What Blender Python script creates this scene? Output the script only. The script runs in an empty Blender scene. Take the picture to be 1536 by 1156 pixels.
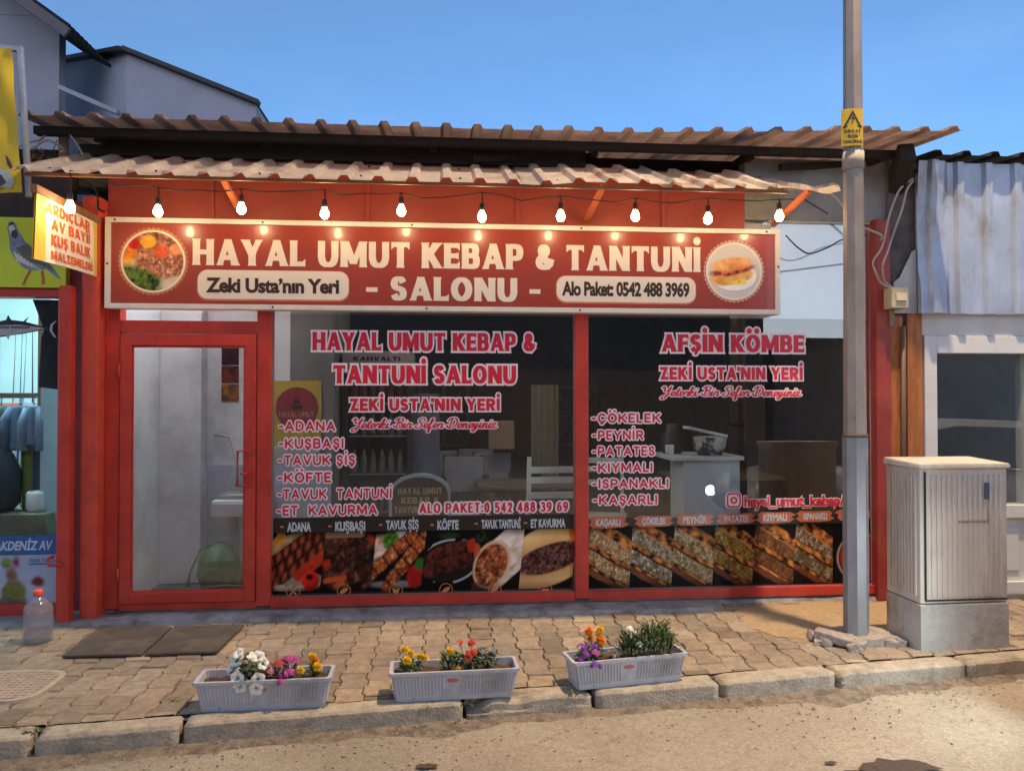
import bpy, bmesh, math, random
import numpy as np
from mathutils import Vector, Matrix, noise as mnoise
random.seed(7)
R = math.radians
SC = bpy.context.scene
COL = SC.collection

# ------------------------------------------------------------------ camera
F_PX = 1154.0
cam_d = bpy.data.cameras.new('camera'); cam = bpy.data.objects.new('camera', cam_d); COL.objects.link(cam)
cam_d.sensor_width = 36.0; cam_d.lens = F_PX / 1536 * 36.0
cam_d.clip_start = 0.05; cam_d.clip_end = 2000
CAM = Vector((0.0, -5.78, 1.57)); TH = R(4.9); PT = math.atan(17 / F_PX)
cam.location = CAM; cam.rotation_euler = (R(90) + PT, 0, -TH)
SC.camera = cam

# ------------------------------------------------------------------ sky
w = bpy.data.worlds.new('World'); SC.world = w; w.use_nodes = True
nt = w.node_tree; bg = nt.nodes['Background']
sky = nt.nodes.new('ShaderNodeTexSky'); sky.sky_type = 'NISHITA'; sky.sun_disc = False
SUN_EL, SUN_ROT = R(10.0), R(200)
sky.sun_elevation = SUN_EL; sky.sun_rotation = SUN_ROT
sky.altitude = 1200; sky.air_density = 1.0; sky.dust_density = 0.4; sky.ozone_density = 5.0; sky.sun_intensity = 1.0
tc = nt.nodes.new('ShaderNodeTexCoord')
mp = nt.nodes.new('ShaderNodeMapping'); mp.inputs['Scale'].default_value = (1.2, 1.2, 3.5)
cl = nt.nodes.new('ShaderNodeTexNoise'); cl.inputs['Scale'].default_value = 2.6; cl.inputs['Detail'].default_value = 5
cr = nt.nodes.new('ShaderNodeValToRGB'); cr.color_ramp.elements[0].position = .52; cr.color_ramp.elements[1].position = .85
cr.color_ramp.elements[0].color = (.075, .075, .075, 1); cr.color_ramp.elements[1].color = (.13, .13, .13, 1)
mx = nt.nodes.new('ShaderNodeMixRGB'); mx.inputs[2].default_value = (4.6, 6.4, 8.0, 1)
nt.links.new(tc.outputs['Generated'], mp.inputs['Vector']); nt.links.new(mp.outputs[0], cl.inputs['Vector'])
nt.links.new(cl.outputs['Fac'], cr.inputs[0]); nt.links.new(cr.outputs[0], mx.inputs[0])
nt.links.new(sky.outputs[0], mx.inputs[1]); nt.links.new(mx.outputs[0], bg.inputs['Color'])
# glow added to the sky behind the camera, brightening the shopfront and its glass
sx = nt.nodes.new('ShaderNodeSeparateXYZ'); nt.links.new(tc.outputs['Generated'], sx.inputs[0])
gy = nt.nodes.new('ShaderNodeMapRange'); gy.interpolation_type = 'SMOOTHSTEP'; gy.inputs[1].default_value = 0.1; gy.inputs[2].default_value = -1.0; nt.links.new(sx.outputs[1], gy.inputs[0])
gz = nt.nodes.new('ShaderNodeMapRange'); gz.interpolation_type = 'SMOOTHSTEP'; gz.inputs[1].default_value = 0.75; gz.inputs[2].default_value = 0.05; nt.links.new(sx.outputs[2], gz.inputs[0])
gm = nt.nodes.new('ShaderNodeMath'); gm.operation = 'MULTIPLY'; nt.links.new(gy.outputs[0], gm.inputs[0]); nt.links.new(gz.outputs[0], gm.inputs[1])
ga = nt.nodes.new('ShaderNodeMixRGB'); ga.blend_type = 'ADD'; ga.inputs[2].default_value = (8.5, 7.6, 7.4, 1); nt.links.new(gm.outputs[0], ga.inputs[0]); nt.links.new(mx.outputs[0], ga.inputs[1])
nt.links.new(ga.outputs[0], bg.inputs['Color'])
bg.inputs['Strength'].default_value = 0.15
SC.view_settings.view_transform = 'Standard'; SC.view_settings.look = 'None'
SC.view_settings.exposure = 0.55; SC.view_settings.gamma = 1.0
SC.cycles.use_denoising = True
SC.cycles.max_bounces = 8; SC.cycles.transparent_max_bounces = 12
SC.cycles.sample_clamp_indirect = 6.0
LAMP_W = 2450.0          # street lamp on the pole
BULB_E = 60.0            # bare bulbs under the awning
HEAD_W = 32.0            # headlamp of the parked car

# ------------------------------------------------------------------ measuring rays of the photo onto real planes
fwd = Vector((math.sin(TH) * math.cos(PT), math.cos(TH) * math.cos(PT), math.sin(PT)))
rgt = Vector((math.cos(TH), -math.sin(TH), 0)); upv = rgt.cross(fwd)
def _ray(px, py): return fwd + rgt * ((px - 768) / F_PX) + upv * ((578 - py) / F_PX)
def P(px, py, Y=0.0):
    d = _ray(px, py); return CAM + d * ((Y - CAM.y) / d.y)
def G(px, py, z=0.0):
    d = _ray(px, py); return CAM + d * ((z - CAM.z) / d.z)
def PR(x0, y0, x1, y1, Y=0.0):
    a, b = P(x0, y0, Y), P(x1, y0, Y); c, d = P(x0, y1, Y), P(x1, y1, Y)
    return ((a.x + c.x) / 2, (b.x + d.x) / 2, (c.z + d.z) / 2, (a.z + b.z) / 2)   # X0 X1 Z0 Z1

# ------------------------------------------------------------------ materials
def srgb(r, g, b):
    f = lambda c: (c / 255 / 12.92) if c / 255 <= .04045 else ((c / 255 + .055) / 1.055) ** 2.4
    return (f(r), f(g), f(b))
MATS = {}
def mat(name, col, rough=.6, metal=0.0, var=.25, scale=6.0, bump=0.0, bscale=40.0, col2=None, thr=(.45, .65), coat=0.0, spec=.5, stretch=None, chips=None):
    """procedural paint: base colour broken up by noise, optional second colour (rust, dirt) in patches, bump"""
    if name in MATS: return MATS[name]
    m = bpy.data.materials.new(name); m.use_nodes = True; MATS[name] = m
    n, l = m.node_tree.nodes, m.node_tree.links; p = n['Principled BSDF']
    t = n.new('ShaderNodeTexCoord'); src = t.outputs['Object']
    if stretch:
        mm = n.new('ShaderNodeMapping'); mm.inputs['Scale'].default_value = stretch; l.new(src, mm.inputs[0]); src = mm.outputs[0]
    no = n.new('ShaderNodeTexNoise'); no.inputs['Scale'].default_value = scale; no.inputs['Detail'].default_value = 6; no.inputs['Roughness'].default_value = .65
    l.new(src, no.inputs['Vector'])
    r = n.new('ShaderNodeValToRGB'); e = r.color_ramp.elements
    e[0].position = .25; e[1].position = .75
    e[0].color = (*[c * (1 - var) for c in col], 1); e[1].color = (*[min(1, c * (1 + var)) for c in col], 1)
    l.new(no.outputs['Fac'], r.inputs[0]); out = r.outputs[0]
    if col2:
        n2 = n.new('ShaderNodeTexNoise'); n2.inputs['Scale'].default_value = scale * .45; n2.inputs['Detail'].default_value = 9; n2.inputs['Roughness'].default_value = .7
        l.new(src, n2.inputs['Vector'])
        r2 = n.new('ShaderNodeValToRGB'); r2.color_ramp.elements[0].position = thr[0]; r2.color_ramp.elements[1].position = thr[1]
        l.new(n2.outputs['Fac'], r2.inputs[0])
        x = n.new('ShaderNodeMixRGB'); x.inputs[2].default_value = (*col2, 1); l.new(r2.outputs[0], x.inputs[0]); l.new(out, x.inputs[1]); out = x.outputs[0]
    if chips:                                              # (colour, scale, threshold): small chips and scuffs
        n3 = n.new('ShaderNodeTexNoise'); n3.inputs['Scale'].default_value = chips[1]; n3.inputs['Detail'].default_value = 4; n3.inputs['Roughness'].default_value = .8
        l.new(src, n3.inputs['Vector'])
        r3 = n.new('ShaderNodeValToRGB'); r3.color_ramp.elements[0].position = chips[2]; r3.color_ramp.elements[1].position = chips[2] + .02
        l.new(n3.outputs['Fac'], r3.inputs[0])
        x3 = n.new('ShaderNodeMixRGB'); x3.inputs[2].default_value = (*chips[0], 1); l.new(r3.outputs[0], x3.inputs[0]); l.new(out, x3.inputs[1]); out = x3.outputs[0]
    l.new(out, p.inputs['Base Color'])
    p.inputs['Roughness'].default_value = rough; p.inputs['Metallic'].default_value = metal
    p.inputs['Coat Weight'].default_value = coat; p.inputs['Specular IOR Level'].default_value = spec
    if bump:
        nb = n.new('ShaderNodeTexNoise'); nb.inputs['Scale'].default_value = bscale; nb.inputs['Detail'].default_value = 8; l.new(src, nb.inputs['Vector'])
        b = n.new('ShaderNodeBump'); b.inputs['Strength'].default_value = bump; b.inputs['Distance'].default_value = .01
        l.new(nb.outputs['Fac'], b.inputs['Height']); l.new(b.outputs[0], p.inputs['Normal'])
    return m
def schlick(n, l, ior):
    """reflectance of a thin pane, the same on both of its faces"""
    f0 = ((ior - 1) / (ior + 1)) ** 2
    lw = n.new('ShaderNodeLayerWeight'); lw.inputs[0].default_value = .5
    pw = n.new('ShaderNodeMath'); pw.operation = 'POWER'; pw.inputs[1].default_value = 5; l.new(lw.outputs['Facing'], pw.inputs[0])
    ma = n.new('ShaderNodeMath'); ma.operation = 'MULTIPLY_ADD'; ma.inputs[1].default_value = 1 - f0; ma.inputs[2].default_value = f0; l.new(pw.outputs[0], ma.inputs[0])
    return ma.outputs[0]
def glass(name, tint=(.92, .95, .95), ior=1.85, rough=0.0):
    if name in MATS: return MATS[name]
    m = bpy.data.materials.new(name); m.use_nodes = True; MATS[name] = m
    n, l = m.node_tree.nodes, m.node_tree.links; n.remove(n['Principled BSDF'])
    tr = n.new('ShaderNodeBsdfTransparent'); tr.inputs[0].default_value = (*tint, 1)
    gl = n.new('ShaderNodeBsdfGlossy'); gl.inputs['Roughness'].default_value = rough; gl.inputs[0].default_value = (1, 1, 1, 1)
    fr = schlick(n, l, ior)
    x = n.new('ShaderNodeMixShader'); l.new(fr, x.inputs[0]); l.new(tr.outputs[0], x.inputs[1]); l.new(gl.outputs[0], x.inputs[2])
    l.new(x.outputs[0], n['Material Output'].inputs[0]); return m
def emit(name, col, s):
    if name in MATS: return MATS[name]
    m = bpy.data.materials.new(name); m.use_nodes = True; MATS[name] = m
    p = m.node_tree.nodes['Principled BSDF']; p.inputs['Base Color'].default_value = (*col, 1)
    p.inputs['Emission Color'].default_value = (*col, 1); p.inputs['Emission Strength'].default_value = s
    return m
def vcol(name, rough=.45, coat=0.0, bump=0.0, spec=.5):
    """colour read from the mesh's own printed / painted colour attribute"""
    if name in MATS: return MATS[name]
    m = bpy.data.materials.new(name); m.use_nodes = True; MATS[name] = m
    n, l = m.node_tree.nodes, m.node_tree.links; p = n['Principled BSDF']
    a = n.new('ShaderNodeVertexColor'); a.layer_name = 'Col'; l.new(a.outputs[0], p.inputs['Base Color'])
    p.inputs['Roughness'].default_value = rough; p.inputs['Coat Weight'].default_value = coat; p.inputs['Specular IOR Level'].default_value = spec
    if bump:
        t = n.new('ShaderNodeTexCoord'); nb = n.new('ShaderNodeTexNoise'); nb.inputs['Scale'].default_value = 90; nb.inputs['Detail'].default_value = 8; l.new(t.outputs['Object'], nb.inputs['Vector'])
        b = n.new('ShaderNodeBump'); b.inputs['Strength'].default_value = bump; b.inputs['Distance'].default_value = .01
        l.new(nb.outputs['Fac'], b.inputs['Height']); l.new(b.outputs[0], p.inputs['Normal'])
        n2 = n.new('ShaderNodeTexNoise'); n2.inputs['Scale'].default_value = 14; n2.inputs['Detail'].default_value = 10; n2.inputs['Roughness'].default_value = .75; l.new(t.outputs['Object'], n2.inputs['Vector'])
        r = n.new('ShaderNodeValToRGB'); r.color_ramp.elements[0].position = .3; r.color_ramp.elements[1].position = .7
        r.color_ramp.elements[0].color = (.55, .53, .5, 1); r.color_ramp.elements[1].color = (1.25, 1.22, 1.18, 1); l.new(n2.outputs['Fac'], r.inputs[0])
        x = n.new('ShaderNodeMixRGB'); x.blend_type = 'MULTIPLY'; x.inputs[0].default_value = 1; l.new(a.outputs[0], x.inputs[1]); l.new(r.outputs[0], x.inputs[2]); l.new(x.outputs[0], p.inputs['Base Color'])
    return m

# ------------------------------------------------------------------ objects
def tag(o, label=None, cat=None, group=None, kind=None):
    if label: o['label'] = label
    if cat: o['category'] = cat
    if group: o['group'] = group
    if kind: o['kind'] = kind
    return o
def empty(name, loc, label, cat, group=None, rz=0.0):
    o = bpy.data.objects.new(name, None); o.empty_display_size = .1; COL.objects.link(o); o.location = loc; o.rotation_euler = (0, 0, rz)
    return tag(o, label, cat, group)
def wloc(o):
    v = Vector((0, 0, 0))
    while o is not None: v += o.location; o = o.parent
    return v
def link(name, me, material, parent=None):
    o = bpy.data.objects.new(name, me); COL.objects.link(o)
    if material:
        for m_ in (material if isinstance(material, (list, tuple)) else [material]): me.materials.append(m_)
    if parent: o.parent = parent
    return o
class MB:
    def __init__(s): s.bm = bmesh.new(); s.mi = 0
    def face(s, pts):
        try:
            f = s.bm.faces.new([s.bm.verts.new(p) for p in pts]); f.material_index = s.mi; return f
        except ValueError: return None
    def box(s, x0, x1, y0, y1, z0, z1, bev=0.0, M=None):
        b = bmesh.new(); bmesh.ops.create_cube(b, size=1.0)
        for v in b.verts: v.co = Vector(((x0 + x1) / 2 + v.co.x * (x1 - x0), (y0 + y1) / 2 + v.co.y * (y1 - y0), (z0 + z1) / 2 + v.co.z * (z1 - z0)))
        if bev: bmesh.ops.bevel(b, geom=b.edges[:], offset=bev, segments=2, affect='EDGES', profile=.6)
        if M:
            for v in b.verts: v.co = M @ v.co
        s.merge(b); return s
    def merge(s, b):
        mp_ = {v: s.bm.verts.new(v.co) for v in b.verts}
        for f in b.faces:
            g = s.bm.faces.new([mp_[v] for v in f.verts]); g.material_index = s.mi; g.smooth = f.smooth
        b.free()
    def bar(s, p, q, wdt, hgt, bev=0.0):
        """rectangular bar from p to q"""
        p, q = Vector(p), Vector(q); d = q - p; L = d.length
        M = Matrix.Translation(p) @ d.to_track_quat('Z', 'Y').to_matrix().to_4x4()
        return s.box(-wdt / 2, wdt / 2, -hgt / 2, hgt / 2, 0, L, bev, M)
    def tube(s, pts, r, n=8, cap=True, smooth=True):
        pts = [Vector(p) for p in pts]; rs = r if isinstance(r, (list, tuple)) else [r] * len(pts)
        rings = []; up = Vector((0, 0, 1))
        for i, p in enumerate(pts):
            d = (pts[min(i + 1, len(pts) - 1)] - pts[max(i - 1, 0)]).normalized()
            a = d.cross(up)
            if a.length < .05: a = d.cross(Vector((0, 1, 0)))
            a.normalize(); b_ = a.cross(d)
            rings.append([s.bm.verts.new(p + (a * math.cos(2 * math.pi * k / n) + b_ * math.sin(2 * math.pi * k / n)) * rs[i]) for k in range(n)])
        for i in range(len(rings) - 1):
            for k in range(n):
                f = s.bm.faces.new([rings[i][k], rings[i][(k + 1) % n], rings[i + 1][(k + 1) % n], rings[i + 1][k]]); f.smooth = smooth; f.material_index = s.mi
        if cap:
            for rg in (rings[0][::-1], rings[-1]):
                f = s.bm.faces.new(rg); f.material_index = s.mi
        return s
    def lathe(s, prof, c, n=20, axis='Z', smooth=True):
        c = Vector(c); rings = []
        for (r_, h) in prof:
            ring = []
            for k in range(n):
                a = 2 * math.pi * k / n; u, v = r_ * math.cos(a), r_ * math.sin(a)
                q = {'Z': (u, v, h), 'Y': (u, h, v), 'X': (h, u, v)}[axis]; ring.append(s.bm.verts.new(c + Vector(q)))
            rings.append(ring)
        for i in range(len(rings) - 1):
            for k in range(n):
                f = s.bm.faces.new([rings[i][k], rings[i][(k + 1) % n], rings[i + 1][(k + 1) % n], rings[i + 1][k]]); f.smooth = smooth; f.material_index = s.mi
        for rg in (rings[0][::-1], rings[-1]):
            if (rg[0].co - rg[n // 2].co).length > 1e-5:
                f = s.bm.faces.new(rg); f.material_index = s.mi
        return s
    def prism(s, pts, d0, d1, fr):
        """outline pts (u,v) between depths d0,d1 of a frame"""
        a = [s.bm.verts.new(fr(u, v, d0)) for u, v in pts]; b = [s.bm.verts.new(fr(u, v, d1)) for u, v in pts]; n = len(pts)
        for f in ([a[::-1], b] + [[a[i], a[(i + 1) % n], b[(i + 1) % n], b[i]] for i in range(n)]):
            g = s.bm.faces.new(f); g.material_index = s.mi
        return s
    def jitter(s, amp, sc, seed=0):
        for v in s.bm.verts:
            v.co += mnoise.noise_vector(v.co * sc + Vector((seed, seed * 1.7, 0))) * amp
        return s
    def build(s, name, material, parent=None, local=False, recalc=True, smooth=None):
        if recalc: bmesh.ops.recalc_face_normals(s.bm, faces=s.bm.faces[:])
        if parent is not None and not local:
            off = wloc(parent)
            for v in s.bm.verts: v.co -= off
        me = bpy.data.meshes.new(name); s.bm.to_mesh(me); s.bm.free()
        if smooth is not None:
            for p in me.polygons: p.use_smooth = smooth
        return link(name, me, material, parent)
def thing1(mb, name, material, loc, label, cat, group=None, kind=None):
    """a top-level thing that is one mesh, its origin at loc"""
    loc = Vector(loc)
    for v in mb.bm.verts: v.co -= loc
    o = mb.build(name, material, None); o.location = loc; return tag(o, label, cat, group, kind)
def copy_tree(o, parent=None):
    c = o.copy(); COL.objects.link(c); c.parent = parent
    for ch in o.children: copy_tree(ch, c)
    return c
def wall_frame(Y):                       # u = X, v = Z, d = towards the street
    return lambda u, v, d: Vector((u, Y - d, v))
def corrugate(mb, x0, x1, front, back, pitch=.216, top=.045, base=.085, h=.028, th=.0015, ny=6, fn=None):
    """trapezoid-ribbed sheet between a front and a back edge ((y,z) each); fn(x,t,p) may bend it"""
    xs = []; x = math.floor(x0 / pitch) * pitch
    while x < x1 + pitch:
        for dx, hh in ((-base / 2, 0), (-top / 2, h), (top / 2, h), (base / 2, 0)): xs.append((x + dx, hh))
        for q in (.4, .6): xs.append((x + pitch * q, 0))
        x += pitch
    xs = [(a, b) for a, b in xs if x0 <= a <= x1]; xs = [(x0, 0)] + xs + [(x1, 0)]
    b = bmesh.new(); rows = []
    fy, fz = front; by, bz = back; nrm = Vector((0, -(bz - fz), by - fy)).normalized()
    if nrm.z < 0: nrm = -nrm
    for j in range(ny + 1):
        t = j / ny; row = []
        for (xx, hh) in xs:
            p = Vector((xx, fy + (by - fy) * t, fz + (bz - fz) * t)) + nrm * hh
            if fn: p = fn(xx, t, p)
            row.append(b.verts.new(p))
        rows.append(row)
    fs = []
    for j in range(ny):
        for i in range(len(xs) - 1): fs.append(b.faces.new([rows[j][i], rows[j][i + 1], rows[j + 1][i + 1], rows[j + 1][i]]))
    bmesh.ops.solidify(b, geom=fs, thickness=th)
    mb.merge(b); return mb
# ------------------------------------------------------------------ lettering: stroke-built capitals (flared, heavy, rounded), a script hand, and the built-in face
def ell(cx, cy, rx, ry, a0, a1, n=14):
    return [(cx + rx * math.cos(R(a0 + (a1 - a0) * i / n)), cy + ry * math.sin(R(a0 + (a1 - a0) * i / n))) for i in range(n + 1)]
_S = [(.93, .80), (.75, .97), (.45, 1.0), (.15, .92), (.04, .73), (.2, .57), (.5, .5), (.82, .42), (.97, .25), (.84, .07), (.52, 0), (.22, .03), (.05, .2)]
_CED = ('c', [(.55, -.06), (.62, -.14), (.5, -.22), (.36, -.2)])
GL = {
 'A': (.95, [('d', 0, 0, .5, 1), ('d', 1, 0, .5, 1), ('h', .2, .8, .3, 0, 0)]),
 'B': (.78, [('v', 0, 0, 1), ('c', [(0, 1), (.55, 1), (.86, .93), (.93, .76), (.84, .58), (.55, .52), (0, .52)]), ('c', [(0, .52), (.6, .52), (.92, .44), (1, .27), (.92, .07), (.6, 0), (0, 0)])]),
 'C': (.85, [('c', ell(.52, .5, .52, .5, 42, 318, 22))]),
 'D': (.85, [('v', 0, 0, 1), ('c', [(0, 1), (.45, 1), (.8, .88), (1, .5), (.8, .12), (.45, 0), (0, 0)])]),
 'E': (.68, [('v', 0, 0, 1), ('h', 0, 1, 1, 0, 1), ('h', 0, .88, .5, 0, 1), ('h', 0, 1, 0, 0, 1)]),
 'F': (.66, [('v', 0, 0, 1), ('h', 0, 1, 1, 0, 1), ('h', 0, .88, .5, 0, 1)]),
 'G': (.88, [('c', ell(.52, .5, .52, .5, 42, 340, 22)), ('h', .6, 1, .45, 0, 0)]),
 'H': (.86, [('v', 0, 0, 1), ('v', 1, 0, 1), ('h', 0, 1, .5, 0, 0)]),
 'I': (.28, [('v', .5, 0, 1)]),
 'K': (.86, [('v', 0, 0, 1), ('d', .02, .36, .95, 1), ('d', 1, 0, .3, .6)]),
 'L': (.64, [('v', 0, 0, 1), ('h', 0, 1, 0, 0, 1)]),
 'M': (1.1, [('v', 0, 0, 1), ('v', 1, 0, 1), ('d', .5, .12, .05, 1), ('d', .5, .12, .95, 1)]),
 'N': (.9, [('v', 0, 0, 1), ('v', 1, 0, 1), ('d', .97, 0, .03, 1)]),
 'O': (.92, [('c', ell(.5, .5, .5, .5, 0, 360, 26))]),
 'P': (.76, [('v', 0, 0, 1), ('c', [(0, 1), (.55, 1), (.9, .92), (1, .72), (.9, .5), (.55, .42), (0, .42)])]),
 'R': (.82, [('v', 0, 0, 1), ('c', [(0, 1), (.55, 1), (.86, .92), (.95, .74), (.86, .54), (.55, .47), (0, .47)]), ('d', 1, 0, .45, .5)]),
 'S': (.72, [('c', _S)]),
 'T': (.78, [('v', .5, 0, 1), ('h', 0, 1, 1, 1, 1)]),
 'U': (.86, [('c', [(0, 1), (0, .65), (0, .35), (.1, .12), (.3, .01), (.5, -.01), (.7, .01), (.9, .12), (1, .35), (1, .65), (1, 1)])]),
 'V': (.92, [('d', .5, 0, 0, 1), ('d', .5, 0, 1, 1)]),
 'Y': (.88, [('d', .5, .42, 0, 1), ('d', .5, .42, 1, 1), ('v', .5, 0, .5)]),
 'Z': (.76, [('h', 0, 1, 1, 1, 0), ('h', 0, 1, 0, 0, 1), ('d', .05, 0, .95, 1)]),
 '&': (.85, [('c', [(1, .42), (.9, .22), (.68, .04), (.4, 0), (.12, .08), (.02, .27), (.15, .45), (.42, .58), (.62, .72), (.62, .9), (.44, 1), (.24, .93), (.2, .76), (.36, .55), (.62, .28), (1, 0)])]),
 '-': (.5, [('h', 0.05, .95, .44, 0, 0)]), "'": (.22, [('v', .5, .7, 1.02)]), ':': (.26, [('o', .5, .16), ('o', .5, .64)]), ' ': (.34, []),
 '0': (.7, [('c', ell(.5, .5, .5, .5, 0, 360, 24))]),
 '2': (.66, [('c', [(.03, .78), (.15, .95), (.5, 1), (.85, .93), (.95, .72), (.8, .48), (.4, .2), (.05, 0)]), ('h', 0, 1, 0, 0, 0)]),
 '3': (.68, [('c', [(.05, .9), (.4, 1), (.8, .95), (.92, .75), (.8, .57), (.45, .52)]), ('c', [(.45, .52), (.85, .45), (1, .25), (.85, .05), (.45, 0), (.03, .1)])]),
 '4': (.74, [('v', .72, 0, 1), ('h', 0, 1.05, .26, 0, 0), ('d', .02, .26, .65, 1)]),
 '5': (.68, [('h', .1, .92, 1, 0, 0), ('v', .1, .5, 1), ('c', [(.1, .54), (.5, .63), (.88, .52), (1, .3), (.85, .06), (.45, 0), (.03, .08)])]),
 '6': (.7, [('c', [(.85, .97), (.5, .95), (.15, .72), (0, .35), (.12, .08), (.5, 0), (.88, .08), (1, .3), (.85, .54), (.5, .6), (.15, .5), (.03, .35)])]),
 '8': (.7, [('c', ell(.5, .76, .42, .24, 0, 360, 18)), ('c', ell(.5, .26, .5, .26, 0, 360, 18))]),
 '9': (.7, [('c', [(.15, .03), (.5, .05), (.85, .28), (1, .65), (.88, .92), (.5, 1), (.12, .92), (0, .7), (.15, .46), (.5, .4), (.85, .5), (.97, .65)])]),
}
def _alias(ch, base, extra): GL[ch] = (GL[base][0], GL[base][1] + extra)
_alias('İ', 'I', [('o', .5, 1.24)]); _alias('Ş', 'S', [_CED]); _alias('Ç', 'C', [_CED]); _alias('Ö', 'O', [('o', .24, 1.22), ('o', .76, 1.22)]); _alias('Ü', 'U', [('o', .24, 1.22), ('o', .76, 1.22)])
# the script hand: x-height about .5
SCR = {
 'Y': (.72, [[(.02, .82), (.12, .98), (.22, .9), (.2, .6), (.32, .48), (.5, .6), (.7, 1.0)], [(.7, 1.0), (.55, .4), (.4, -.1), (.2, -.3), (.05, -.2), (.2, 0), (.72, .2)]]),
 'e': (.36, [[(.0, .12), (.2, .22), (.32, .38), (.22, .5), (.08, .4), (.06, .16), (.18, 0), (.42, .16)]]),
 't': (.28, [[(.0, .12), (.16, .5), (.24, .85)], [(.24, .85), (.12, .2), (.18, 0), (.34, .14)], [(.04, .56), (.36, .6)]]),
 'r': (.34, [[(.0, .12), (.12, .46), (.16, .52), (.2, .44), (.34, .46), (.28, .2), (.3, .02), (.42, .14)]]),
 'k': (.42, [[(.0, .12), (.2, .6), (.26, .92), (.18, .9), (.1, .5), (.04, 0)], [(.07, .25), (.3, .48), (.3, .32), (.1, .26), (.3, .02), (.48, .14)]]),
 'i': (.24, [[(.0, .12), (.12, .5)], [(.12, .5), (.08, .12), (.14, 0), (.3, .14)], [(.17, .72), (.18, .75)]]),
 'n': (.46, [[(.0, .12), (.1, .5)], [(.1, .5), (.06, 0)], [(.06, .0), (.18, .42), (.3, .5), (.34, .4), (.3, .1), (.36, 0), (.52, .14)]]),
 'y': (.42, [[(.0, .12), (.1, .5)], [(.1, .5), (.08, .12), (.18, .02), (.32, .5)], [(.32, .5), (.24, -.1), (.1, -.34), (-.02, -.24), (.1, -.06), (.48, .16)]]),
 'z': (.38, [[(.0, .3), (.1, .5), (.3, .46), (.04, .04), (.14, .1), (.32, 0), (.44, .12)]]),
 'f': (.34, [[(.0, .12), (.2, .55), (.28, .9), (.18, .92), (.1, .4), (.04, -.3), (.12, -.34), (.16, .0), (.4, .2)]]),
 'B': (.72, [[(.0, .3), (.12, .1), (.26, .2), (.34, .98)], [(.1, .78), (.3, 1.0), (.6, .98), (.66, .75), (.4, .54), (.66, .46), (.68, .14), (.44, 0), (.24, .08)]]),
 'S': (.62, [[(.66, .78), (.58, .98), (.36, .98), (.24, .76), (.42, .52), (.5, .22), (.32, .0), (.08, .06), (.06, .26), (.2, .3)]]),
 'D': (.8, [[(.0, .3), (.12, .05), (.26, .12), (.36, .98)], [(.06, .72), (.26, 1.0), (.6, .98), (.78, .6), (.62, .14), (.34, 0), (.12, .06)]]),
 ' ': (.30, []),
}
def catmull(pts, k=5):
    if len(pts) < 3: return pts
    closed = abs(pts[0][0] - pts[-1][0]) < 1e-6 and abs(pts[0][1] - pts[-1][1]) < 1e-6
    out = []; n = len(pts)
    for i in range(n - 1):
        p1, p2 = pts[i], pts[i + 1]
        p0 = pts[i - 1] if i else (pts[-2] if closed else p1)
        p3 = pts[i + 2] if i + 2 < n else (pts[1] if closed else p2)
        for j in range(k):
            t = j / k
            out.append(tuple(.5 * (2 * p1[a] + (p2[a] - p0[a]) * t + (2 * p0[a] - 5 * p1[a] + 4 * p2[a] - p3[a]) * t * t + (3 * p1[a] - p0[a] - 3 * p2[a] + p3[a]) * t ** 3) for a in (0, 1)))
    out.append(pts[-1]); return out
def ribbon(pts, hw, o=0.0, ext=True):
    """quads of a stroke along pts; hw(dx,dy) half width"""
    L, Rr = [], []; n = len(pts)
    closed = abs(pts[0][0] - pts[-1][0]) < 1e-6 and abs(pts[0][1] - pts[-1][1]) < 1e-6 and n > 4
    for i, (x, y) in enumerate(pts):
        if closed and i in (0, n - 1): a, b = pts[-2], pts[1]
        else: a, b = pts[max(0, i - 1)], pts[min(n - 1, i + 1)]
        dx, dy = b[0] - a[0], b[1] - a[1]; l = math.hypot(dx, dy) or 1e-6; dx /= l; dy /= l
        h = hw(dx, dy) + o
        if ext and not closed and o:
            if i == 0: x -= dx * o; y -= dy * o
            if i == n - 1: x += dx * o; y += dy * o
        L.append((x - dy * h, y + dx * h)); Rr.append((x + dy * h, y - dx * h))
    return [[L[i], Rr[i], Rr[i + 1], L[i + 1]] for i in range(n - 1)]
def disc(x, y, r, n=12): return [(x + r * math.cos(2 * math.pi * i / n), y + r * math.sin(2 * math.pi * i / n)) for i in range(n)]
STY = dict(flared=dict(S=.30, T=.19, F=1.2, rnd=0, gap=.09), heavy=dict(S=.3, T=.235, F=1.0, rnd=0, gap=.1), round=dict(S=.2, T=.2, F=1.0, rnd=1, gap=.16), tall=dict(S=.17, T=.15, F=1.0, rnd=1, gap=.1, wx=.62))
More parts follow.
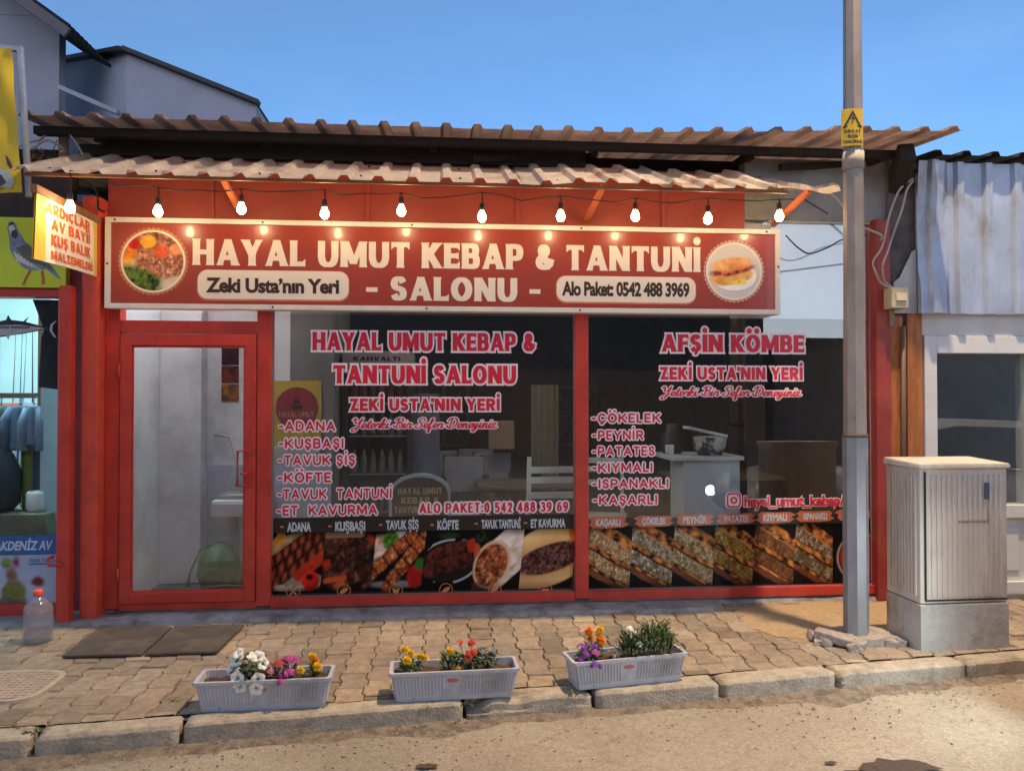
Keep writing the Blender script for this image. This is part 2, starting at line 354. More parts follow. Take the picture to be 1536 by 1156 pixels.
def strokes(text, sty, o=0.0):
    """list of strokes, each a list of polygons, for text with cap height 1 starting at x=0; returns strokes, width"""
    st = STY[sty]; S, T, Fl, rnd, gap = st['S'], st['T'], st['F'], st['rnd'], st['gap']; wx = st.get('wx', 1.0)
    out = []; x = 0.0
    for ch in text:
        W, gs = GL[ch]; W = W * wx if ch not in ' I İ' else W * (.7 if wx < 1 else 1)
        if sty == 'heavy' and ch not in " '-": W += .06
        X = lambda u: x + S / 2 + u * (W - S)
        Yc = lambda v: T / 2 + v * (1 - T)
        for g in gs:
            k = g[0]
            if k == 'o': out.append([disc(x + W * g[1], g[2], (S * .56 if not rnd else S * .62) + o)])
            elif rnd:
                if k == 'v': pts = [(X(g[1]), Yc(g[2])), (X(g[1]), Yc(g[3]))]
                elif k == 'h': pts = [(X(g[1]), Yc(g[3])), (X(g[2]), Yc(g[3]))]
                elif k == 'd': pts = [(X(g[1]), Yc(g[2])), (X(g[3]), Yc(g[4]))]
                else: pts = catmull([(X(u), Yc(v)) for u, v in g[1]], 3)
                out.append(ribbon(pts, lambda a, b: S / 2, o, False)); out.append([disc(*pts[0], S / 2 + o)]); out.append([disc(*pts[-1], S / 2 + o)])
            elif k == 'v':
                c = X(g[1]); y0, y1 = g[2], g[3]; h = S / 2; e = .13
                ys = [(y0 - o, h * Fl + o), (y0 + e * .35, h * (1 + (Fl - 1) * .45) + o), (y0 + e, h + o), (y1 - e, h + o), (y1 - e * .35, h * (1 + (Fl - 1) * .45) + o), (y1 + o, h * Fl + o)]
                out.append([[(c - a[1], a[0]), (c + a[1], a[0]), (c + b[1], b[0]), (c - b[1], b[0])] for a, b in zip(ys, ys[1:])])
            elif k == 'h':
                xa = X(g[1]) - (S / 2 if g[4] else 0); xb = X(g[2]) + (S / 2 if g[5] else 0); v = g[3]
                if ch in "-": xa -= S / 2; xb += S / 2
                yc = Yc(v) if v in (0, 1) else v; lo, hi = yc - T / 2, yc + T / 2; k2 = T * .55 if Fl > 1 else 0
                def ends(f):
                    d_ = k2 * f; return (lo - (d_ if v > .9 else d_ * .5 if v > .1 else 0) - o, hi + (d_ if v < .1 else d_ * .5 if v < .9 else 0) + o)
                xs = [(xa - o, ends(g[4])), (xa + .12, ends(0)), (xb - .12, ends(0)), (xb + o, ends(g[5]))]
                out.append([[(a[0], a[1][0]), (b[0], b[1][0]), (b[0], b[1][1]), (a[0], a[1][1])] for a, b in zip(xs, xs[1:])])
            elif k == 'd':
                xa, xb = X(g[1]), X(g[3]); ya, yb = g[2], g[4]
                thick = S if (xb - xa) * (1 if ch not in 'AVYM' else 1) <= 0 or ch in 'K' and yb > .9 else S * .78
                if ch in 'ZN': thick = S * .95
                h = thick / 2 / max(.35, abs(yb - ya) / math.hypot(xb - xa, yb - ya)); sl = (xb - xa) / (yb - ya)
                e = .12; Fa = Fl if ya == 0 and ch in 'AKR' else 1; Fb = Fl if yb == 1 and ch in 'VYK' else 1
                oh = o / max(.35, abs(yb - ya) / math.hypot(xb - xa, yb - ya))
                rows = [(ya - (o if ya in (0,) else 0), h * Fa + oh), (ya + e, h + oh), (yb - e, h + oh), (yb + (o if yb == 1 else 0), h * Fb + oh)]
                out.append([[(xa + sl * (a[0] - ya) - a[1], a[0]), (xa + sl * (a[0] - ya) + a[1], a[0]), (xa + sl * (b[0] - ya) + b[1], b[0]), (xa + sl * (b[0] - ya) - b[1], b[0])] for a, b in zip(rows, rows[1:])])
            else:
                pts = [(X(u), Yc(v)) for u, v in g[1]]
                if ch in 'UÜ' and len(pts) > 8: pts[0] = (pts[0][0], 1.0); pts[-1] = (pts[-1][0], 1.0)
                pts = catmull(pts, 4 if len(pts) < 15 else 2)
                thin = T * .8 if g is _CED else T
                big = S * (.6 if g is _CED else 1)
                out.append(ribbon(pts, lambda a, b: (thin + (big - thin) * min(1, abs(b) * 1.15)) / 2, o))
        x += W + gap
    return out, x - gap
def script_strokes(text, o=0.0, wt=.1):
    out = []; x = 0.0
    for ch in text:
        W, gs = SCR[ch]
        for pts in gs:
            q = catmull([(x + u, v) for u, v in pts], 5); out.append(ribbon(q, lambda a, b: wt * (.36 + .34 * abs(b)), o)); out.append([disc(*q[0], wt * .5 + o, 8)]); out.append([disc(*q[-1], wt * .5 + o, 8)])
        x += W * 1.06
    return out, x
def put_strokes(name, st, wd, rect, fr, material, parent, d=0.0, slant=0.0, lift=.0):
    X0, X1, Z0, Z1 = rect; sx = (X1 - X0) / wd; sz = Z1 - Z0; mb = MB(); k = 0
    for polys in st:
        dd = d + (k % 70) * 2.5e-5; k += 1
        for q_, pl in enumerate(polys): dd += 3e-6 * (len(polys) > 12); mb.face([fr(X0 + (u + slant * v) * sx, Z0 + v * sz, dd) for u, v in pl])
    for f in mb.bm.faces:
        pass
    return mb.build(name, material, parent, recalc=False)
def letters(name, text, sty, rect, fr, material, parent, d=.002, outline=None, ow=.07, slant=0.0):
    st, wd = strokes(text, sty)
    o = put_strokes(name, st, wd, rect, fr, material, parent, d + (.003 if outline else 0), slant)
    if outline:
        st2, _ = strokes(text, sty, ow); put_strokes(name + '_outline', st2, wd, rect, fr, outline, parent, d, slant)
    return o
def script(name, text, rect, fr, material, parent, d=.002, outline=None, ow=.095):
    st, wd = script_strokes(text); o = put_strokes(name, st, wd, rect, fr, material, parent, d + (.003 if outline else 0), .18)
    if outline:
        st2, _ = script_strokes(text, ow); put_strokes(name + '_outline', st2, wd, rect, fr, outline, parent, d, .18)
    return o
def typed(name, text, rect, fr, material, parent, d=.002, bold=.02, slant=0.0, outline=None, ow=.04, track=1.0):
    """built-in typeface fitted into rect (baseline to cap height)"""
    def mk(off, dd, nm, mt, ref):
        c = bpy.data.curves.new('type', 'FONT'); c.body = text; c.offset = off; c.resolution_u = 3; c.space_character = track
        o = bpy.data.objects.new('type', c); COL.objects.link(o); bpy.context.view_layer.update()
        me = bpy.data.meshes.new_from_object(o.evaluated_get(bpy.context.evaluated_depsgraph_get())); bpy.data.objects.remove(o)
        co = np.empty(len(me.vertices) * 3); me.vertices.foreach_get('co', co); co = co.reshape(-1, 3)
        if ref is None: ref = (co[:, 0].min(), co[:, 0].max())
        X0, X1, Z0, Z1 = rect; cap = .70; off_ = wloc(parent) if parent else Vector()
        for v, q in zip(me.vertices, co):
            u = X0 + (q[0] - ref[0]) / (ref[1] - ref[0]) * (X1 - X0); z = q[1] / cap
            v.co = fr(u + slant * z * (Z1 - Z0), Z0 + z * (Z1 - Z0), dd) - off_
        link(nm, me, mt, parent); return ref
    ref = mk(bold, d + (.003 if outline else 0), name, material, None)
    if outline: mk(bold + ow, d, name + '_outline', outline, ref)
# ------------------------------------------------------------------ printed pictures: colour computed per point of a fine mesh
def _h(i, j, s): 
    v = np.sin(i * 127.1 + j * 311.7 + s * 74.7) * 43758.5453; return v - np.floor(v)
def vn(u, v, s=0):
    i, j = np.floor(u), np.floor(v); f, g = u - i, v - j; f = f * f * (3 - 2 * f); g = g * g * (3 - 2 * g)
    return (_h(i, j, s) * (1 - f) + _h(i + 1, j, s) * f) * (1 - g) + (_h(i, j + 1, s) * (1 - f) + _h(i + 1, j + 1, s) * f) * g
def fbm(u, v, s=0, o=4):
    a, t, n = .5, 0, 0
    for k in range(o): t = t + a * vn(u * 2 ** k, v * 2 ** k, s + k); n += a; a *= .55
    return t / n
def cells(u, v, s=0):
    """nearest jittered point: distance, edge distance, random id"""
    i, j = np.floor(u), np.floor(v); d1 = np.full(u.shape, 9.); d2 = np.full(u.shape, 9.); idd = np.zeros(u.shape)
    for a in (-1, 0, 1):
        for b in (-1, 0, 1):
            x, y = i + a, j + b; d = np.hypot(x + _h(x, y, s) - u, y + _h(x, y, s + 9) - v); c = _h(x, y, s + 5)
            n1 = d < d1; d2 = np.where(n1, d1, np.minimum(d2, d)); idd = np.where(n1, c, idd); d1 = np.where(n1, d, d1)
    return d1, d2 - d1, idd
def lin(c): return np.array(srgb(*c))
def mixc(a, b, t): t = np.clip(t, 0, 1)[..., None]; return a * (1 - t) + b * t
def over(img, col, m): return mixc(img, np.broadcast_to(col, img.shape) if np.ndim(col) == 1 else col, m)
def edge(d, wd=.03): return np.clip(.5 - d / wd, 0, 1)            # inside of a signed distance
def sd_el(u, v, cx, cy, rx, ry, rot=0):
    c, s = math.cos(R(rot)), math.sin(R(rot)); x, y = (u - cx) * c + (v - cy) * s, -(u - cx) * s + (v - cy) * c
    return (np.hypot(x / rx, y / ry) - 1) * min(rx, ry), x / rx, y / ry
def sd_cap(u, v, ax, ay, bx, by, r):
    px, py, dx, dy = u - ax, v - ay, bx - ax, by - ay; t = np.clip((px * dx + py * dy) / (dx * dx + dy * dy), 0, 1)
    return np.hypot(px - t * dx, py - t * dy) - r, t, (px * dy - py * dx) / math.hypot(dx, dy) / r
def base_dark(u, v, s, c=(16, 12, 11)): return lin(c)[None] * (0.6 + .9 * fbm(u * 4, v * 4, s))[..., None]
def meat(u, v, sc, s, cols):
    wu, wv = fbm(u * sc * 1.3, v * sc * 1.3, s + 20) - .5, fbm(u * sc * 1.3, v * sc * 1.3, s + 30) - .5
    d, e, i = cells(u * sc + wu * 1.3, v * sc + wv * 1.3, s); n = fbm(u * sc * 2.2, v * sc * 2.2, s + 3); hl = np.clip(fbm(u * sc * 1.6 + 7, v * sc * 1.6, s + 11) * 3.4 - 1.75, 0, 1)
    k = len(cols) - 1; q = np.clip(i * k, 0, k - .001); a = np.floor(q).astype(int); f = q - a; C = np.array([lin(c) for c in cols])
    c = C[a] * (1 - f[..., None]) + C[a + 1] * f[..., None]
    return c * (np.clip(.35 + e * 3, .35, 1) * (.15 + 1.35 * n) * (1.25 - .6 * d))[..., None] + (hl * .09)[..., None] * np.array([1, .75, .5])
def f_adana(u, v):
    im = base_dark(u, v, 1); d, _, _ = sd_el(u, v, .45, .2, .62, .16); im = over(im, lin((190, 170, 150)), edge(d) * .6)
    for k, (ax, ay, bx, by) in enumerate([(-.1, .82, .45, .95), (-.05, .62, .5, .9), (-.05, .3, .62, .95), (-.1, .12, .6, .8)]):
        pass
    n = fbm(u * 9, v * 9, 4); m, t, x = sd_cap(u, v, -.1, .72, .55, .92, .12); im = over(im, mixc(lin((150, 110, 70)), lin((215, 180, 130)), n * 1.6 - .3), edge(m) * .9)
    for (ax, ay, bx, by, s) in [(-.12, .42, .75, 1.02, 1), (-.05, .22, .92, .98, 2), (.05, .08, 1.02, .84, 3)]:
        m, t, x = sd_cap(u, v, ax, ay, bx, by, .085); st = .5 + .5 * np.sin(t * 40 + x * 1.5 + s + 2.4 * fbm(u * 7, v * 7, s + 5))
        c = mixc(lin((60, 22, 14)), lin((176, 86, 48)), st * (1 - x * x) * (.5 + fbm(u * 20, v * 20, s)))
        im = over(im, c, edge(m))
    m, t, x = sd_cap(u, v, .55, .3, 1.0, .62, .1); im = over(im, lin((190, 60, 30))[None] * (.5 + n)[..., None], edge(m))
    m, x, y = sd_el(u, v, .78, .2, .17, .16); im = over(im, lin((196, 38, 24))[None] * np.clip(1.2 + .5 * y - .4 * x, .3, 1.6)[..., None], edge(m))
    m, x, y = sd_el(u, v, .76, .27, .07, .05); im = over(im, lin((40, 10, 8)), edge(m))
    m, x, y = sd_el(u, v, .35, .1, .33, .05); im = over(im, lin((200, 180, 150)), edge(m) * (fbm(u * 14, v * 14, 8) > .5))
    fl = fbm(u * 6, v * 3, 9); m, x, y = sd_el(u, v, .1, .9, .14, .12); return over(im, mixc(lin((150, 60, 10)), lin((255, 190, 70)), fl * 2 - .4), edge(m) * (fl > .4))
def f_kusbasi(u, v):
    im = base_dark(u, v, 2); m, _, _ = sd_el(u, v, .5, .52, .72, .5, -8)
    c = meat(u, v, 6.5, 3, [(40, 20, 16), (96, 48, 34), (150, 84, 58), (70, 30, 22), (120, 52, 34)]); im = over(im, c, edge(m, .08))
    d, e, i = cells(u * 5, v * 5, 21); im = over(im, lin((190, 60, 34))[None] * (.5 + e)[..., None], edge(m, .08) * (i > .87) * (e > .1))
    m, t, x = sd_cap(u, v, -.05, .95, .7, .96, .05); im = over(im, lin((200, 160, 120)), edge(m) * .7)
    for a in ((.1, .2, .45, .24), (.3, .1, .42, .18)):
        m, t, x = sd_cap(u, v, *a, .045); im = over(im, lin((205, 92, 50)), edge(m))
    return im
def f_sis(u, v):
    im = base_dark(u, v, 3); m, _, _ = sd_el(u, v, .45, .12, .5, .06); im = over(im, lin((170, 165, 160)), edge(m) * .6)
    m, x, y = sd_el(u, v, .1, .72, .24, .2); n = fbm(u * 11, v * 11, 5); im = over(im, mixc(lin((200, 130, 100)), lin((245, 225, 205)), n * 2 - .5), edge(m, .1))
    m, x, y = sd_el(u, v, .55, .93, .22, .1); im = over(im, lin((225, 225, 220)), edge(m))
    m, x, y = sd_el(u, v, .3, .85, .17, .15); im = over(im, mixc(lin((30, 70, 20)), lin((130, 175, 60)), fbm(u * 18, v * 18, 6) * 2 - .5), edge(m + .05 * (fbm(u * 15, v * 15, 2) - .5), .05))
    m, x, y = sd_el(u, v, .85, .25, .17, .2); im = over(im, lin((170, 36, 26))[None] * (.5 + n)[..., None], edge(m))
    m, x, y = sd_el(u, v, .92, .45, .1, .1); im = over(im, lin((60, 110, 40)), edge(m))
    for (ax, ay, bx, by, s) in [(-.05, .28, .78, 1.0, 11), (.32, .1, .98, .92, 12)]:
        m, t, x = sd_cap(u, v, ax, ay, bx, by, .125); seg = np.abs(np.sin(t * 14 + s)); c = meat(u, v, 13, s, [(150, 62, 26), (226, 128, 66), (190, 88, 40), (236, 160, 100)])
        c = mixc(c, lin((70, 24, 12)) + c * 0, (.45 - seg) * 2.2); im = over(im, c * (1.15 - .5 * x * x)[..., None], edge(m + .02 * (1 - seg)))
    return im
def f_kofte(u, v):
    im = base_dark(u, v, 4); m, x, y = sd_el(u, v, .5, .48, .6, .36, 6); im = over(im, lin((205, 205, 205)), edge(np.abs(m) - .012, .03) * (fbm(u * 3, v * 3, 3) > .42)); im = over(im, lin((40, 30, 28)), edge(m + .03))
    for (cx, cy, a, s) in [(.25, .58, 30, 1), (.5, .66, 20, 2), (.74, .7, 15, 3), (.2, .36, 20, 4), (.48, .42, 15, 5), (.76, .48, 10, 6)]:
        m, x, y = sd_el(u, v, cx, cy, .2, .13, a); c = mixc(lin((34, 16, 14)), lin((122, 58, 44)), fbm(u * 16, v * 16, s) * 1.8 - .4 + .25 * y); im = over(im, c, edge(m))
    m, x, y = sd_el(u, v, .93, .74, .1, .12); im = over(im, lin((186, 52, 36)), edge(m)); m, x, y = sd_el(u, v, .45, .92, .2, .05); return over(im, lin((50, 84, 40)), edge(m) * .8)
def f_tantuni(u, v):
    im = base_dark(u, v, 5, (26, 16, 12)); n = fbm(u * 5 + v * 6, v * 14 - u * 10, 2)
    # the rolled flatbread, running from lower left to upper right
    m, t, x = sd_cap(u, v, .42, .38, 1.15, .95, .38); c = mixc(lin((196, 150, 112)), lin((250, 234, 218)), n * 1.5 - .1 - x * .15); im = over(im, c, edge(m) * (v < 1.02 + 0 * u))
    m, x, y = sd_el(u, v, .38, .42, .42, .36, 58); im = over(im, lin((226, 190, 150)), edge(m)); m, x, y = sd_el(u, v, .37, .41, .37, .31, 58)
    im = over(im, meat(u, v, 11, 8, [(120, 46, 20), (206, 106, 54), (170, 74, 36), (230, 150, 100), (150, 50, 24)]), edge(m))
    m, x, y = sd_el(u, v, .14, .9, .13, .1); im = over(im, lin((44, 70, 40)), edge(m) * (fbm(u * 12, v * 12, 4) > .45)); m, x, y = sd_el(u, v, .02, .66, .1, .12); im = over(im, lin((210, 100, 60)), edge(m) * .8)
    m, x, y = sd_el(u, v, .2, .06, .25, .07); return over(im, meat(u, v, 14, 5, [(100, 40, 20), (190, 90, 50)]), edge(m) * .6)
def f_kavurma(u, v):
    im = base_dark(u, v, 6, (24, 14, 10)); m, x, y = sd_el(u, v, .55, .2, .6, .13, 12); im = over(im, lin((96, 56, 34)), edge(m) * .7)
    m, x, y = sd_el(u, v, .5, .66, .72, .4, 14); c = mixc(lin((196, 110, 50)), lin((250, 206, 140)), .5 + .55 * y + .5 * (fbm(u * 5, v * 5, 3) - .5)); im = over(im, c, edge(m))
    m, x, y = sd_el(u, v, .55, .5, .68, .25, 14); im = over(im, meat(u, v, 15, 9, [(48, 26, 24), (110, 66, 60), (150, 96, 84), (70, 36, 32)]), edge(m))
    m2, x, y = sd_el(u, v, .48, .3, .76, .28, 14); c = mixc(lin((186, 116, 60)), lin((236, 190, 130)), .5 - .5 * y); im = over(im, c, edge(m2) * (1 - edge(m + .015)) * (v < .5 + .25 * (u - .5)))
    fl = fbm(u * 8, v * 4, 9); m, x, y = sd_el(u, v, .93, .96, .08, .14); return over(im, lin((240, 140, 40)), edge(m) * (fl > .5))
def f_pastry(fill, sd):
    """two flat filled breads cut open, stacked and running down to the right across the whole panel"""
    def f(u, v):
        im = base_dark(u, v, sd, (26, 18, 16)); q = v + .42 * u + .05 * (fbm(u * 4, v * 4, sd + 8) - .5) + .10 * np.clip(u - .72, 0, 1) ** 1.0 * np.sign(v - .45)
        def band(lo, hi, col, w_=.02): return over(im, col, np.clip((q - lo) / w_, 0, 1) * np.clip((hi - q) / w_, 0, 1))
        n = fbm(u * 9 + v * 5, v * 14, sd + 2); cr = mixc(lin((40, 15, 8)), lin((222, 146, 78)), n * 2.2 - .6 + .25 * np.sin(u * 26 + v * 9))
        im = band(.24, .36, lin((128, 78, 54))[None] * (.4 + 1.1 * fbm(u * 3 + v * 2, v * 22, sd + 4))[..., None])
        im = band(.99, 1.20, cr); im = band(.35, .41, cr * 1.1); im = band(.66, .76, cr)
        gl = lin((176, 112, 54)); f1 = meat(u, v, 17, sd, fill) * .62 + .22 * gl; im = band(.74, 1.0, f1, .03); f2 = meat(u + .3, v, 17, sd + 3, fill) * .62 + .22 * gl; im = band(.40, .655, f2, .03)
        ed_ = fbm(u * 12, v * 12, sd + 9); im = band(.975, 1.01, lin((226, 172, 120))[None] * (.5 + ed_)[..., None]); im = band(.635, .665, lin((60, 30, 20))[None] * (.5 + ed_)[..., None])
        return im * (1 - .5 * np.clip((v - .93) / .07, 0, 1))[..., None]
    return f
F_PAST = [f_pastry([(230, 200, 150), (250, 232, 190), (200, 120, 60), (240, 214, 160)], 31), f_pastry([(230, 226, 205), (196, 190, 165), (90, 100, 60), (240, 236, 220)], 32),
          f_pastry([(240, 230, 200), (210, 196, 150), (120, 130, 70), (226, 216, 180)], 33), f_pastry([(210, 176, 80), (170, 140, 60), (90, 90, 40), (226, 196, 110)], 34),
          f_pastry([(90, 56, 40), (150, 100, 70), (60, 40, 30), (190, 140, 100)], 35), f_pastry([(50, 70, 50), (96, 110, 90), (210, 200, 180), (40, 52, 40)], 36)]
def f_chili(u, v):
    im = base_dark(u, v, 41); m, x, y = sd_el(u, v, .75, .42, .62, .4); im = over(im, lin((170, 160, 150)), edge(np.abs(m) - .014, .03)); return over(im, lin((176, 40, 40))[None] * (.5 + fbm(u * 9, v * 9, 3))[..., None], edge(m + .04))
def f_kebab_plate(u, v):                                    # round picture on the sign
    n = fbm(u * 8, v * 8, 3); im = mixc(lin((150, 120, 100)), lin((232, 214, 200)), n * 1.6 - .3)
    for a, s in (((.3, .95, .35, .35), 1), ((.5, 1.0, .55, .3), 2), ((.7, .95, .78, .25), 3), ((.88, .85, .95, .3), 4)):
        m, t, x = sd_cap(u, v, *a, .1); im = over(im, meat(u, v, 12, s, [(140, 76, 56), (206, 140, 110), (176, 104, 80), (226, 170, 140)]) * (1.2 - .4 * x * x)[..., None], edge(m, .05))
    for (cx, cy, r_, c) in [(.12, .62, .13, (232, 140, 50)), (.2, .78, .1, (200, 40, 30)), (.42, .82, .12, (240, 180, 60)), (.62, .66, .12, (220, 96, 60)), (.85, .7, .1, (230, 150, 110)), (.1, .5, .08, (236, 170, 60))]:
        m, x, y = sd_el(u, v, cx, cy, r_, r_ * .9); im = over(im, lin(c)[None] * (.55 + .8 * fbm(u * 14, v * 14, 5))[..., None], edge(m))
    m, x, y = sd_el(u, v, .3, .18, .42, .2, -22); im = over(im, mixc(lin((24, 50, 18)), lin((120, 150, 70)), fbm(u * 16, v * 16, 6) * 2 - .55), edge(m, .06))
    m, x, y = sd_el(u, v, .8, .15, .2, .1, 20); return over(im, lin((226, 214, 196)), edge(m, .06) * .8)
def f_sandwich_plate(u, v):
    im = np.ones(u.shape + (3,)) * lin((208, 204, 206)); m, x, y = sd_el(u, v, .5, .42, .42, .27); im = over(im, lin((244, 242, 240)), edge(m)); im = over(im, lin((176, 172, 176)), edge(np.abs(m) - .006, .02))
    m, x, y = sd_el(u, v, .45, .4, .4, .14, 10); im = over(im, mixc(lin((200, 130, 60)), lin((244, 204, 130)), fbm(u * 9, v * 9, 2) * 1.5 - .2), edge(m))
    m, x, y = sd_el(u, v, .47, .52, .4, .09, 10); im = over(im, meat(u, v, 18, 4, [(120, 30, 30), (200, 70, 60), (226, 130, 110), (150, 44, 40)]), edge(m))
    m, x, y = sd_el(u, v, .46, .62, .38, .12, 8); im = over(im, mixc(lin((206, 130, 70)), lin((244, 190, 130)), fbm(u * 9, v * 9, 3) * 1.5 - .2 + .2 * y), edge(m))
    m, x, y = sd_el(u, v, .65, .32, .2, .05, 8); return over(im, lin((244, 214, 90)), edge(m) * (fbm(u * 12, v * 12, 4) > .42))
def picture(name, rect, fr, func, material, parent, nx=72, ny=90, d=.002, slant=0.0, disc_=False, label=None, punch=False):
    X0, X1, Z0, Z1 = rect; u, v = np.meshgrid(np.linspace(0, 1, nx + 1), np.linspace(0, 1, ny + 1)); c = np.clip(func(u, v), 0, 1)
    if punch:
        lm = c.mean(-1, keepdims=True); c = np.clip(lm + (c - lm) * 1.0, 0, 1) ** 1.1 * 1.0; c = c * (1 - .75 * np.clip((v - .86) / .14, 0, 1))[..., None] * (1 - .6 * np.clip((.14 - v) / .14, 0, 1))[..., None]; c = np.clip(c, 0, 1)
    off = wloc(parent) if parent else Vector()
    vs = [fr(X0 + a * (X1 - X0) + slant * (b - .5), Z0 + b * (Z1 - Z0), d) - off for a, b in zip(u.ravel(), v.ravel())]
    fs = []
    for j in range(ny):
        for i in range(nx):
            if disc_ and math.hypot((i + .5) / nx - .5, (j + .5) / ny - .5) > .5: continue
            k = j * (nx + 1) + i; fs.append((k, k + 1, k + nx + 2, k + nx + 1))
    me = bpy.data.meshes.new(name); me.from_pydata(vs, [], fs)
    at = me.color_attributes.new('Col', 'FLOAT_COLOR', 'POINT'); at.data.foreach_set('color', np.concatenate([c.reshape(-1, 3), np.ones((c.size // 3, 1))], 1).astype(np.float32).ravel())
    o = link(name, me, material, parent)
    if label: o['label'] = label
    return o
# ------------------------------------------------------------------ palette
RED = mat('red_paint', (.56, .050, .030), .38, var=.25, scale=5, bump=.12, bscale=60, col2=(.34, .028, .02), thr=(.5, .8), chips=((.40, .16, .12), 26, .70))
REDHI = mat('pilaster_red_plaster', (.62, .065, .03), .6, var=.2, scale=7, bump=.35, bscale=35, col2=(.42, .04, .024), thr=(.5, .75), chips=((.50, .28, .2), 14, .69))
MAROON = mat('maroon_recess_paint', (.27, .045, .05), .6, var=.3, scale=5, bump=.1)
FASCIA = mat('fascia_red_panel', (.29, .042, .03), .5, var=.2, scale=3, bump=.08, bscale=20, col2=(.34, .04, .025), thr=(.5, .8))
SHEET_L = mat('awning_sheet_metal', (.64, .57, .51), .5, metal=.2, var=.22, scale=5, bump=.15, bscale=30, col2=(.30, .12, .06), thr=(.52, .7))
SHEET_U = mat('roof_sheet_metal', (.36, .28, .25), .6, metal=.1, var=.3, scale=4, bump=.15, bscale=30, col2=(.17, .12, .10), thr=(.5, .72))
WOODDK = mat('dark_old_wood', (.022, .016, .014), .85, var=.5, scale=8, bump=.4, bscale=30, stretch=(1, 6, 6))
WOODOR = mat('orange_varnished_boards', (.42, .14, .035), .6, var=.4, scale=5, bump=.3, bscale=25, stretch=(6, 6, .8), col2=(.2, .06, .02), thr=(.5, .72))
CONC = mat('grey_concrete', (.24, .23, .23), .9, var=.3, scale=4, bump=.5, bscale=30, col2=(.12, .115, .12), thr=(.5, .7))
CONCL = mat('light_grey_render', (.40, .40, .40), .9, var=.2, scale=3, bump=.3, bscale=25, col2=(.24, .23, .22), thr=(.52, .75))
WHITEP = mat('white_paint', (.66, .66, .64), .5, var=.08, scale=3, bump=.05, col2=(.5, .48, .44), thr=(.58, .85))
WALLW = mat('white_interior_wall', (.64, .66, .68), .8, var=.1, scale=2.2, bump=.1, col2=(.36, .38, .41), thr=(.46, .66))
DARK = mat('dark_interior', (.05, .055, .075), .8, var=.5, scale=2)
BLACKP = mat('black_plastic', (.02, .02, .022), .5, var=.3, scale=8)
GREYP = mat('grey_plastic', (.50, .51, .55), .5, var=.12, scale=7, bump=.08, col2=(.26, .24, .22), thr=(.5, .8), chips=((.24, .2, .16), 18, .66))
STEEL = mat('galvanised_steel', (.34, .34, .36), .5, metal=.6, var=.25, scale=7, bump=.15, bscale=50)
GLASS = glass('window_glass')
SIGNRED = mat('sign_vinyl_red', (.33, .05, .035), .3, var=.08, scale=4, coat=.25)
CREAM = mat('cream_vinyl', (.80, .70, .60), .4, var=.04, scale=4)
INK = mat('dark_brown_vinyl', (.045, .022, .016), .4, var=.1)
TRIMW = mat('white_sign_frame', (.72, .66, .60), .45, var=.1, scale=8, bump=.05)
PINKW = mat('pale_pink_vinyl', (.92, .74, .75), .45, var=.04)
VRED = mat('crimson_vinyl', (.66, .022, .045), .4, var=.06)
GOLD = mat('orange_print', (.62, .22, .06), .5, var=.15)
PRINT = vcol('printed_film', .5, 0.0, spec=.15)
WIRE = mat('cable_sheath', (.02, .018, .018), .6, var=.2)
WIREL = mat('pale_cable_sheath', (.42, .36, .32), .6, var=.2)
FR = wall_frame(0.0)

# ------------------------------------------------------------------ ground
KA, KB = Vector((-1.95, -2.035)), Vector((3.07, -1.455))               # front top edge of the kerb
kd = (KB - KA).normalized(); kn = Vector((-kd.y, kd.x))                 # kn points to the shop
road_m = mat('worn_asphalt', (.385, .325, .245), .92, var=.3, scale=55, bump=1.0, bscale=130, col2=(.27, .215, .155), thr=(.5, .75))
road = MB()
n = 60
def ground_grid(mb, xs, ys, z, amp=0.0):
    V = [[mb.bm.verts.new((x, y, z + amp * (mnoise.noise(Vector((x * .9, y * .9, 3))) + .4 * mnoise.noise(Vector((x * 4, y * 4, 1)))))) for x in xs] for y in ys]
    for j in range(len(ys) - 1):
        for i in range(len(xs) - 1): mb.bm.faces.new([V[j][i], V[j][i + 1], V[j + 1][i + 1], V[j + 1][i]])
xs = [-300, -100, -40, -20, -10] + [-6 + i * .15 for i in range(81)] + [10, 20, 40, 100, 300]
ys = [-300, -100, -40, -20, -12, -8] + [-5.5 + i * .12 for i in range(36)] + [3, 20, 60, 300]
ground_grid(road, xs, ys, -.105, .006)
rn, rl = road_m.node_tree.nodes, road_m.node_tree.links; rp_ = rn['Principled BSDF']; src_ = rp_.inputs['Base Color'].links[0].from_socket
vt = rn.new('ShaderNodeTexVoronoi'); vt.feature = 'DISTANCE_TO_EDGE'; vt.inputs['Scale'].default_value = .9; tcr = rn.new('ShaderNodeTexCoord')
wn = rn.new('ShaderNodeTexNoise'); wn.inputs['Scale'].default_value = 3.0; wn.inputs['Detail'].default_value = 8; rl.new(tcr.outputs['Object'], wn.inputs['Vector'])
av = rn.new('ShaderNodeMixRGB'); av.inputs[0].default_value = .35; rl.new(tcr.outputs['Object'], av.inputs[1]); rl.new(wn.outputs['Color'], av.inputs[2]); rl.new(av.outputs[0], vt.inputs['Vector'])
vr = rn.new('ShaderNodeValToRGB'); vr.color_ramp.elements[0].position = .0; vr.color_ramp.elements[1].position = .012; vr.color_ramp.elements[0].color = (.45, .42, .4, 1); vr.color_ramp.elements[1].color = (1, 1, 1, 1); rl.new(vt.outputs['Distance'], vr.inputs[0])
bn = rn.new('ShaderNodeTexNoise'); bn.inputs['Scale'].default_value = 1.1; bn.inputs['Detail'].default_value = 7; rl.new(tcr.outputs['Object'], bn.inputs['Vector'])
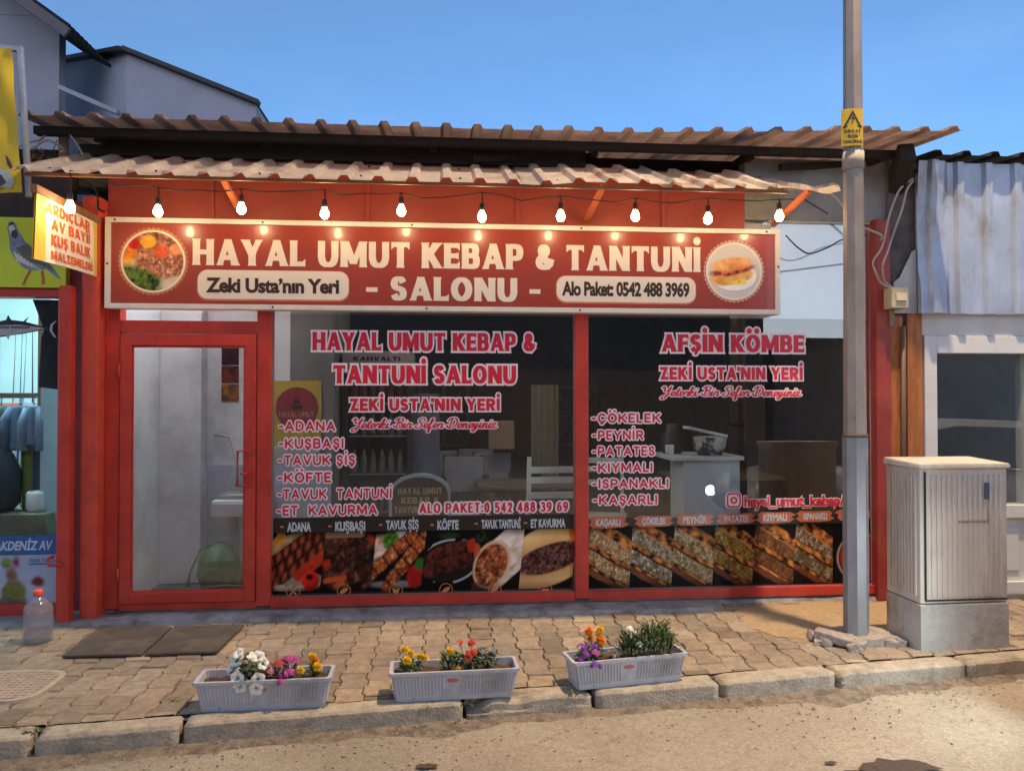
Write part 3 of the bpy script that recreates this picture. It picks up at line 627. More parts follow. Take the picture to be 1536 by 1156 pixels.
br_ = rn.new('ShaderNodeValToRGB'); br_.color_ramp.elements[0].position = .35; br_.color_ramp.elements[1].position = .65; br_.color_ramp.elements[0].color = (.84, .82, .81, 1); br_.color_ramp.elements[1].color = (1.1, 1.08, 1.05, 1); rl.new(bn.outputs['Fac'], br_.inputs[0])
m1_ = rn.new('ShaderNodeMixRGB'); m1_.blend_type = 'MULTIPLY'; m1_.inputs[0].default_value = .22; rl.new(src_, m1_.inputs[1]); rl.new(vr.outputs[0], m1_.inputs[2])
m2_ = rn.new('ShaderNodeMixRGB'); m2_.blend_type = 'MULTIPLY'; m2_.inputs[0].default_value = 1; rl.new(m1_.outputs[0], m2_.inputs[1]); rl.new(br_.outputs[0], m2_.inputs[2]); rl.new(m2_.outputs[0], rp_.inputs['Base Color'])
tag(road.build('road', road_m, None, smooth=True), kind='structure')
# dirt and broken asphalt crust in the gutter
gd = MB(); NN = 160
for k in range(NN):
    ts = [-3 + 9.5 * (k + q) / NN for q in (0, 1)]; wv = [-.07 - .10 * (mnoise.noise(Vector((t * 2.3, 5, 0))) + .5 + .5 * mnoise.noise(Vector((t * 9, 2, 0)))) for t in ts]; wv = [min(-.015, q) for q in wv]
    a0, a1 = KA + kd * ts[0] + kn * .02, KA + kd * ts[1] + kn * .02; b0, b1 = KA + kd * ts[0] + kn * wv[0], KA + kd * ts[1] + kn * wv[1]
    h = lambda t: -.086 + .008 * mnoise.noise(Vector((t * 6, 0, 0)))
    gd.face([(a0.x, a0.y, h(ts[0])), (a1.x, a1.y, h(ts[1])), (b1.x, b1.y, -.109), (b0.x, b0.y, -.109)])
bmesh.ops.remove_doubles(gd.bm, verts=gd.bm.verts[:], dist=1e-5)
tag(gd.build('gutter_dirt', mat('gutter_crust', (.24, .185, .13), .95, var=.4, scale=30, bump=1.0, bscale=70, col2=(.13, .10, .075), thr=(.48, .6)), None), kind='stuff')
# tar patch and stains on the road
st = MB()
for (px, py, r_) in [(1345, 1150, .17), (1275, 1158, .05), (1246, 1143, .03), (640, 1148, .05)]:
    c = G(px, py, -.095); st.face([(c.x + r_ * (1 + .5 * mnoise.noise(Vector((k * .9, px, 0)))) * math.cos(k * .35), c.y + r_ * .45 * (1 + .5 * mnoise.noise(Vector((k * .9, px, 0)))) * math.sin(k * .35), -.094) for k in range(18)])
tag(st.build('road_stain', mat('tar_stain', (.07, .045, .03), .7, var=.3, scale=30, bump=.5)), kind='structure')
# loose grit along the kerb
gr = MB(); rg = random.Random(3)
for k in range(900):
    t = rg.uniform(-2.2, 7.5); dd = -abs(rg.gauss(0, .28)) - .01; q = KA + kd * t + kn * dd; s_ = rg.uniform(.002, .006) * (1.6 if rg.random() < .06 else 1)
    M = Matrix.Translation((q.x, q.y, -.101)) @ Matrix.Rotation(rg.uniform(0, 6), 4, 'Z') @ Matrix.Rotation(rg.uniform(0, 1), 4, 'X')
    gr.box(-s_, s_, -s_ * .8, s_ * .8, -s_ * .6, s_ * .6, 0, M)
tag(gr.build('gravel', mat('grit', (.34, .27, .19), .9, var=.4, scale=80)), kind='stuff')
# kerb stones
kb = MB(); base_t = lambda p: (Vector((p.x, p.y)) - KA).dot(kd)
joints = [-4.2, -3.2, -2.2, -1.2] + [base_t(G(px, py)) for px, py in ((47, 1106), (274, 1082), (697, 1052), (893, 1040), (1090, 1030), (1262, 1012), (1450, 993))] + [4.9 + .9 * k for k in range(1, 7)]
joints = sorted(joints)
for i, (a, b_) in enumerate(zip(joints, joints[1:])):
    L = b_ - a - .022; nb = bmesh.new(); bmesh.ops.create_grid(nb, x_segments=1, y_segments=1, size=.5); nb.free()
    nb = bmesh.new(); bmesh.ops.create_cube(nb, size=1.0)
    for v in nb.verts: v.co = Vector((v.co.x * L, v.co.y * .135 + .0675, v.co.z * .24 - .12))
    bmesh.ops.bevel(nb, geom=nb.edges[:], offset=.009, segments=2, affect='EDGES')
    bmesh.ops.subdivide_edges(nb, edges=[e for e in nb.edges if e.calc_length() > .1], cuts=int(L / .035), use_grid_fill=True)
    bmesh.ops.triangulate(nb, faces=[f for f in nb.faces if len(f.verts) > 4])
    rr = random.Random(i); tilt = rr.uniform(-.012, .012); sh = rr.uniform(-.006, .006)
    broken = 1.9 < (a + b_) / 2 < 2.9 or joints[i + 1] < 3.0 and joints[i] > 2.4
    for v in nb.verts:
        q = v.co.copy(); nz = mnoise.noise(Vector((q.x * 9, q.y * 9, q.z * 9 + i * 3.1))); n3 = mnoise.noise(Vector((q.x * 28, q.y * 28, q.z * 28 + i)))
        v.co += Vector((0, -.5, 1)) * (nz * .004 + n3 * .0025)
        if broken and q.z > -.06 and q.y < .08:
            k = max(0, mnoise.noise(Vector((q.x * 5, i, 0))) + .05); v.co.z -= k * .12; v.co.y += k * .05
        e = min(abs(q.x - L / 2), abs(q.x + L / 2))
        if e < .06 and q.z > -.05: v.co.z -= (.06 - e) * .3 * max(0, .3 + mnoise.noise(Vector((q.x * 11, q.y * 20, i * 7.7))))
    M = Matrix.Translation((KA.x + kd.x * (a + b_) / 2 + kn.x * sh, KA.y + kd.y * (a + b_) / 2 + kn.y * sh, 0)) @ Matrix.Rotation(math.atan2(kd.y, kd.x), 4, 'Z') @ Matrix.Rotation(tilt, 4, 'Y')
    for v in nb.verts: v.co = M @ v.co
    kb.merge(nb)
tag(kb.build('kerb', mat('kerb_concrete', (.42, .35, .26), .9, var=.3, scale=14, bump=.8, bscale=60, col2=(.2, .16, .13), thr=(.52, .7)), None, smooth=True), kind='structure')
# bedding under the paving
bd = MB(); p0 = KA + kd * -5 + kn * .1; p1 = KA + kd * 12 + kn * .1
bd.face([(p0.x, p0.y, -.016), (p1.x, p1.y, -.016), (p1.x, 3, -.016), (p0.x, 3, -.016)])
tag(bd.build('pavement_bedding', mat('bedding_sand', (.11, .085, .06), .95, var=.4, scale=60, bump=.8, bscale=120)), kind='structure')
# interlocking pavers: zigzag joints run from kerb to shop, cross joints are staggered
pv = MB(); cw, pl = .148, .225; bm = pv.bm; lay = None
def zig(y): 
    t = (y / pl) % 1.0; a = .017
    return a * (0 if t < .22 else (t - .22) / .1 if t < .32 else 1 if t < .68 else 1 - (t - .68) / .1 if t < .78 else 0)
cols = {}; rp = random.Random(11); fcol = []
bt = bmesh.new(); cl_ = bt.loops.layers.float_color.new('Col')
for i in range(-36, 44):
    x = i * cw; y0 = -2.9 + (pl / 2 if i % 2 else 0)
    for j in range(15):
        a = y0 + j * pl; b_ = a + pl
        if a > -.05 or x > 6: continue
        ysq = sorted({a, b_} | {a + q * pl for q in (.22, .32, .68, .78)} | {math.floor(a / pl) * pl + q * pl + k * pl for q in (.22, .32, .68, .78) for k in (0, 1)})
        ysq = [y for y in ysq if a <= y <= b_]; g = .0022 * rp.uniform(.6, 2.2)
        Lp = [(x + zig(y) + g, min(max(y, a + g), b_ - g)) for y in ysq]; Rp = [(x + cw + zig(y) - g, min(max(y, a + g), b_ - g)) for y in ysq]
        out = Lp[::-1] + Rp; dz = rp.gauss(0, .0022) ; tx, ty = rp.gauss(0, .012), rp.gauss(0, .012); cx, cy = x + cw / 2, (a + b_) / 2
        sink = -.006 * max(0, mnoise.noise(Vector((x * 1.1, a * 1.1, 5)))) * 2
        zz = lambda px, py: dz + sink + (px - cx) * tx + (py - cy) * ty
        ins = .005; sx, sy = (cw / 2 - ins) / (cw / 2), (pl / 2 - ins) / (pl / 2)
        top = [bt.verts.new((cx + (px - cx) * sx, cy + (py - cy) * sy, zz(px, py))) for px, py in out]
        mid = [bt.verts.new((px, py, zz(px, py) - .005)) for px, py in out]; bot = [bt.verts.new((px, py, -.03)) for px, py in out]
        br = rp.gauss(.95, .16); wm = rp.uniform(-.05, .05); c = (.35 * br + wm * .3, .28 * br, .21 * br - wm * .2, 1); m = len(out)
        fs = [bt.faces.new(top)]
        for k in range(m):
            k2 = (k + 1) % m; f = bt.faces.new([mid[k], mid[k2], top[k2], top[k]]); fs.append(f); f = bt.faces.new([bot[k], bot[k2], mid[k2], mid[k]]); fs.append(f)
        for f in fs:
            for l_ in f.loops: l_[cl_] = c
bmesh.ops.recalc_face_normals(bt, faces=bt.faces[:])
po = KA + kn * .142
bmesh.ops.bisect_plane(bt, geom=bt.verts[:] + bt.edges[:] + bt.faces[:], plane_co=(po.x, po.y, 0), plane_no=(kn.x, kn.y, 0), clear_inner=True)
me = bpy.data.meshes.new('pavement'); bt.to_mesh(me); bt.free(); pv.bm.free()
tag(link('pavement', me, vcol('paver_concrete', .9, bump=.7)), kind='structure')
# concrete apron at the foot of the shopfront
ap = MB(); rr = random.Random(5); pts = []
N = 90; top = []; 
for k in range(N + 1):
    x = -5 + 11 * k / N; y = -.27 + .03 * mnoise.noise(Vector((x * 3, 1, 0))) + .02 * mnoise.noise(Vector((x * 11, 4, 0)))
    if x > 2.05: y += .2
    top.append((x, y))
for k in range(N):
    (xa, ya), (xb, yb) = top[k], top[k + 1]; za = lambda x: .022 + .006 * mnoise.noise(Vector((x * 4, 2, 0)))
    ap.face([(xa, ya + .03, za(xa)), (xb, yb + .03, za(xb)), (xb, .3, .03), (xa, .3, .03)]); ap.face([(xa, ya, -.012), (xb, yb, -.012), (xb, yb + .03, za(xb)), (xa, ya + .03, za(xa))])
bmesh.ops.remove_doubles(ap.bm, verts=ap.bm.verts[:], dist=1e-5)
tag(ap.build('concrete_apron', mat('apron_concrete', (.28, .265, .26), .9, var=.3, scale=9, bump=.6, bscale=40, col2=(.10, .09, .09), thr=(.48, .66)), None), kind='structure')
# drift of sand on the paving by the pole
sd = MB(); c = (2.95, -.55)
ring = [(c[0] + .95 * math.cos(a) * (1 + .3 * mnoise.noise(Vector((math.cos(a) * 2, math.sin(a) * 2, 3)))), c[1] + .5 * math.sin(a) * (1 + .3 * mnoise.noise(Vector((math.cos(a) * 2, math.sin(a) * 2, 8)))), -.004) for a in [k * .1745 for k in range(36)]]
cv = sd.bm.verts.new((c[0], c[1], .016)); rv = [sd.bm.verts.new(p) for p in ring]; mv = [sd.bm.verts.new(((p[0] - c[0]) * .7 + c[0], (p[1] - c[1]) * .7 + c[1], .012 + .003 * mnoise.noise(Vector((p[0] * 5, p[1] * 5, 0))))) for p in ring]
for k in range(36):
    k2 = (k + 1) % 36; sd.bm.faces.new([cv, mv[k], mv[k2]]); sd.bm.faces.new([rv[k], rv[k2], mv[k2], mv[k]])
tag(sd.build('sand_drift', mat('yellow_sand', (.42, .30, .17), .95, var=.25, scale=30, bump=.8, bscale=120), None, smooth=True), kind='stuff')
# ------------------------------------------------------------------ the kebab shop
shop = empty('kebab_shop', (.45, 0, 0), 'single-storey red shopfront with big lettered windows under a ribbed tin awning', 'shop')
ZB, ZT = .055, 2.82                                       # frame bottom and top
XD0, XD1, XM0, XM1, XJ0, XJ1 = -2.43, -1.27, .97, 1.07, 3.32, 3.44
# fixed red frame
f = MB()
f.box(XD0, XD0 + .1, -.05, .06, ZB, ZT, .004); f.box(XD1 - .1, XD1, -.05, .06, ZB, ZT, .004)
f.box(XM0, XM1, -.05, .06, ZB, 2.3, .004); f.box(XD0 + .1, XD1 - .1, -.045, .055, 2.03, 2.12, .003)
f.box(XD1, XM0, -.045, .055, ZB - .015, ZB + .055, .004); f.box(XM1, XJ0, -.045, .055, ZB - .015, ZB + .055, .004)
f.box(XD0 + .1, XD1 - .1, -.04, .05, ZB - .015, ZB + .035, .003)
f.build('frame', RED, shop)
j = MB(); j.box(XJ0, XJ1, -.09, .1, .0, 2.95, .006); j.build('side_post', mat('side_post_red', (.30, .036, .026), .5, var=.3, scale=5, bump=.15, col2=(.36, .11, .04), thr=(.55, .75), chips=((.2, .08, .05), 20, .68)), shop)
# plinth with flaked white paint under the door
p = MB(); p.box(-2.75, 3.5, -.015, .12, -.02, ZB - .012, .004); p.build('plinth', mat('flaked_plinth', (.34, .31, .33), .9, var=.3, scale=6, bump=.6, bscale=30, col2=(.16, .15, .15), thr=(.42, .58)), shop)
# pilaster between the two shops
p = MB(); p.box(-2.545, XD0 - .002, -.16, .14, .0, 2.98, .012); p.jitter(.004, 6); p.build('pilaster', REDHI, shop)
p = MB(); p.box(-2.70, -2.548, .0, .14, .0, 2.98, .0); p.build('recess_panel', MAROON, shop)
# door
door = bpy.data.objects.new('door', None); COL.objects.link(door); door.parent = shop; door.location = (-1.85 - shop.location.x, 0, 0)
dx0, dx1, dz0, dz1 = XD0 + .106, XD1 - .106, ZB + .04, 2.024
d = MB()
for b in ((dx0, dx0 + .075, dz0, dz1), (dx1 - .075, dx1, dz0, dz1)): d.box(b[0], b[1], -.06, .0, b[2], b[3], .004)
d.box(dx0 + .075, dx1 - .075, -.06, .0, dz1 - .085, dz1, .004); d.box(dx0 + .075, dx1 - .075, -.06, .0, dz0, dz0 + .075, .004)
d.box(dx0 + .07, dx1 - .07, -.045, -.038, dz0 + .07, dz0 + .09); d.box(dx0 + .07, dx1 - .07, -.045, -.038, dz1 - .1, dz1 - .08)
d.box(dx0 + .07, dx0 + .09, -.045, -.038, dz0 + .09, dz1 - .1); d.box(dx1 - .09, dx1 - .07, -.045, -.038, dz0 + .09, dz1 - .1)
d.build('leaf_frame', RED, door)
d = MB(); d.box(dx0 + .078, dx1 - .078, -.034, -.028, dz0 + .078, dz1 - .088); d.build('pane', GLASS, door)
h = MB(); hx = dx1 - .085; h.tube([(hx + .05, -.06, 1.18), (hx - .03, -.1, 1.18), (hx - .03, -.1, .93), (hx + .05, -.06, .93)], .011, 8); h.box(hx + .02, hx + .055, -.075, -.06, .98, 1.06, .003); h.tube([(hx + .038, -.075, 1.02), (hx + .038, -.11, 1.02), (hx - .01, -.11, 1.02)], .008); h.build('handle', RED, door)
for z in (.3, 1.75):
    h = MB(); h.tube([(dx0 - .004, -.066, z - .05), (dx0 - .004, -.066, z + .05)], .009); h.build('hinge', RED, door)
# transom pane over the door
t = MB(); t.box(XD0 + .1, XD1 - .1, .0, .006, 2.12, 2.75); t.build('transom_pane', GLASS, shop)
# windows, each with its panes
def window(x0, x1, z0, z1):
    wdw = bpy.data.objects.new('window', None); COL.objects.link(wdw); wdw.parent = shop; wdw.location = ((x0 + x1) / 2 - shop.location.x, 0, 0)
    m = MB(); m.box(x0, x1, .0, .006, z0, z1); m.build('pane', GLASS, wdw)
    m = MB(); g = .008
    for b in ((x0, x0 + g, z0, z1), (x1 - g, x1, z0, z1)): m.box(b[0], b[1], -.006, -.001, b[2], b[3])
    m.box(x0 + g, x1 - g, -.006, -.001, z0, z0 + g); m.build('glazing_seal', mat('glazing_seal', (.25, .23, .22), .6), wdw); return wdw
winL = window(XD1, XM0, ZB + .055, 2.32); winR = window(XM1, XJ0, ZB + .055, 2.93)
# lettering on the glass
def wl(win, text, sty, x0, yt, x1, yb, **k): 
    o = letters('lettering', text, sty, PR(x0, yt, x1, yb), FR, VRED, win, .001, PINKW, **k); o['label'] = 'crimson lettering reading ' + text.replace('-', ' ').strip().lower(); return o
wl(winL, 'HAYAL UMUT KEBAP &', 'flared', 469, 499, 803, 526, ow=.115)
wl(winL, 'TANTUNİ SALONU', 'flared', 500, 548, 774, 575, ow=.115)
wl(winL, "ZEKİ USTA'NIN YERİ", 'heavy', 525, 597.5, 750, 616, ow=.13)
script('lettering', 'Yeterki Bir Sefer Deneyiniz', PR(527, 627, 744, 642, 0), FR, VRED, winL, .001, PINKW)['label'] = 'crimson script lettering under the name'
for k, (tx, x0, x1, yt) in enumerate([('-ADANA', 418, 503, 631), ('-KUŞBAŞI', 418, 516, 657), ('-TAVUK ŞİŞ', 417, 533, 682), ('-KÖFTE', 416, 497, 708), ('-TAVUK  TANTUNİ', 416, 588, 732.5), ('-ET  KAVURMA', 415, 566, 757)]):
    wl(winL, tx, 'round', x0, yt, x1, yt + 15.5, ow=.135)
wl(winL, 'ALO PAKET:0 542 488 39 69', 'tall', 629, 753, 852, 768, ow=.14)
wl(winR, 'AFŞİN KÖMBE', 'flared', 992, 502, 1206, 528, ow=.115)
wl(winR, "ZEKİ USTA'NIN YERİ", 'heavy', 990, 550.5, 1204, 569.5, ow=.13)
script('lettering', 'Yeterki Bir Sefer Deneyiniz', PR(991, 579.5, 1200, 594, 0), FR, VRED, winR, .001, PINKW)['label'] = 'crimson script lettering under the name'
for tx, x0, x1, yt in [('-ÇÖKELEK', 887, 991, 619.5), ('-PEYNİR', 888, 965, 645), ('-PATATES', 888, 982, 669), ('-KIYMALI', 888, 979, 693.5), ('-ISPANAKLI', 888, 1003, 717.5), ('-KAŞARLI', 889, 986, 742)]:
    wl(winR, tx, 'round', x0, yt, x1, yt + 14.5, ow=.135)
typed('lettering', 'hayal_umut_kebap//46', PR(1116, 743, 1290, 758, 0), FR, VRED, winR, .001, .035, outline=PINKW, ow=.055)
# the round-cornered camera emblem before the handle
X0, X1, Z0, Z1 = PR(1088, 738, 1113, 762)
def rrect(x0, x1, z0, z1, r, n=6):
    o = []
    for cx, cz, a in ((x1 - r, z0 + r, -90), (x1 - r, z1 - r, 0), (x0 + r, z1 - r, 90), (x0 + r, z0 + r, 180)):
        o += [(cx + r * math.cos(R(a + 90 * i / n)), cz + r * math.sin(R(a + 90 * i / n))) for i in range(n + 1)]
    return o
e = MB(); e.prism(rrect(X0, X1, Z0, Z1, .035), 0, .0015, FR); e.build('emblem_outline', PINKW, winR)
def ringpoly(mb, outer, inner, d, fr=FR):
    n = len(outer)
    for i in range(n): mb.face([fr(*outer[i], d), fr(*outer[(i + 1) % n], d), fr(*inner[(i + 1) % n], d), fr(*inner[i], d)])
cx, cz = (X0 + X1) / 2, (Z0 + Z1) / 2; hw = (X1 - X0) / 2
e = MB(); ringpoly(e, rrect(cx - hw * .86, cx + hw * .86, cz - hw * .86, cz + hw * .86, .028), rrect(cx - hw * .66, cx + hw * .66, cz - hw * .66, cz + hw * .66, .018), .003)
ringpoly(e, disc(cx, cz, hw * .42, 20), disc(cx, cz, hw * .22, 20), .003); e.face([FR(u, v, .003) for u, v in disc(cx + hw * .45, cz + hw * .45, hw * .1, 8)]); e.build('emblem', VRED, winR)
# red fascia behind the bulbs, grey board at its right end
m = MB()
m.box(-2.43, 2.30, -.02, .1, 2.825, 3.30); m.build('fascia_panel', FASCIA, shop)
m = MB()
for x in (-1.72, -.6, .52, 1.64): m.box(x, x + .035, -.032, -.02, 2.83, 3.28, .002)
m.build('fascia_batten', FASCIA, shop)
m = MB(); m.box(2.302, 3.62, -.02, .1, 2.94, 3.42, .004); m.build('grey_fascia_board', mat('grey_board', (.25, .245, .24), .9, var=.25, scale=3, bump=.3, bscale=20, col2=(.12, .11, .105), thr=(.5, .7)), shop)
m = MB(); m.box(2.5, XJ0, -.012, .0, 2.925, 2.945); m.build('board_edge', mat('pale_edge', (.5, .46, .4), .7), shop)
m = MB(); m.box(2.2, 3.30, .02, .03, 2.18, 2.92); m.build('sky_reflection_board', mat('reflected_sky_blue', (.66, .70, .77), .35, var=.05, scale=2), shop)  # board added in pale blue to stand in for sky reflected in the glass
# struts that hold the awning
AWF, AWB = (-.85, 2.945), (.0, 3.297)
for px in (345, 897, 1195):
    x = P(px, 290, -.4).x; s = MB(); s.bar((x - .02, -.03, 2.90), (x + .0, -.60, 3.02), .035, .035, .003); s.build('awning_strut', mat('orange_strut', (.5, .12, .04), .6, var=.3), shop)
# awning: three overlapping ribbed sheets, the right end torn and bent
aw = bpy.data.objects.new('awning', None); COL.objects.link(aw); aw.parent = shop; aw.location = (0, -.4, 3.1)
def bendA(x, t, p):
    p = p.copy(); p.z += .003 * mnoise.noise(Vector((x * 2.2, t * 1.5, 0))); p.y += .007 * mnoise.noise(Vector((x * 5, t, 7)))
    if x < -2.2: p.z += (-2.2 - x) * .02
    return p
def bendB(x, t, p):
    p = bendA(x, t, p); k = max(0, .75 - abs(x - .62)) if x < .9 else 0
    p.z += .022 - (.03 * max(0, 1 - abs(x - .58) / .3) * (1 - t)); return p
def bendC(x, t, p):
    p = bendA(x, t, p)
    if x > 1.75:
        k = (x - 1.75); p.z += .03 * k * (1 - t) + .055 * k * mnoise.noise(Vector((x * 4.5, t * 2.2, 2))) - .1 * max(0, x - 2.35) * (1 - t) ; p.y += .05 * k * mnoise.noise(Vector((x * 4, t * 2, 9)))
        if x > 2.2: p.z -= (x - 2.2) * .28 * t
    return p
for (xa, xb, fn) in ((-2.68, .66, bendA), (.5, 1.52, bendB), (1.42, 2.64, bendC)):
    m = MB(); corrugate(m, xa, xb, AWF, AWB, fn=fn, ny=10); m.build('awning_sheet', SHEET_L, aw)
m = MB()
for k in range(16):
    x = -2.5 + .324 * k
    for t in (.18, .8):
        y, z = AWF[0] + (AWB[0] - AWF[0]) * t, AWF[1] + (AWB[1] - AWF[1]) * t; m.lathe([(.009, -.002), (.009, .006), (.004, .009)], (x, y, z + .004), 8)
m.build('sheet_screw', mat('screw_head', (.08, .06, .05), .5, metal=.5), aw)
m = MB(); m.box(-2.62, 2.3, -.78, -.755, 2.945, 2.965, .002); m.build('awning_rail', mat('rail_paint', (.28, .12, .07), .6, var=.3), aw)
# upper roof over the whole front, its underside showing
rf = bpy.data.objects.new('roof', None); COL.objects.link(rf); rf.parent = shop; rf.location = (0, .3, 3.5)
def bendR(x, t, p):
    p = p.copy(); p.z += .008 * mnoise.noise(Vector((x * 1.6, t * 2, 4))); p.z += .05 * max(0, x - 1.2) / 2.5 ; p.y -= .12 * max(0, x - 1.0) / 2.7 * (1 - t); p.y += .012 * mnoise.noise(Vector((x * 4, 1, 4))) * (1 - t)
    return p
m = MB(); corrugate(m, -2.86, 3.74, (-.40, 3.455), (3.2, 3.86), h=.032, fn=bendR, ny=5); m.build('roof_sheet', SHEET_U, rf)
m = MB(); m.box(-2.84, 3.5, -.24, -.17, 3.385, 3.44, .004); m.build('front_purlin', WOODDK, rf)
m = MB(); m.box(-2.84, 3.62, .42, .5, 3.44, 3.53, .004); m.build('rear_purlin', WOODDK, rf)
for x in (-2.45, -1.3, -.1, 1.1, 2.3, 3.3):
    m = MB(); m.bar((x, -.165, 3.40), (x + .1, .9, 3.52), .05, .07, .004); m.build('rafter', WOODDK, rf)
for (xa, xb) in ((.2, 1.15), (2.55, 3.35)):
    m = MB(); m.bar((xa, -.1, 3.33), (xb, .05, 3.42), .04, .05, .003); m.build('brace', WOODDK, rf)
m = MB(); m.box(-2.7, 3.62, .6, .66, 2.95, 3.52); m.build('loft_back_board', WOODDK, shop)
m = MB(); m.box(-2.45, 1.05, -.06, -.02, 3.305, 3.43); m.build('cavity_shade_board', WOODDK, shop)  # dark board added across the open roof gap, standing in for its shade
# dark bare wall at the right corner under the roof, and gable timber
m = MB(); m.box(3.445, 3.66, -.06, .2, 2.15, 3.5, .01); m.jitter(.012, 7); m.build('corner_wall', mat('sooty_render', (.10, .085, .08), .95, var=.5, scale=6, bump=.8, bscale=20, col2=(.2, .18, .17), thr=(.55, .7)), shop)
m = MB(); m.bar((3.42, -.35, 3.40), (3.52, -.02, 3.22), .12, .16, .02); m.build('gable_corbel', WOODDK, shop)
m = MB(); pts = [(3.47, 2.22), (3.655, 2.22), (3.655, 2.72), (3.62, 2.70), (3.58, 2.62), (3.52, 2.50), (3.47, 2.46)]; m.prism(pts, .075, .083, FR); m.build('plaster_patch', mat('old_white_plaster', (.52, .50, .48), .9, var=.15, bump=.3), shop)
# interior shell
m = MB(); m.mi = 0
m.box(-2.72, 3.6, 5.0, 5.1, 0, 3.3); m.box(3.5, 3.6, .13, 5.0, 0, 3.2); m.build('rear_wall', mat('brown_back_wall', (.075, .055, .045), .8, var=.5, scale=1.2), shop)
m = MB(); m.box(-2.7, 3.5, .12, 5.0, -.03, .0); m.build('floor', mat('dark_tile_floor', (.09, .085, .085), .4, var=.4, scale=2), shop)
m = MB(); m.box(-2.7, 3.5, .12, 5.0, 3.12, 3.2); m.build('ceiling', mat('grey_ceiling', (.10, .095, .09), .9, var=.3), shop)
m = MB(); m.box(-2.46, -2.40, .12, 1.15, 0, 3.12); m.box(-2.40, -1.36, 1.09, 1.15, 0, 3.12); m.box(-2.40, -2.06, .92, 1.09, 0, 3.12, .01); m.build('washroom_wall', WALLW, shop)
m = MB(); m.box(-1.36, -.98, 1.091, 1.15, 0, 3.12); m.box(-1.04, -.98, 1.15, 2.2, 0, 3.12); m.build('partition_wall', mat('shaded_partition', (.16, .16, .155), .85, var=.25, scale=2.5), shop)  # wall strip beside the lit washroom, its colour darkened to look shaded
m = MB(); m.box(-2.35, -1.6, .5, .62, 3.04, 3.10, .004); m.build('unseen_fill_lamp', emit('washroom_fill', (.92, .97, 1.0), 85.0), shop)  # unseen lamp, added to brighten the room behind the door
m = MB(); m.box(-.4, .9, 1.25, 1.35, 3.05, 3.10, .004); m.build('unseen_fill_lamp', emit('dining_fill', (1.0, .86, .70), 13.0), shop)  # unseen lamp, added to light the dining room furniture
m = MB(); m.box(1.4, 2.8, .42, .52, 3.05, 3.10, .004); m.build('unseen_fill_lamp', emit('dining_fill', (1.0, .86, .70), 13.0), shop)  # unseen lamp, added near the glass to light the counter front
m = MB(); m.box(-2.06, -1.0, 1.07, 1.09, 0.0, .98); m.build('wall_dado', mat('mauve_dado', (.36, .36, .42), .6, var=.1), shop)
# ------------------------------------------------------------------ the long sign board
SY = -.125; FS = wall_frame(SY)
sign = empty('shop_sign', (.06, SY, 2.2), 'long red shop sign with cream capitals and two round food pictures in a white frame', 'sign')
SX0, SX1, SZ0, SZ1 = -2.40, 2.53, 2.195, 2.84
m = MB(); m.box(SX0 + .03, SX1 - .03, SY, -.03, SZ0 + .03, SZ1 - .03); m.build('board', SIGNRED, sign)
m = MB(); fw_ = .036
m.box(SX0, SX1, SY - .018, -.028, SZ1 - fw_, SZ1, .003); m.box(SX0, SX1, SY - .018, -.028, SZ0, SZ0 + fw_, .003)
m.box(SX0, SX0 + fw_, SY - .0165, -.028, SZ0 + fw_, SZ1 - fw_); m.box(SX1 - fw_, SX1, SY - .0165, -.028, SZ0 + fw_, SZ1 - fw_); m.build('frame', TRIMW, sign)
for px, py in ((172, 328), (394, 332), (618, 336), (872, 341), (1150, 347), (160, 395), (409, 463), (640, 465), (870, 467), (1163, 400)):
    q = P(px, py, SY - .02); q.z = SZ1 - .018 if py < 350 else SZ0 + .018 if py > 450 else q.z
    if px == 160: q.x = SX0 + .018
    if px == 1163: q.x = SX1 - .018
    m = MB(); m.lathe([(.008, 0), (.008, -.003), (.004, -.005)], (q.x, SY - .018, q.z), 10, 'Y'); m.build('screw', mat('screw_head', (.08, .06, .05)), sign)
S = lambda x0, y0, x1, y1: PR(x0, y0, x1, y1, SY)
def zrect(x0, x1, z0, z1): return (P(x0, 400, SY).x, P(x1, 400, SY).x, z0, z1)
letters('title_lettering', 'HAYAL UMUT KEBAP & TANTUNİ', 'flared', zrect(289, 1050, P(290, 397, SY).z * .5 + P(1045, 408.5, SY).z * .5, P(290, 358, SY).z * .5 + P(1045, 371, SY).z * .5), FS, CREAM, sign, .001)['label'] = 'big cream capitals of the upper line'
letters('title_lettering', '- SALONU -', 'flared', zrect(549, 811, P(685, 451.5, SY).z, P(685, 416, SY).z), FS, CREAM, sign, .001)['label'] = 'cream capitals of the lower line'
for (x0, x1, z0, z1, tx, tr, sl) in ((297, 523, P(410, 449, SY).z, P(410, 406, SY).z, "Zeki Usta'nın Yeri", (309, 509), .0), (835, 1043, P(940, 453.5, SY).z, P(940, 415, SY).z, 'Alo Paket: 0542 488 3969', (843, 1034), .0)):
    X0, X1, Z0, Z1 = zrect(x0, x1, z0, z1)
    pl = MB(); pl.prism(rrect(X0 - .006, X1 + .006, Z0 - .012, Z1 + .002, .072, 8), 0, .001, FS); pl.build('name_plate_edge', mat('peach_edge', (.62, .22, .10), .4), sign)
    pl = MB(); pl.prism(rrect(X0, X1, Z0, Z1, .07, 8), .001, .0025, FS); pl = pl.build('name_plate', CREAM, sign)
    a, b = P(tr[0], 400, SY).x, P(tr[1], 400, SY).x; typed('plate_lettering', tx.replace("'", '\u2019'), (a, b, Z0 + .05, Z0 + .05 + .098), FS, INK, pl, .0035, .042, slant=sl, track=.95)
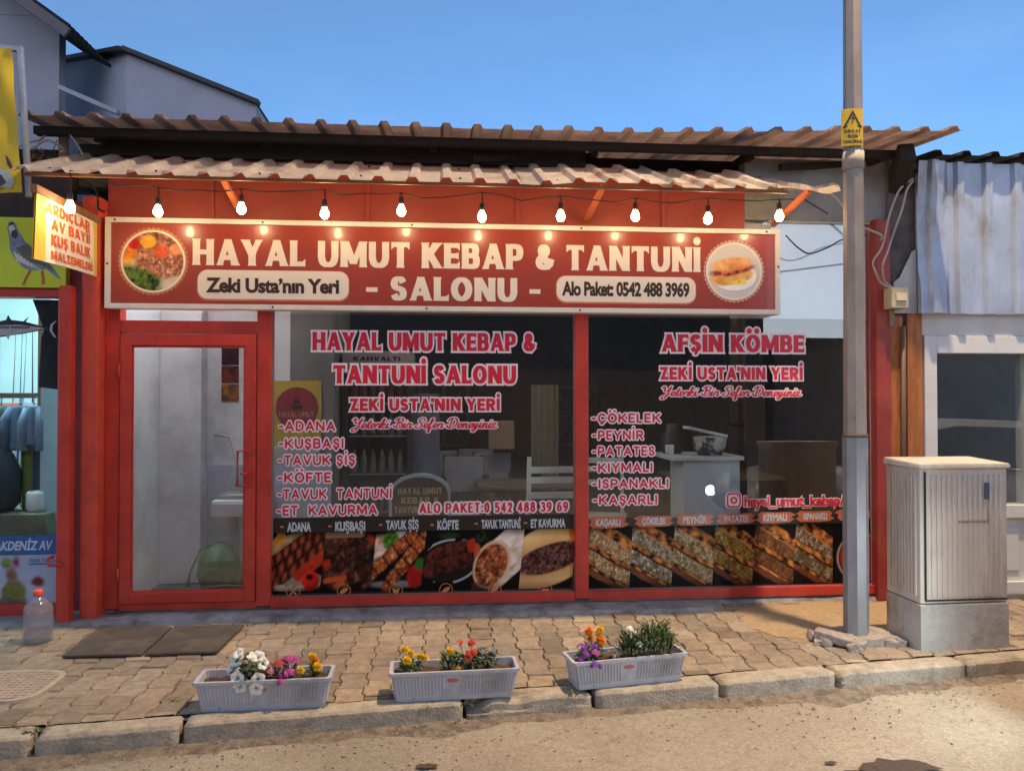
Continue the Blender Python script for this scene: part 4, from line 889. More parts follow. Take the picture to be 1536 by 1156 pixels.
for (px, py, r_, fn, lab) in ((230, 392, .232, f_kebab_plate, 'round picture of grilled kebabs'), (1101, 407, .228, f_sandwich_plate, 'round picture of a filled sandwich')):
    q = P(px, py, SY); rm = MB(); n = 44
    ringpoly(rm, [(q.x + (r_ + .012 * (.5 + .5 * math.cos(k * math.pi))) * math.cos(2 * math.pi * k / (2 * n)), q.z + (r_ + .012 * (.5 + .5 * math.cos(k * math.pi))) * math.sin(2 * math.pi * k / (2 * n))) for k in range(2 * n)], disc(q.x, q.z, r_ - .004, 2 * n), .0008, FS)
    rm.build('lace_edge', GOLD if px < 500 else mat('pale_lace', (.6, .36, .3), .5), sign)
    rm = MB(); ringpoly(rm, disc(q.x, q.z, r_ - .008, 64), disc(q.x, q.z, r_ - .024, 64), .0024, FS); rm.build('picture_rim', CREAM, sign)
    picture('food_picture', (q.x - r_ + .012, q.x + r_ - .012, q.z - r_ + .012, q.z + r_ - .012), FS, fn, PRINT, sign, 100, 100, .0016, disc_=True, label=lab)

# ------------------------------------------------------------------ bulbs on a cable along the awning edge
BY = -.45
bulbs = [(105, 312, 'lit bare bulb hanging in front of the orange and white projecting sign'), (237, 318, 'lit bare bulb above the round kebab picture on the sign'),
         (362, 314, 'lit bare bulb above the letters HAYAL, beside the orange strut'), (487, 321, 'lit bare bulb above the gap between HAYAL and UMUT'), (602, 317, 'lit bare bulb above the end of the word UMUT'),
         (723, 326, 'lit bare bulb above the middle of the word KEBAP'), (841, 325, 'lit bare bulb above the ampersand of the sign'), (953, 325, 'lit bare bulb above the first letters of TANTUNİ'),
         (1062, 329, 'lit bare bulb above the end of TANTUNİ and the sandwich picture'), (1169, 325, 'lit bare bulb beyond the right end of the sign, by the grey board')]
BULBM = emit('lit_bulb_glass', (1.0, .70, .36), BULB_E)
heads = []
for px, py, lab in bulbs:
    BY = -.45 if px > 150 else -.80; c = P(px, py, BY); top = Vector((c.x, BY, 2.985 + .012 * math.sin(px))); heads.append(top)
    b = empty('hanging_bulb', (c.x, BY, c.z), lab, 'light bulb', 'bare bulbs strung under the awning')
    m = MB(); m.tube([top, (c.x + .004, BY, (top.z + c.z) / 2 + .03), (c.x, BY, c.z + .085)], .005, 6); m.build('cord', WIRE, b)
    m = MB(); m.lathe([(.008, .1), (.016, .095), (.018, .06), (.016, .045)], c, 12); m.build('socket', BLACKP, b)
    m = MB(); m.lathe([(.002, -.034), (.016, -.03), (.027, -.016), (.03, 0), (.027, .015), (.019, .03), (.014, .046), (.002, .047)], c, 14); m.build('bulb', BULBM, b)
m = MB(); pts = [Vector((-2.66, -.5, 2.98))]
for a, b in zip(heads, heads[1:]):
    for t in (0, .25, .5, .75): pts.append(a.lerp(b, t) - Vector((0, 0, .05 * 4 * t * (1 - t) * random.uniform(.2, 1))))
pts += [heads[-1], Vector((2.62, -.35, 3.02)), Vector((2.95, -.06, 2.99))]
m.tube(pts, .0045, 6); thing1(m, 'light_cable', WIRE, heads[0], 'thin dark cable that carries the bare bulbs under the awning edge', 'cable')

# ------------------------------------------------------------------ food banners stuck inside the lower glass
FBn = wall_frame(-.004)
def banner(name, X0, X1, Z0, Z1, lab):
    b = empty(name, ((X0 + X1) / 2, -.006, Z0), lab, 'menu banner', 'picture menus along the foot of the windows')
    m = MB(); m.prism([(X0, Z0), (X1, Z0), (X1, Z1), (X0, Z1)], .001, .002, FBn); m.build('backing', mat('black_print', (.012, .010, .010), .35, var=.3, coat=.3), b); return b
LB = banner('menu_banner', XD1 + .01, XM0 - .005, .115, .682, 'black picture menu with six kebab dishes, Adana to Et Kavurma, under the left window')
def bx(px): return P(px, 840, 0).x
names = ['ADANA', 'KUŞBAŞI', 'TAVUK ŞİŞ', 'KÖFTE', 'TAVUK TANTUNİ', 'ET KAVURMA']; fns = [f_adana, f_kusbasi, f_sis, f_kofte, f_tantuni, f_kavurma]
xsb = [407, 485, 561, 636, 711, 783, 860]; tx = [(431, 467, 783, 796), (503, 548, 782, 795), (579, 628, 780, 793), (656, 688, 780, 793), (722, 781, 779, 791), (796, 848, 778, 790)]
for k in range(6):
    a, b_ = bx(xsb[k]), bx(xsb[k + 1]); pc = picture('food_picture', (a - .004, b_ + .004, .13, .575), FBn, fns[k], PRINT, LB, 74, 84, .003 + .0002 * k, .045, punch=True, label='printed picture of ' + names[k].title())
    x0, x1, y0, y1 = tx[k]; typed('dish_name', names[k], PR(x0, y0, x1, y1, 0), FBn, mat('grey_white_print', (.52, .53, .55), .4), pc, .0045, .045)
    q = P(x0 - 7, y1 - 6, 0); m = MB(); m.face([FBn(q.x - .016, q.z - .004, .0045), FBn(q.x + .008, q.z - .004, .0045), FBn(q.x + .008, q.z + .008, .0045), FBn(q.x - .016, q.z + .008, .0045)]); m.build('dash', GOLD, pc)
for k, px in enumerate((440, 516, 594, 669, 742, 818)):
    q = P(px, 886 - .01 * (px - 440), 0); m = MB(); d = .006; r_ = .05
    ringpoly(m, disc(q.x, q.z, r_, 24), disc(q.x, q.z, r_ * .9, 24), d, FBn)
    if k == 0:
        for s in (1, -1): m.face([FBn(q.x - .03, q.z - .024 * s, d), FBn(q.x - .02, q.z - .03 * s, d), FBn(q.x + .03, q.z + .024 * s, d), FBn(q.x + .02, q.z + .03 * s, d)])
    elif k in (1, 3, 4): m.face([FBn(q.x + .032 * math.cos(a) * .9 - .014 * math.sin(a) * .6, q.z + .032 * math.cos(a) * .6 + .014 * math.sin(a) * .9, d) for a in [i * .4 for i in range(16)]])
    elif k == 2: m.face([FBn(q.x + u, q.z + v, d) for u, v in ((0, -.03), (.022, -.01), (.026, .022), (.012, .012), (0, .004), (-.012, .012), (-.026, .022), (-.022, -.01))])
    else:
        m.face([FBn(q.x + u, q.z + v, d) for u, v in ((-.03, .002), (-.02, -.022), (.02, -.022), (.03, .002))])
        for u in (-.014, 0, .014): m.face([FBn(q.x + u - .003, q.z + .01, d), FBn(q.x + u + .003, q.z + .01, d), FBn(q.x + u + .003, q.z + .026, d), FBn(q.x + u - .003, q.z + .026, d)])
    m.build('dish_icon', GOLD, LB)
RB = banner('menu_banner', XM1 + .005, XJ0 - .008, .115, .648, 'black picture menu with seven filled pastries, Kaşarlı to Ispanaklı, under the right window')
names = ['KAŞARLI', 'ÇÖKELEK', 'PEYNİR', 'PATATES', 'KIYMALI', 'ISPANAKLI', 'KARIŞIK']; xsb = [883, 947, 1010, 1071, 1131, 1192, 1249, 1304]; fns = F_PAST + [f_chili]
for k in range(7):
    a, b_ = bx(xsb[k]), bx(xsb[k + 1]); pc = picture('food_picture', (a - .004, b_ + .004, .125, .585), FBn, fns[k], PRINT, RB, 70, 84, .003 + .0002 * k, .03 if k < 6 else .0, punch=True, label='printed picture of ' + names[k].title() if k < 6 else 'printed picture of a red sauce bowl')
    c0 = [912, 981, 1042, 1104, 1162, 1222, 1281][k]; c = P(c0, 783 - .03 * (c0 - 912), 0); wd, hh = .145, .042; rr = random.Random(k + 40)
    pts = [(c.x - wd + rr.uniform(-.02, .01), c.z - hh * .4), (c.x - wd * .8, c.z - hh), (c.x, c.z - hh * 1.05), (c.x + wd * .8, c.z - hh * .9), (c.x + wd + rr.uniform(0, .02), c.z - hh * .3), (c.x + wd * .85, c.z), (c.x + wd + rr.uniform(-.01, .03), c.z + hh * .5), (c.x + wd * .8, c.z + hh), (c.x, c.z + hh * .95), (c.x - wd * .8, c.z + hh * 1.05), (c.x - wd - rr.uniform(0, .02), c.z + hh * .6), (c.x - wd * .9, c.z + hh * .1)]
    pts = [(min(u, XJ0 - .01), v) for u, v in pts]
    m = MB(); m.prism(pts, .0048, .0052, FBn); bs = m.build('brush_stroke', mat('orange_brush', (.48, .13, .05), .4, var=.3, scale=20), RB)
    if k < 6: typed('dish_name', names[k], (c.x - .095, c.x + .095, c.z - .024, c.z + .024), FBn, mat('grey_white_print', (.52, .53, .55)), bs, .006, .04)

# ------------------------------------------------------------------ projecting sign of the pet shop: hangs square to the wall, its face to the right
hs = empty('projecting_sign', (-2.43, -.65, 2.35), 'orange and white cloth sign with a yellow edge, hung square to the wall', 'sign')
HX = -2.44
A0, A1 = P(150, 318, -.17), P(57, 272, -1.0)      # only heights are read from these
def FH(u, v, d): return Vector((HX + d + .018 * math.sin(u * 5) * (1 - v) , -.17 - u, 2.41 + v * (.385 + .02 * u) - .02 * u))      # u 0..0.9 out from the wall, v 0..1 up
HS_L = .80
m = MB(); ns = 14
for i in range(ns):
    a, b = HS_L * i / ns, HS_L * (i + 1) / ns
    m.mi = 1 if i >= ns - 2 or i == 0 else 0
    m.face([FH(b, 0, 0), FH(a, 0, 0), FH(a, 1, 0), FH(b, 1, 0)]); m.face([FH(a, 0, -.012), FH(b, 0, -.012), FH(b, 1, -.012), FH(a, 1, -.012)])
m.build('cloth', [mat('white_banner_cloth', (.78, .68, .58), .6, var=.06), mat('yellow_banner_cloth', (.72, .50, .08), .6, var=.1)], hs, recalc=False)
m = MB(); m.bar(FH(-.02, 1.04, -.005), FH(HS_L + .03, 1.04, -.005), .04, .045, .003); m.build('hanging_batten', mat('brown_batten', (.22, .10, .05), .7, var=.4, scale=10), hs)
FHt = lambda u, v, d: FH(HS_L - u, v, d)
OR = mat('orange_lettering', (.70, .13, .03), .5, var=.1)
for t_, v0, v1, a, b in (('ARDIÇLAR', .76, .93, .10, .68), ('AV BAYİİ', .53, .70, .17, .68), ('KUŞ BALIK', .28, .46, .17, .68), ('MALZEMELERİ', .06, .2, .17, .71)):
    letters('lettering', t_, 'heavy', (a, b, v0, v1), FHt, OR, hs, .003)
# ------------------------------------------------------------------ the pet and hunting shop on the left
pet = empty('pet_shop', (-3.6, 0, 0), 'brightly lit pet and hunting shop with a red post, left of the kebab shop', 'shop')
m = MB(); m.box(-2.665, -2.585, -.23, -.15, -.02, 2.34, .006); m.build('door_post', RED, pet)
m = MB(); m.tube([(-2.625, -.23, .42), (-2.70, -.27, .42), (-2.70, -.27, .47), (-2.70, -.2, .47)], .012); m.build('gate_latch', RED, pet)
m = MB(); m.box(-7, -2.70, -.04, .08, ZB - .04, ZB + .05, .004); m.box(-7, -2.70, -.04, .08, 2.28, 2.34, .004); m.box(-2.76, -2.705, -.04, .08, ZB + .05, 2.28, .004); m.box(-3.9, -3.82, -.04, .08, ZB + .05, 2.28, .004); m.build('window_frame', RED, pet)
m = MB(); m.box(-7, -2.76, .0, .006, ZB + .05, 2.28); m.build('pane', glass('clear_glass', (.93, .96, .96), 1.3), pet)
m = MB(); m.box(-7, -2.70, .0, .1, 2.34, 3.2); m.build('fascia', mat('dark_fascia', (.05, .03, .03), .8, var=.4), pet)
m = MB(); m.box(-7, -2.66, -.2, .12, -.03, ZB - .03, .01); m.build('doorstep', CONC, pet)
AQ = mat('aqua_wall', (.66, .84, .86), .7, var=.1, scale=1.5)
m = MB(); m.box(-7, -2.74, 2.6, 2.7, 0, 2.9); m.box(-2.78, -2.72, .12, 2.6, 0, 2.9); m.box(-7, -2.72, .12, 2.6, 2.8, 2.9); m.build('inner_wall', AQ, pet)
m = MB(); m.box(-7, -2.74, .12, 2.6, -.02, .0); m.build('floor', CONC, pet)
m = MB(); m.box(-4.6, -3.0, .9, 1.0, 2.72, 2.77, .004); m.build('tube_light', emit('cool_tube_light', (.70, .96, 1.0), 48.0), pet)
m = MB(); m.box(-4.4, -3.0, .25, .31, 2.74, 2.78, .004); m.build('tube_light', emit('cool_tube_light', (.70, .96, 1.0), 48.0), pet)  # second tube, unseen, added to light the clothes from the front
m = MB(); xr = P(62, 600, .5).x; m.box(xr - .02, xr + .02, .48, .53, 0, 2.25, .003); m.box(-4.4, -2.95, .49, .52, 1.56, 1.60, .003); m.build('display_rail', mat('bronze_rail', (.16, .10, .07), .5, metal=.4), pet)
m = MB(); m.box(P(66, 600, .4).x, P(92, 600, .4).x, .35, .40, 0, 1.95, .004); m.build('side_panel', mat('grey_blue_panel', (.34, .46, .50), .5, var=.15), pet)
rr = random.Random(21)
rk = empty('rod_rack', (-4.2, 2.5, 0), 'rack of thin fishing rods against the back wall of the pet shop', 'rod rack')
m = MB(); m.box(-5.2, -3.3, 2.42, 2.5, .0, .12, .005); m.box(-5.2, -3.3, 2.5, 2.54, 1.2, 1.24, .003); m.build('stand', mat('rack_wood', (.12, .09, .07), .7), rk)
for k in range(24):
    x = -5.15 + 1.8 * k / 23; m = MB(); m.tube([(x, 2.45, .12), (x + rr.uniform(-.03, .03), 2.48, 1.2), (x + rr.uniform(-.06, .06), 2.55, 2.3)], [.016, .009, .003], 6); m.build('rod', mat('rod_' + str(k % 4), [(.03, .03, .04), (.16, .05, .04), (.05, .10, .2), (.2, .2, .2)][k % 4], .4), rk)
for k in range(9):
    x = -5.1 + .24 * k; m = MB(); w_, h_ = rr.uniform(.08, .11), rr.uniform(.1, .26); m.box(x - w_, x + w_, 1.9, 2.1, 1.35, 1.35 + h_, .006); thing1(m, 'stock_box', mat('stock_' + str(k % 5), [(.3, .32, .34), (.10, .2, .4), (.45, .40, .3), (.12, .25, .16), (.4, .12, .1)][k % 5], .6, var=.3, scale=12), (x, 2.0, 1.35), ['grey', 'blue', 'tan', 'green', 'red'][k % 5] + ' stock box on the pet shop shelf, ' + ('nearer the post' if k >= 5 else 'farther from the post'), 'box', 'stock boxes on the pet shop shelf')
m = MB(); m.box(-5.3, -2.95, 1.88, 2.12, 1.32, 1.348, .003); m.build('stock_shelf', mat('rack_wood', (.12, .09, .07)), pet)
# clothes on the rail
def garment(name, x, y, ztop, wd, ln, col, lab, cat, split=False, grp='clothes on the rail in the pet shop'):
    m = MB(); n = 14; mt = mat('cloth_' + name + str(int(x * 100)), col, .9, var=.35, scale=9, bump=.3)
    rows = []
    for j in range(13):
        t = j / 12; ring = []
        for k in range(n):
            a = 2 * math.pi * k / n; ww = wd * (.55 + .45 * min(1, t * 4)) * (1 - .12 * t if split else 1 + .06 * t); fold = 1 + .22 * math.sin(a * 5 + t * 2 + x * 9)
            ring.append(m.bm.verts.new((x + ww / 2 * math.cos(a), y + .05 * math.sin(a) * fold, ztop - ln * t)))
        rows.append(ring)
    for j in range(12):
        for k in range(n): 
            g = m.bm.faces.new([rows[j][k], rows[j][(k + 1) % n], rows[j + 1][(k + 1) % n], rows[j + 1][k]]); g.smooth = True
    m.bm.faces.new(rows[0]); m.bm.faces.new(rows[-1])
    if name == 'hanging_shirt':
        for s_ in (-1, 1): m.tube([(x + s_ * wd * .3, y, ztop - .02), (x + s_ * wd * .52, y - .02, ztop - .12), (x + s_ * wd * .56, y - .03, ztop - .34)], [.035, .045, .038], 8)
    m.tube([(x, y, ztop), (x, y, ztop + .05), (x + .015, y, ztop + .075), (x + .03, y, ztop + .06)], .004, 6)
    return thing1(m, name, mt, (x, y, ztop), lab, cat, grp)
garment('hanging_trousers', P(44, 650, .5).x, .5, 1.33, .10, .68, (.16, .17, .035), 'olive green trousers hanging long on the rail', 'trousers', True)
garment('hanging_trousers', P(55, 650, .5).x, .53, 1.33, .08, .66, (.035, .07, .22), 'blue trousers hanging at the right end of the rail', 'trousers', True)
garment('hanging_shirt', P(32, 600, .44).x, .44, 1.50, .2, .34, (.10, .16, .24), 'grey blue shirt hanging above the olive trousers', 'shirt')
garment('hanging_shirt', P(51, 600, .40).x, .40, 1.5, .12, .3, (.16, .22, .30), 'pale blue shirt hanging beside the end of the rail', 'shirt')
garment('hanging_shirt', P(2, 600, .5).x, .5, 1.5, .16, .5, (.09, .13, .12), 'dark green shirt on the rail, farthest from the door post', 'shirt')
jk = MB(); pts = [(-2.98, 2.27), (-2.70 - .06, 2.27), (-2.765, 1.62), (-2.93, 1.64), (-2.92, 2.0), (-2.90, 2.05)]; jk.prism(pts, -.09, -.05, FR); jk.jitter(.006, 9); bmesh.ops.recalc_face_normals(jk.bm, faces=jk.bm.faces[:])
thing1(jk, 'hanging_jacket', mat('black_jacket', (.02, .022, .026), .9, var=.5, bump=.3), (-2.85, .07, 2.27), 'black jacket hanging in the top corner of the pet shop window', 'jacket')
# counter and bags
m = MB(); m.box(-4.4, -2.96, .22, .62, .0, .70, .01); thing1(m, 'display_box', mat('mossy_box', (.14, .13, .07), .7, var=.5, scale=5), (-3.6, .42, 0), 'low brownish display box behind the pet shop window', 'box')
bg_ = empty('black_bag', (-3.44, .40, .70), 'tall black bag standing on the display box', 'bag'); m = MB(); m.lathe([(.13, 0), (.19, .05), (.19, .3), (.14, .42), (.07, .52), (.02, .56)], (-3.44, .40, .702), 14); m.jitter(.012, 8); m.build('sack', mat('black_bag_cloth', (.018, .02, .028), .8, var=.4, bump=.3), bg_)
m = MB(); m.tube([(-3.50, .4, 1.2), (-3.50, .36, 1.32), (-3.40, .36, 1.32), (-3.40, .4, 1.2)], .012); m.build('strap', BLACKP, bg_)
m = MB(); m.lathe([(.07, 0), (.085, .02), (.085, .13), (.075, .15)], (-3.10, .40, .702), 14); thing1(m, 'white_tub', WHITEP, (-3.10, .40, .702), 'white tub on the display box under the blue trousers', 'tub')
# posters at the foot of the window
FP = wall_frame(-.006)
b = empty('shop_banner', (-3.2, -.008, .48), 'blue strip banner with pale lettering across the pet shop window', 'banner')
X0, X1, Z0, Z1 = PR(-60, 803, 86, 831, 0); m = MB(); m.prism([(X0 - 1, Z0), (X1, Z0), (X1, Z1), (X0 - 1, Z1)], .001, .002, FP); m.build('film', mat('blue_film', (.03, .12, .34), .35, var=.3, scale=5), b)
typed('lettering', 'AKDENİZ AV', PR(-8, 811, 78, 824, 0), FP, mat('pale_blue_print', (.55, .62, .72), .4), b, .003, .03, slant=.15)
b = empty('window_poster', (-3.2, -.008, .1), 'white window poster with green and red blotches and a small blue heading', 'poster')
def f_poster(u, v):
    im = np.ones(u.shape + (3,)) * lin((176, 186, 206)); im = im * (.85 + .3 * fbm(u * 5, v * 5, 2))[..., None]
    for (cx, cy, rx, ry, c, s) in [(.55, .28, .13, .26, (120, 122, 60), 1), (.5, .12, .2, .1, (110, 96, 88), 2), (.53, .62, .06, .16, (150, 110, 86), 3), (.47, .86, .05, .1, (110, 140, 70), 4), (.58, .86, .04, .1, (150, 60, 80), 5), (.8, .5, .07, .1, (140, 60, 56), 6)]:
        m, x, y = sd_el(u, v, cx, cy, rx, ry); im = over(im, lin(c)[None] * (.5 + fbm(u * 14, v * 14, s))[..., None], edge(m + .06 * (fbm(u * 8, v * 8, s + 3) - .5), .04))
    return im
X0, X1, Z0, Z1 = PR(-60, 832, 87, 914, 0); picture('sheet', (X0, X1, Z0, Z1), FP, f_poster, PRINT, b, 80, 60, .002)
typed('heading', 'PARK YASAK', PR(45, 837, 86, 843, 0), FP, mat('blue_print', (.05, .15, .42), .4), b, .003, .02)
m = MB(); X0, X1, Z0, Z1 = PR(45, 844, 86, 846, 0); m.face([FP(X0, Z0, .003), FP(X1, Z0, .003), FP(X1, Z1, .003), FP(X0, Z1, .003)]); m.build('underline', mat('blue_print', (.05, .15, .42)), b)
# fish decal
fd = empty('fish_sticker', (-3.05, -.008, 1.75), 'big black and silver tuna sticker on the pet shop glass', 'sticker')
def pxpoly(mb, pts, d, Y=0.0, fr=FP): mb.face([fr(P(a, b, Y).x, P(a, b, Y).z, d) for a, b in pts])
m = MB(); pxpoly(m, [(-80, 500), (-30, 486), (0, 482), (10, 480), (13, 472), (18, 480), (36, 482), (45, 474), (40, 483), (60, 488), (73, 491), (80, 482), (87, 480), (79, 488), (78, 496), (85, 507), (78, 504), (70, 494), (40, 500), (0, 506), (-50, 512)], .002); m.build('back', mat('fish_black', (.015, .015, .02), .4), fd)
m = MB(); pxpoly(m, [(-78, 501), (-30, 491), (0, 488), (30, 487), (60, 491), (68, 493), (40, 498), (16, 503), (14, 510), (9, 503), (-50, 508)], .003); m.build('belly', mat('fish_silver', (.42, .40, .40), .4, var=.2, scale=30), fd)
m = MB(); pxpoly(m, [(86.5, 480), (80, 488), (79, 496), (86, 507), (81.5, 505), (75.5, 496), (77, 487)], .0035); m.build('tail_edge', mat('fish_pale', (.62, .58, .58), .4), fd)
for ch in ((0, 15), (17, 46)):
    X0, X1, Z0, Z1 = PR(ch[0], 489, ch[1], 493, 0); m = MB(); m.face([FP(X0, Z0, .004), FP(X1, Z0, .004), FP(X1, Z1, .004), FP(X0, Z1, .004)]); m.build('faded_lettering', mat('fish_print', (.14, .12, .12), .5, var=.6, scale=90), fd)
# partridge banner over the window
FG = wall_frame(-.07)
pb = empty('partridge_banner', (-3.1, -.07, 2.34), 'lime green banner with a printed partridge above the pet shop window', 'banner')
YB = -.07; X1 = P(99, 380, YB).x; zb, zt = 2.345, 2.84
m = MB(); m.prism([(-6.5, zb), (X1, zb), (X1, zt), (-6.5, zt)], -.06, .0, FG); m.build('sheet', mat('lime_banner', (.66, .76, .03), .6, var=.12, scale=2), pb)
pp = lambda mb, pts, d: pxpoly(mb, pts, d, YB, FG)
m = MB(); pp(m, [(11, 341), (13, 334), (18, 331), (24, 336), (27, 345), (38, 362), (52, 374), (66, 383), (78, 398), (92, 419), (88, 418), (70, 404), (60, 405), (44, 406), (33, 400), (22, 388), (15, 374), (14, 358)], .001); m.build('bird_body', mat('bird_slate', (.20, .29, .36), .5, var=.35, scale=30), pb)
m = MB(); pp(m, [(24, 372), (40, 366), (56, 378), (70, 390), (82, 408), (62, 398), (40, 392)], .002); m.build('bird_wing', mat('bird_wing_print', (.11, .12, .10), .5, var=.4, scale=40), pb)
m = MB()
for k in range(8): pp(m, [(20 + k * 5, 378 + k * 3.5), (23 + k * 5, 377 + k * 3.5), (29 + k * 5, 392 + k * 2), (26 + k * 5, 393 + k * 2)], .0025)
pp(m, [(13, 340), (19, 337), (23, 344), (20, 352), (15, 350)], .0025); m.build('bird_bars', mat('bird_pale', (.72, .70, .62), .5), pb)
m = MB(); pp(m, [(44, 405), (48, 405), (41, 417), (37, 427), (33, 428), (38, 416)], .002); pp(m, [(61, 405), (65, 405), (67, 418), (68, 426), (62, 427), (63, 418)], .002); pp(m, [(11, 341), (13, 339), (9, 345)], .003); m.build('bird_legs', mat('bird_red', (.55, .10, .03), .5), pb)
m = MB(); pp(m, [(17, 347), (24, 344), (27, 353), (24, 358), (18, 356)], .0028); pp(m, [(13, 335), (20, 333), (22, 336), (14, 339)], .0028); m.build('bird_collar', mat('bird_black', (.03, .03, .035), .5), pb)
# yellow banner hanging from the roof edge
yb = empty('yellow_banner', (-2.75, -.55, 2.85), 'crumpled yellow vinyl banner on a steel frame, high at the left edge', 'banner')
YY = -.62; c0, c1, c2, c3 = P(20, 75, YY), P(36, 290, YY), P(-90, 292, YY), P(-90, 60, YY)
m = MB(); N = 16; V = []
for i in range(N + 1):
    row = []
    for j2 in range(N + 1):
        a, b_ = i / N, j2 / N; q = c3.lerp(c0, a).lerp(c2.lerp(c1, a), b_); q = q + Vector((0, .03 * mnoise.noise(Vector((a * 4, b_ * 5, 2))) - .02 * a, 0)); row.append(m.bm.verts.new(q))
    V.append(row)
for i in range(N):
    for j2 in range(N): m.bm.faces.new([V[i][j2], V[i + 1][j2], V[i + 1][j2 + 1], V[i][j2 + 1]]).smooth = True
m.build('vinyl', mat('yellow_vinyl', (.66, .44, .02), .75, var=.1, scale=3, bump=.1), yb)
m = MB(); m.bar(c0 + Vector((.03, .02, .03)), c1 + Vector((.02, .02, -.02)), .035, .03, .003); m.bar(c3 + Vector((0, .02, .01)), c0 + Vector((0.03, .02, .01)), .03, .03, .003); m.build('steel_frame', STEEL, yb)
FY = wall_frame(YY - .035); m = MB(); pxpoly(m, [(-20, 262), (0, 252), (14, 258), (22, 272), (16, 283), (4, 280), (-20, 288)], 0, YY - .035, FY); m.build('bird_print', mat('pale_bird_print', (.42, .42, .42), .5, var=.3, scale=12), yb)
m = MB(); pxpoly(m, [(8, 232), (12, 236), (19, 250), (16, 254), (11, 248)], .001, YY - .035, FY); pxpoly(m, [(-14, 266), (2, 262), (10, 274), (3, 279), (-14, 284)], .001, YY - .035, FY); m.build('bird_print_dark', mat('dark_bird_print', (.03, .035, .03), .5, var=.4, scale=12), yb)
m = MB(); m.box(-7, -2.72, -.06, 1.0, 3.28, 3.33); m.build('canopy', WOODDK, pet)
# tangled wires under the roof end
rw = random.Random(8)
for k, (pts, mt, lab) in enumerate([
    ([(35, 213), (60, 207), (80, 196), (92, 191), (104, 200), (115, 215), (121, 232)], WIREL, 'grey cable looping up under the left end of the roof'),
    ([(36, 226), (55, 216), (75, 213), (90, 220), (92, 228)], WIREL, 'short pale cable sagging below the looped cable by the yellow banner'),
    ([(120, 268), (140, 282), (150, 300), (146, 312), (158, 318)], WIRE, 'black cable dropping from the awning end to the projecting sign')]):
    m = MB(); Y = -.2; q = catmull([(P(a, b, Y).x, P(a, b, Y).z) for a, b in pts], 4); m.tube([(u, Y + .03 * math.sin(i * .6), v) for i, (u, v) in enumerate(q)], .008, 6); thing1(m, 'cable', mt, (q[0][0], Y, q[0][1]), lab, 'cable')
m = MB()
for k in range(26):
    a = P(rw.uniform(38, 88), rw.uniform(222, 246), -.1); b_ = a + Vector((rw.uniform(-.12, .12), rw.uniform(-.1, .1), rw.uniform(-.06, .06))); m.tube([a, (a + b_) / 2 + Vector((0, 0, rw.uniform(-.03, .05))), b_], .003, 5)
thing1(m, 'twig_tangle', mat('dry_twigs', (.16, .09, .05), .9, var=.4), P(60, 235, -.1), 'tangle of dry twigs and wire ends under the roof corner', 'twigs', kind='stuff')
m = MB(); a, b_ = P(95, 195, -.1), P(96, 238, -.1); m.bar(a, b_, .05, .05, .004); m.build('timber_post', mat('raw_timber', (.34, .22, .13), .8, var=.3), shop)
# ------------------------------------------------------------------ the shed-like shop on the right
rs = empty('tin_fronted_shop', (4.6, 0, 0), 'cream rendered shop with a dented tin fascia and white glazed door', 'shop')
def bendF(x, t, p):
    p = p.copy(); p.y += .012 * mnoise.noise(Vector((x * 3, p.z * 2, 3)))
    if x < 3.9: p.y += .02 * math.sin(p.z * 5) - .02; p.x += .02 * mnoise.noise(Vector((p.z * 6, 0, 0)))
    return p
m = MB(); corrugate(m, 3.645, 9.0, (-.12, 2.215), (-.10, 3.40), pitch=.235, h=.03, top=.05, base=.09, fn=bendF, ny=10)
m.build('tin_fascia', mat('dented_zinc_sheet', (.60, .67, .80), .42, metal=.3, var=.18, scale=4, bump=.25, bscale=14, stretch=(1, 1, .6), col2=(.34, .27, .20), thr=(.55, .75)), rs)
m = MB(); corrugate(m, 3.68, 9.0, (-.2, 3.43), (3.0, 3.75), pitch=.235, h=.035, ny=3); m.build('roof_sheet', mat('dark_roof_sheet', (.05, .045, .045), .7, metal=.2, var=.4), rs)
RW = mat('cream_render', (.64, .60, .56), .85, var=.14, scale=3, bump=.25, bscale=25, col2=(.36, .31, .27), thr=(.56, .75))
m = MB(); m.box(3.67, 9, -.075, .14, 2.05, 3.3); m.box(4.72, 9, -.075, .14, 0, 2.05); m.box(3.66, 9, 2.5, 2.6, 0, 3.3); m.build('wall', RW, rs)
DX0, DX1 = 3.715, 4.71; DY = -.075
d = bpy.data.objects.new('door', None); COL.objects.link(d); d.parent = rs; d.location = (-.4, 0, 0)
m = MB(); m.box(DX0, DX0 + .10, -.09, .08, .02, 2.047, .005); m.box(DX1 - .12, DX1, -.09, .08, .02, 2.047, .005); m.box(DX0 + .10, DX1 - .12, -.09, .08, 1.91, 2.047, .005); m.box(DX0 + .10, DX1 - .12, -.083, .075, .62, .72, .004); m.box(DX0 + .10, DX1 - .12, -.08, .07, .02, .12, .004); m.build('door_frame', WHITEP, d)
m = MB(); m.box(DX0 + .10, DX1 - .12, -.04, .05, .12, .62, .004); m.box(DX0 + .18, DX1 - .2, -.052, -.04, .2, .54, .006); m.build('lower_panel', WHITEP, d)
m = MB(); m.box(DX0 + .10, DX1 - .12, -.04, -.034, .72, 1.91); m.build('pane', GLASS, d)
m = MB(); m.tube([(DX1 - .06, -.09, .98), (DX1 - .06, -.14, .98), (DX1 - .2, -.14, .985)], .01); m.box(DX1 - .085, DX1 - .035, -.1, -.09, .86, 1.08, .004); m.build('handle', mat('brass_lever', (.42, .30, .14), .35, metal=.7), d)
m = MB(); m.box(3.66, 9, .14, 2.5, -.03, .02); m.box(3.66, 3.70, .14, 2.5, 0, 3); m.build('dim_room', DARK, rs)
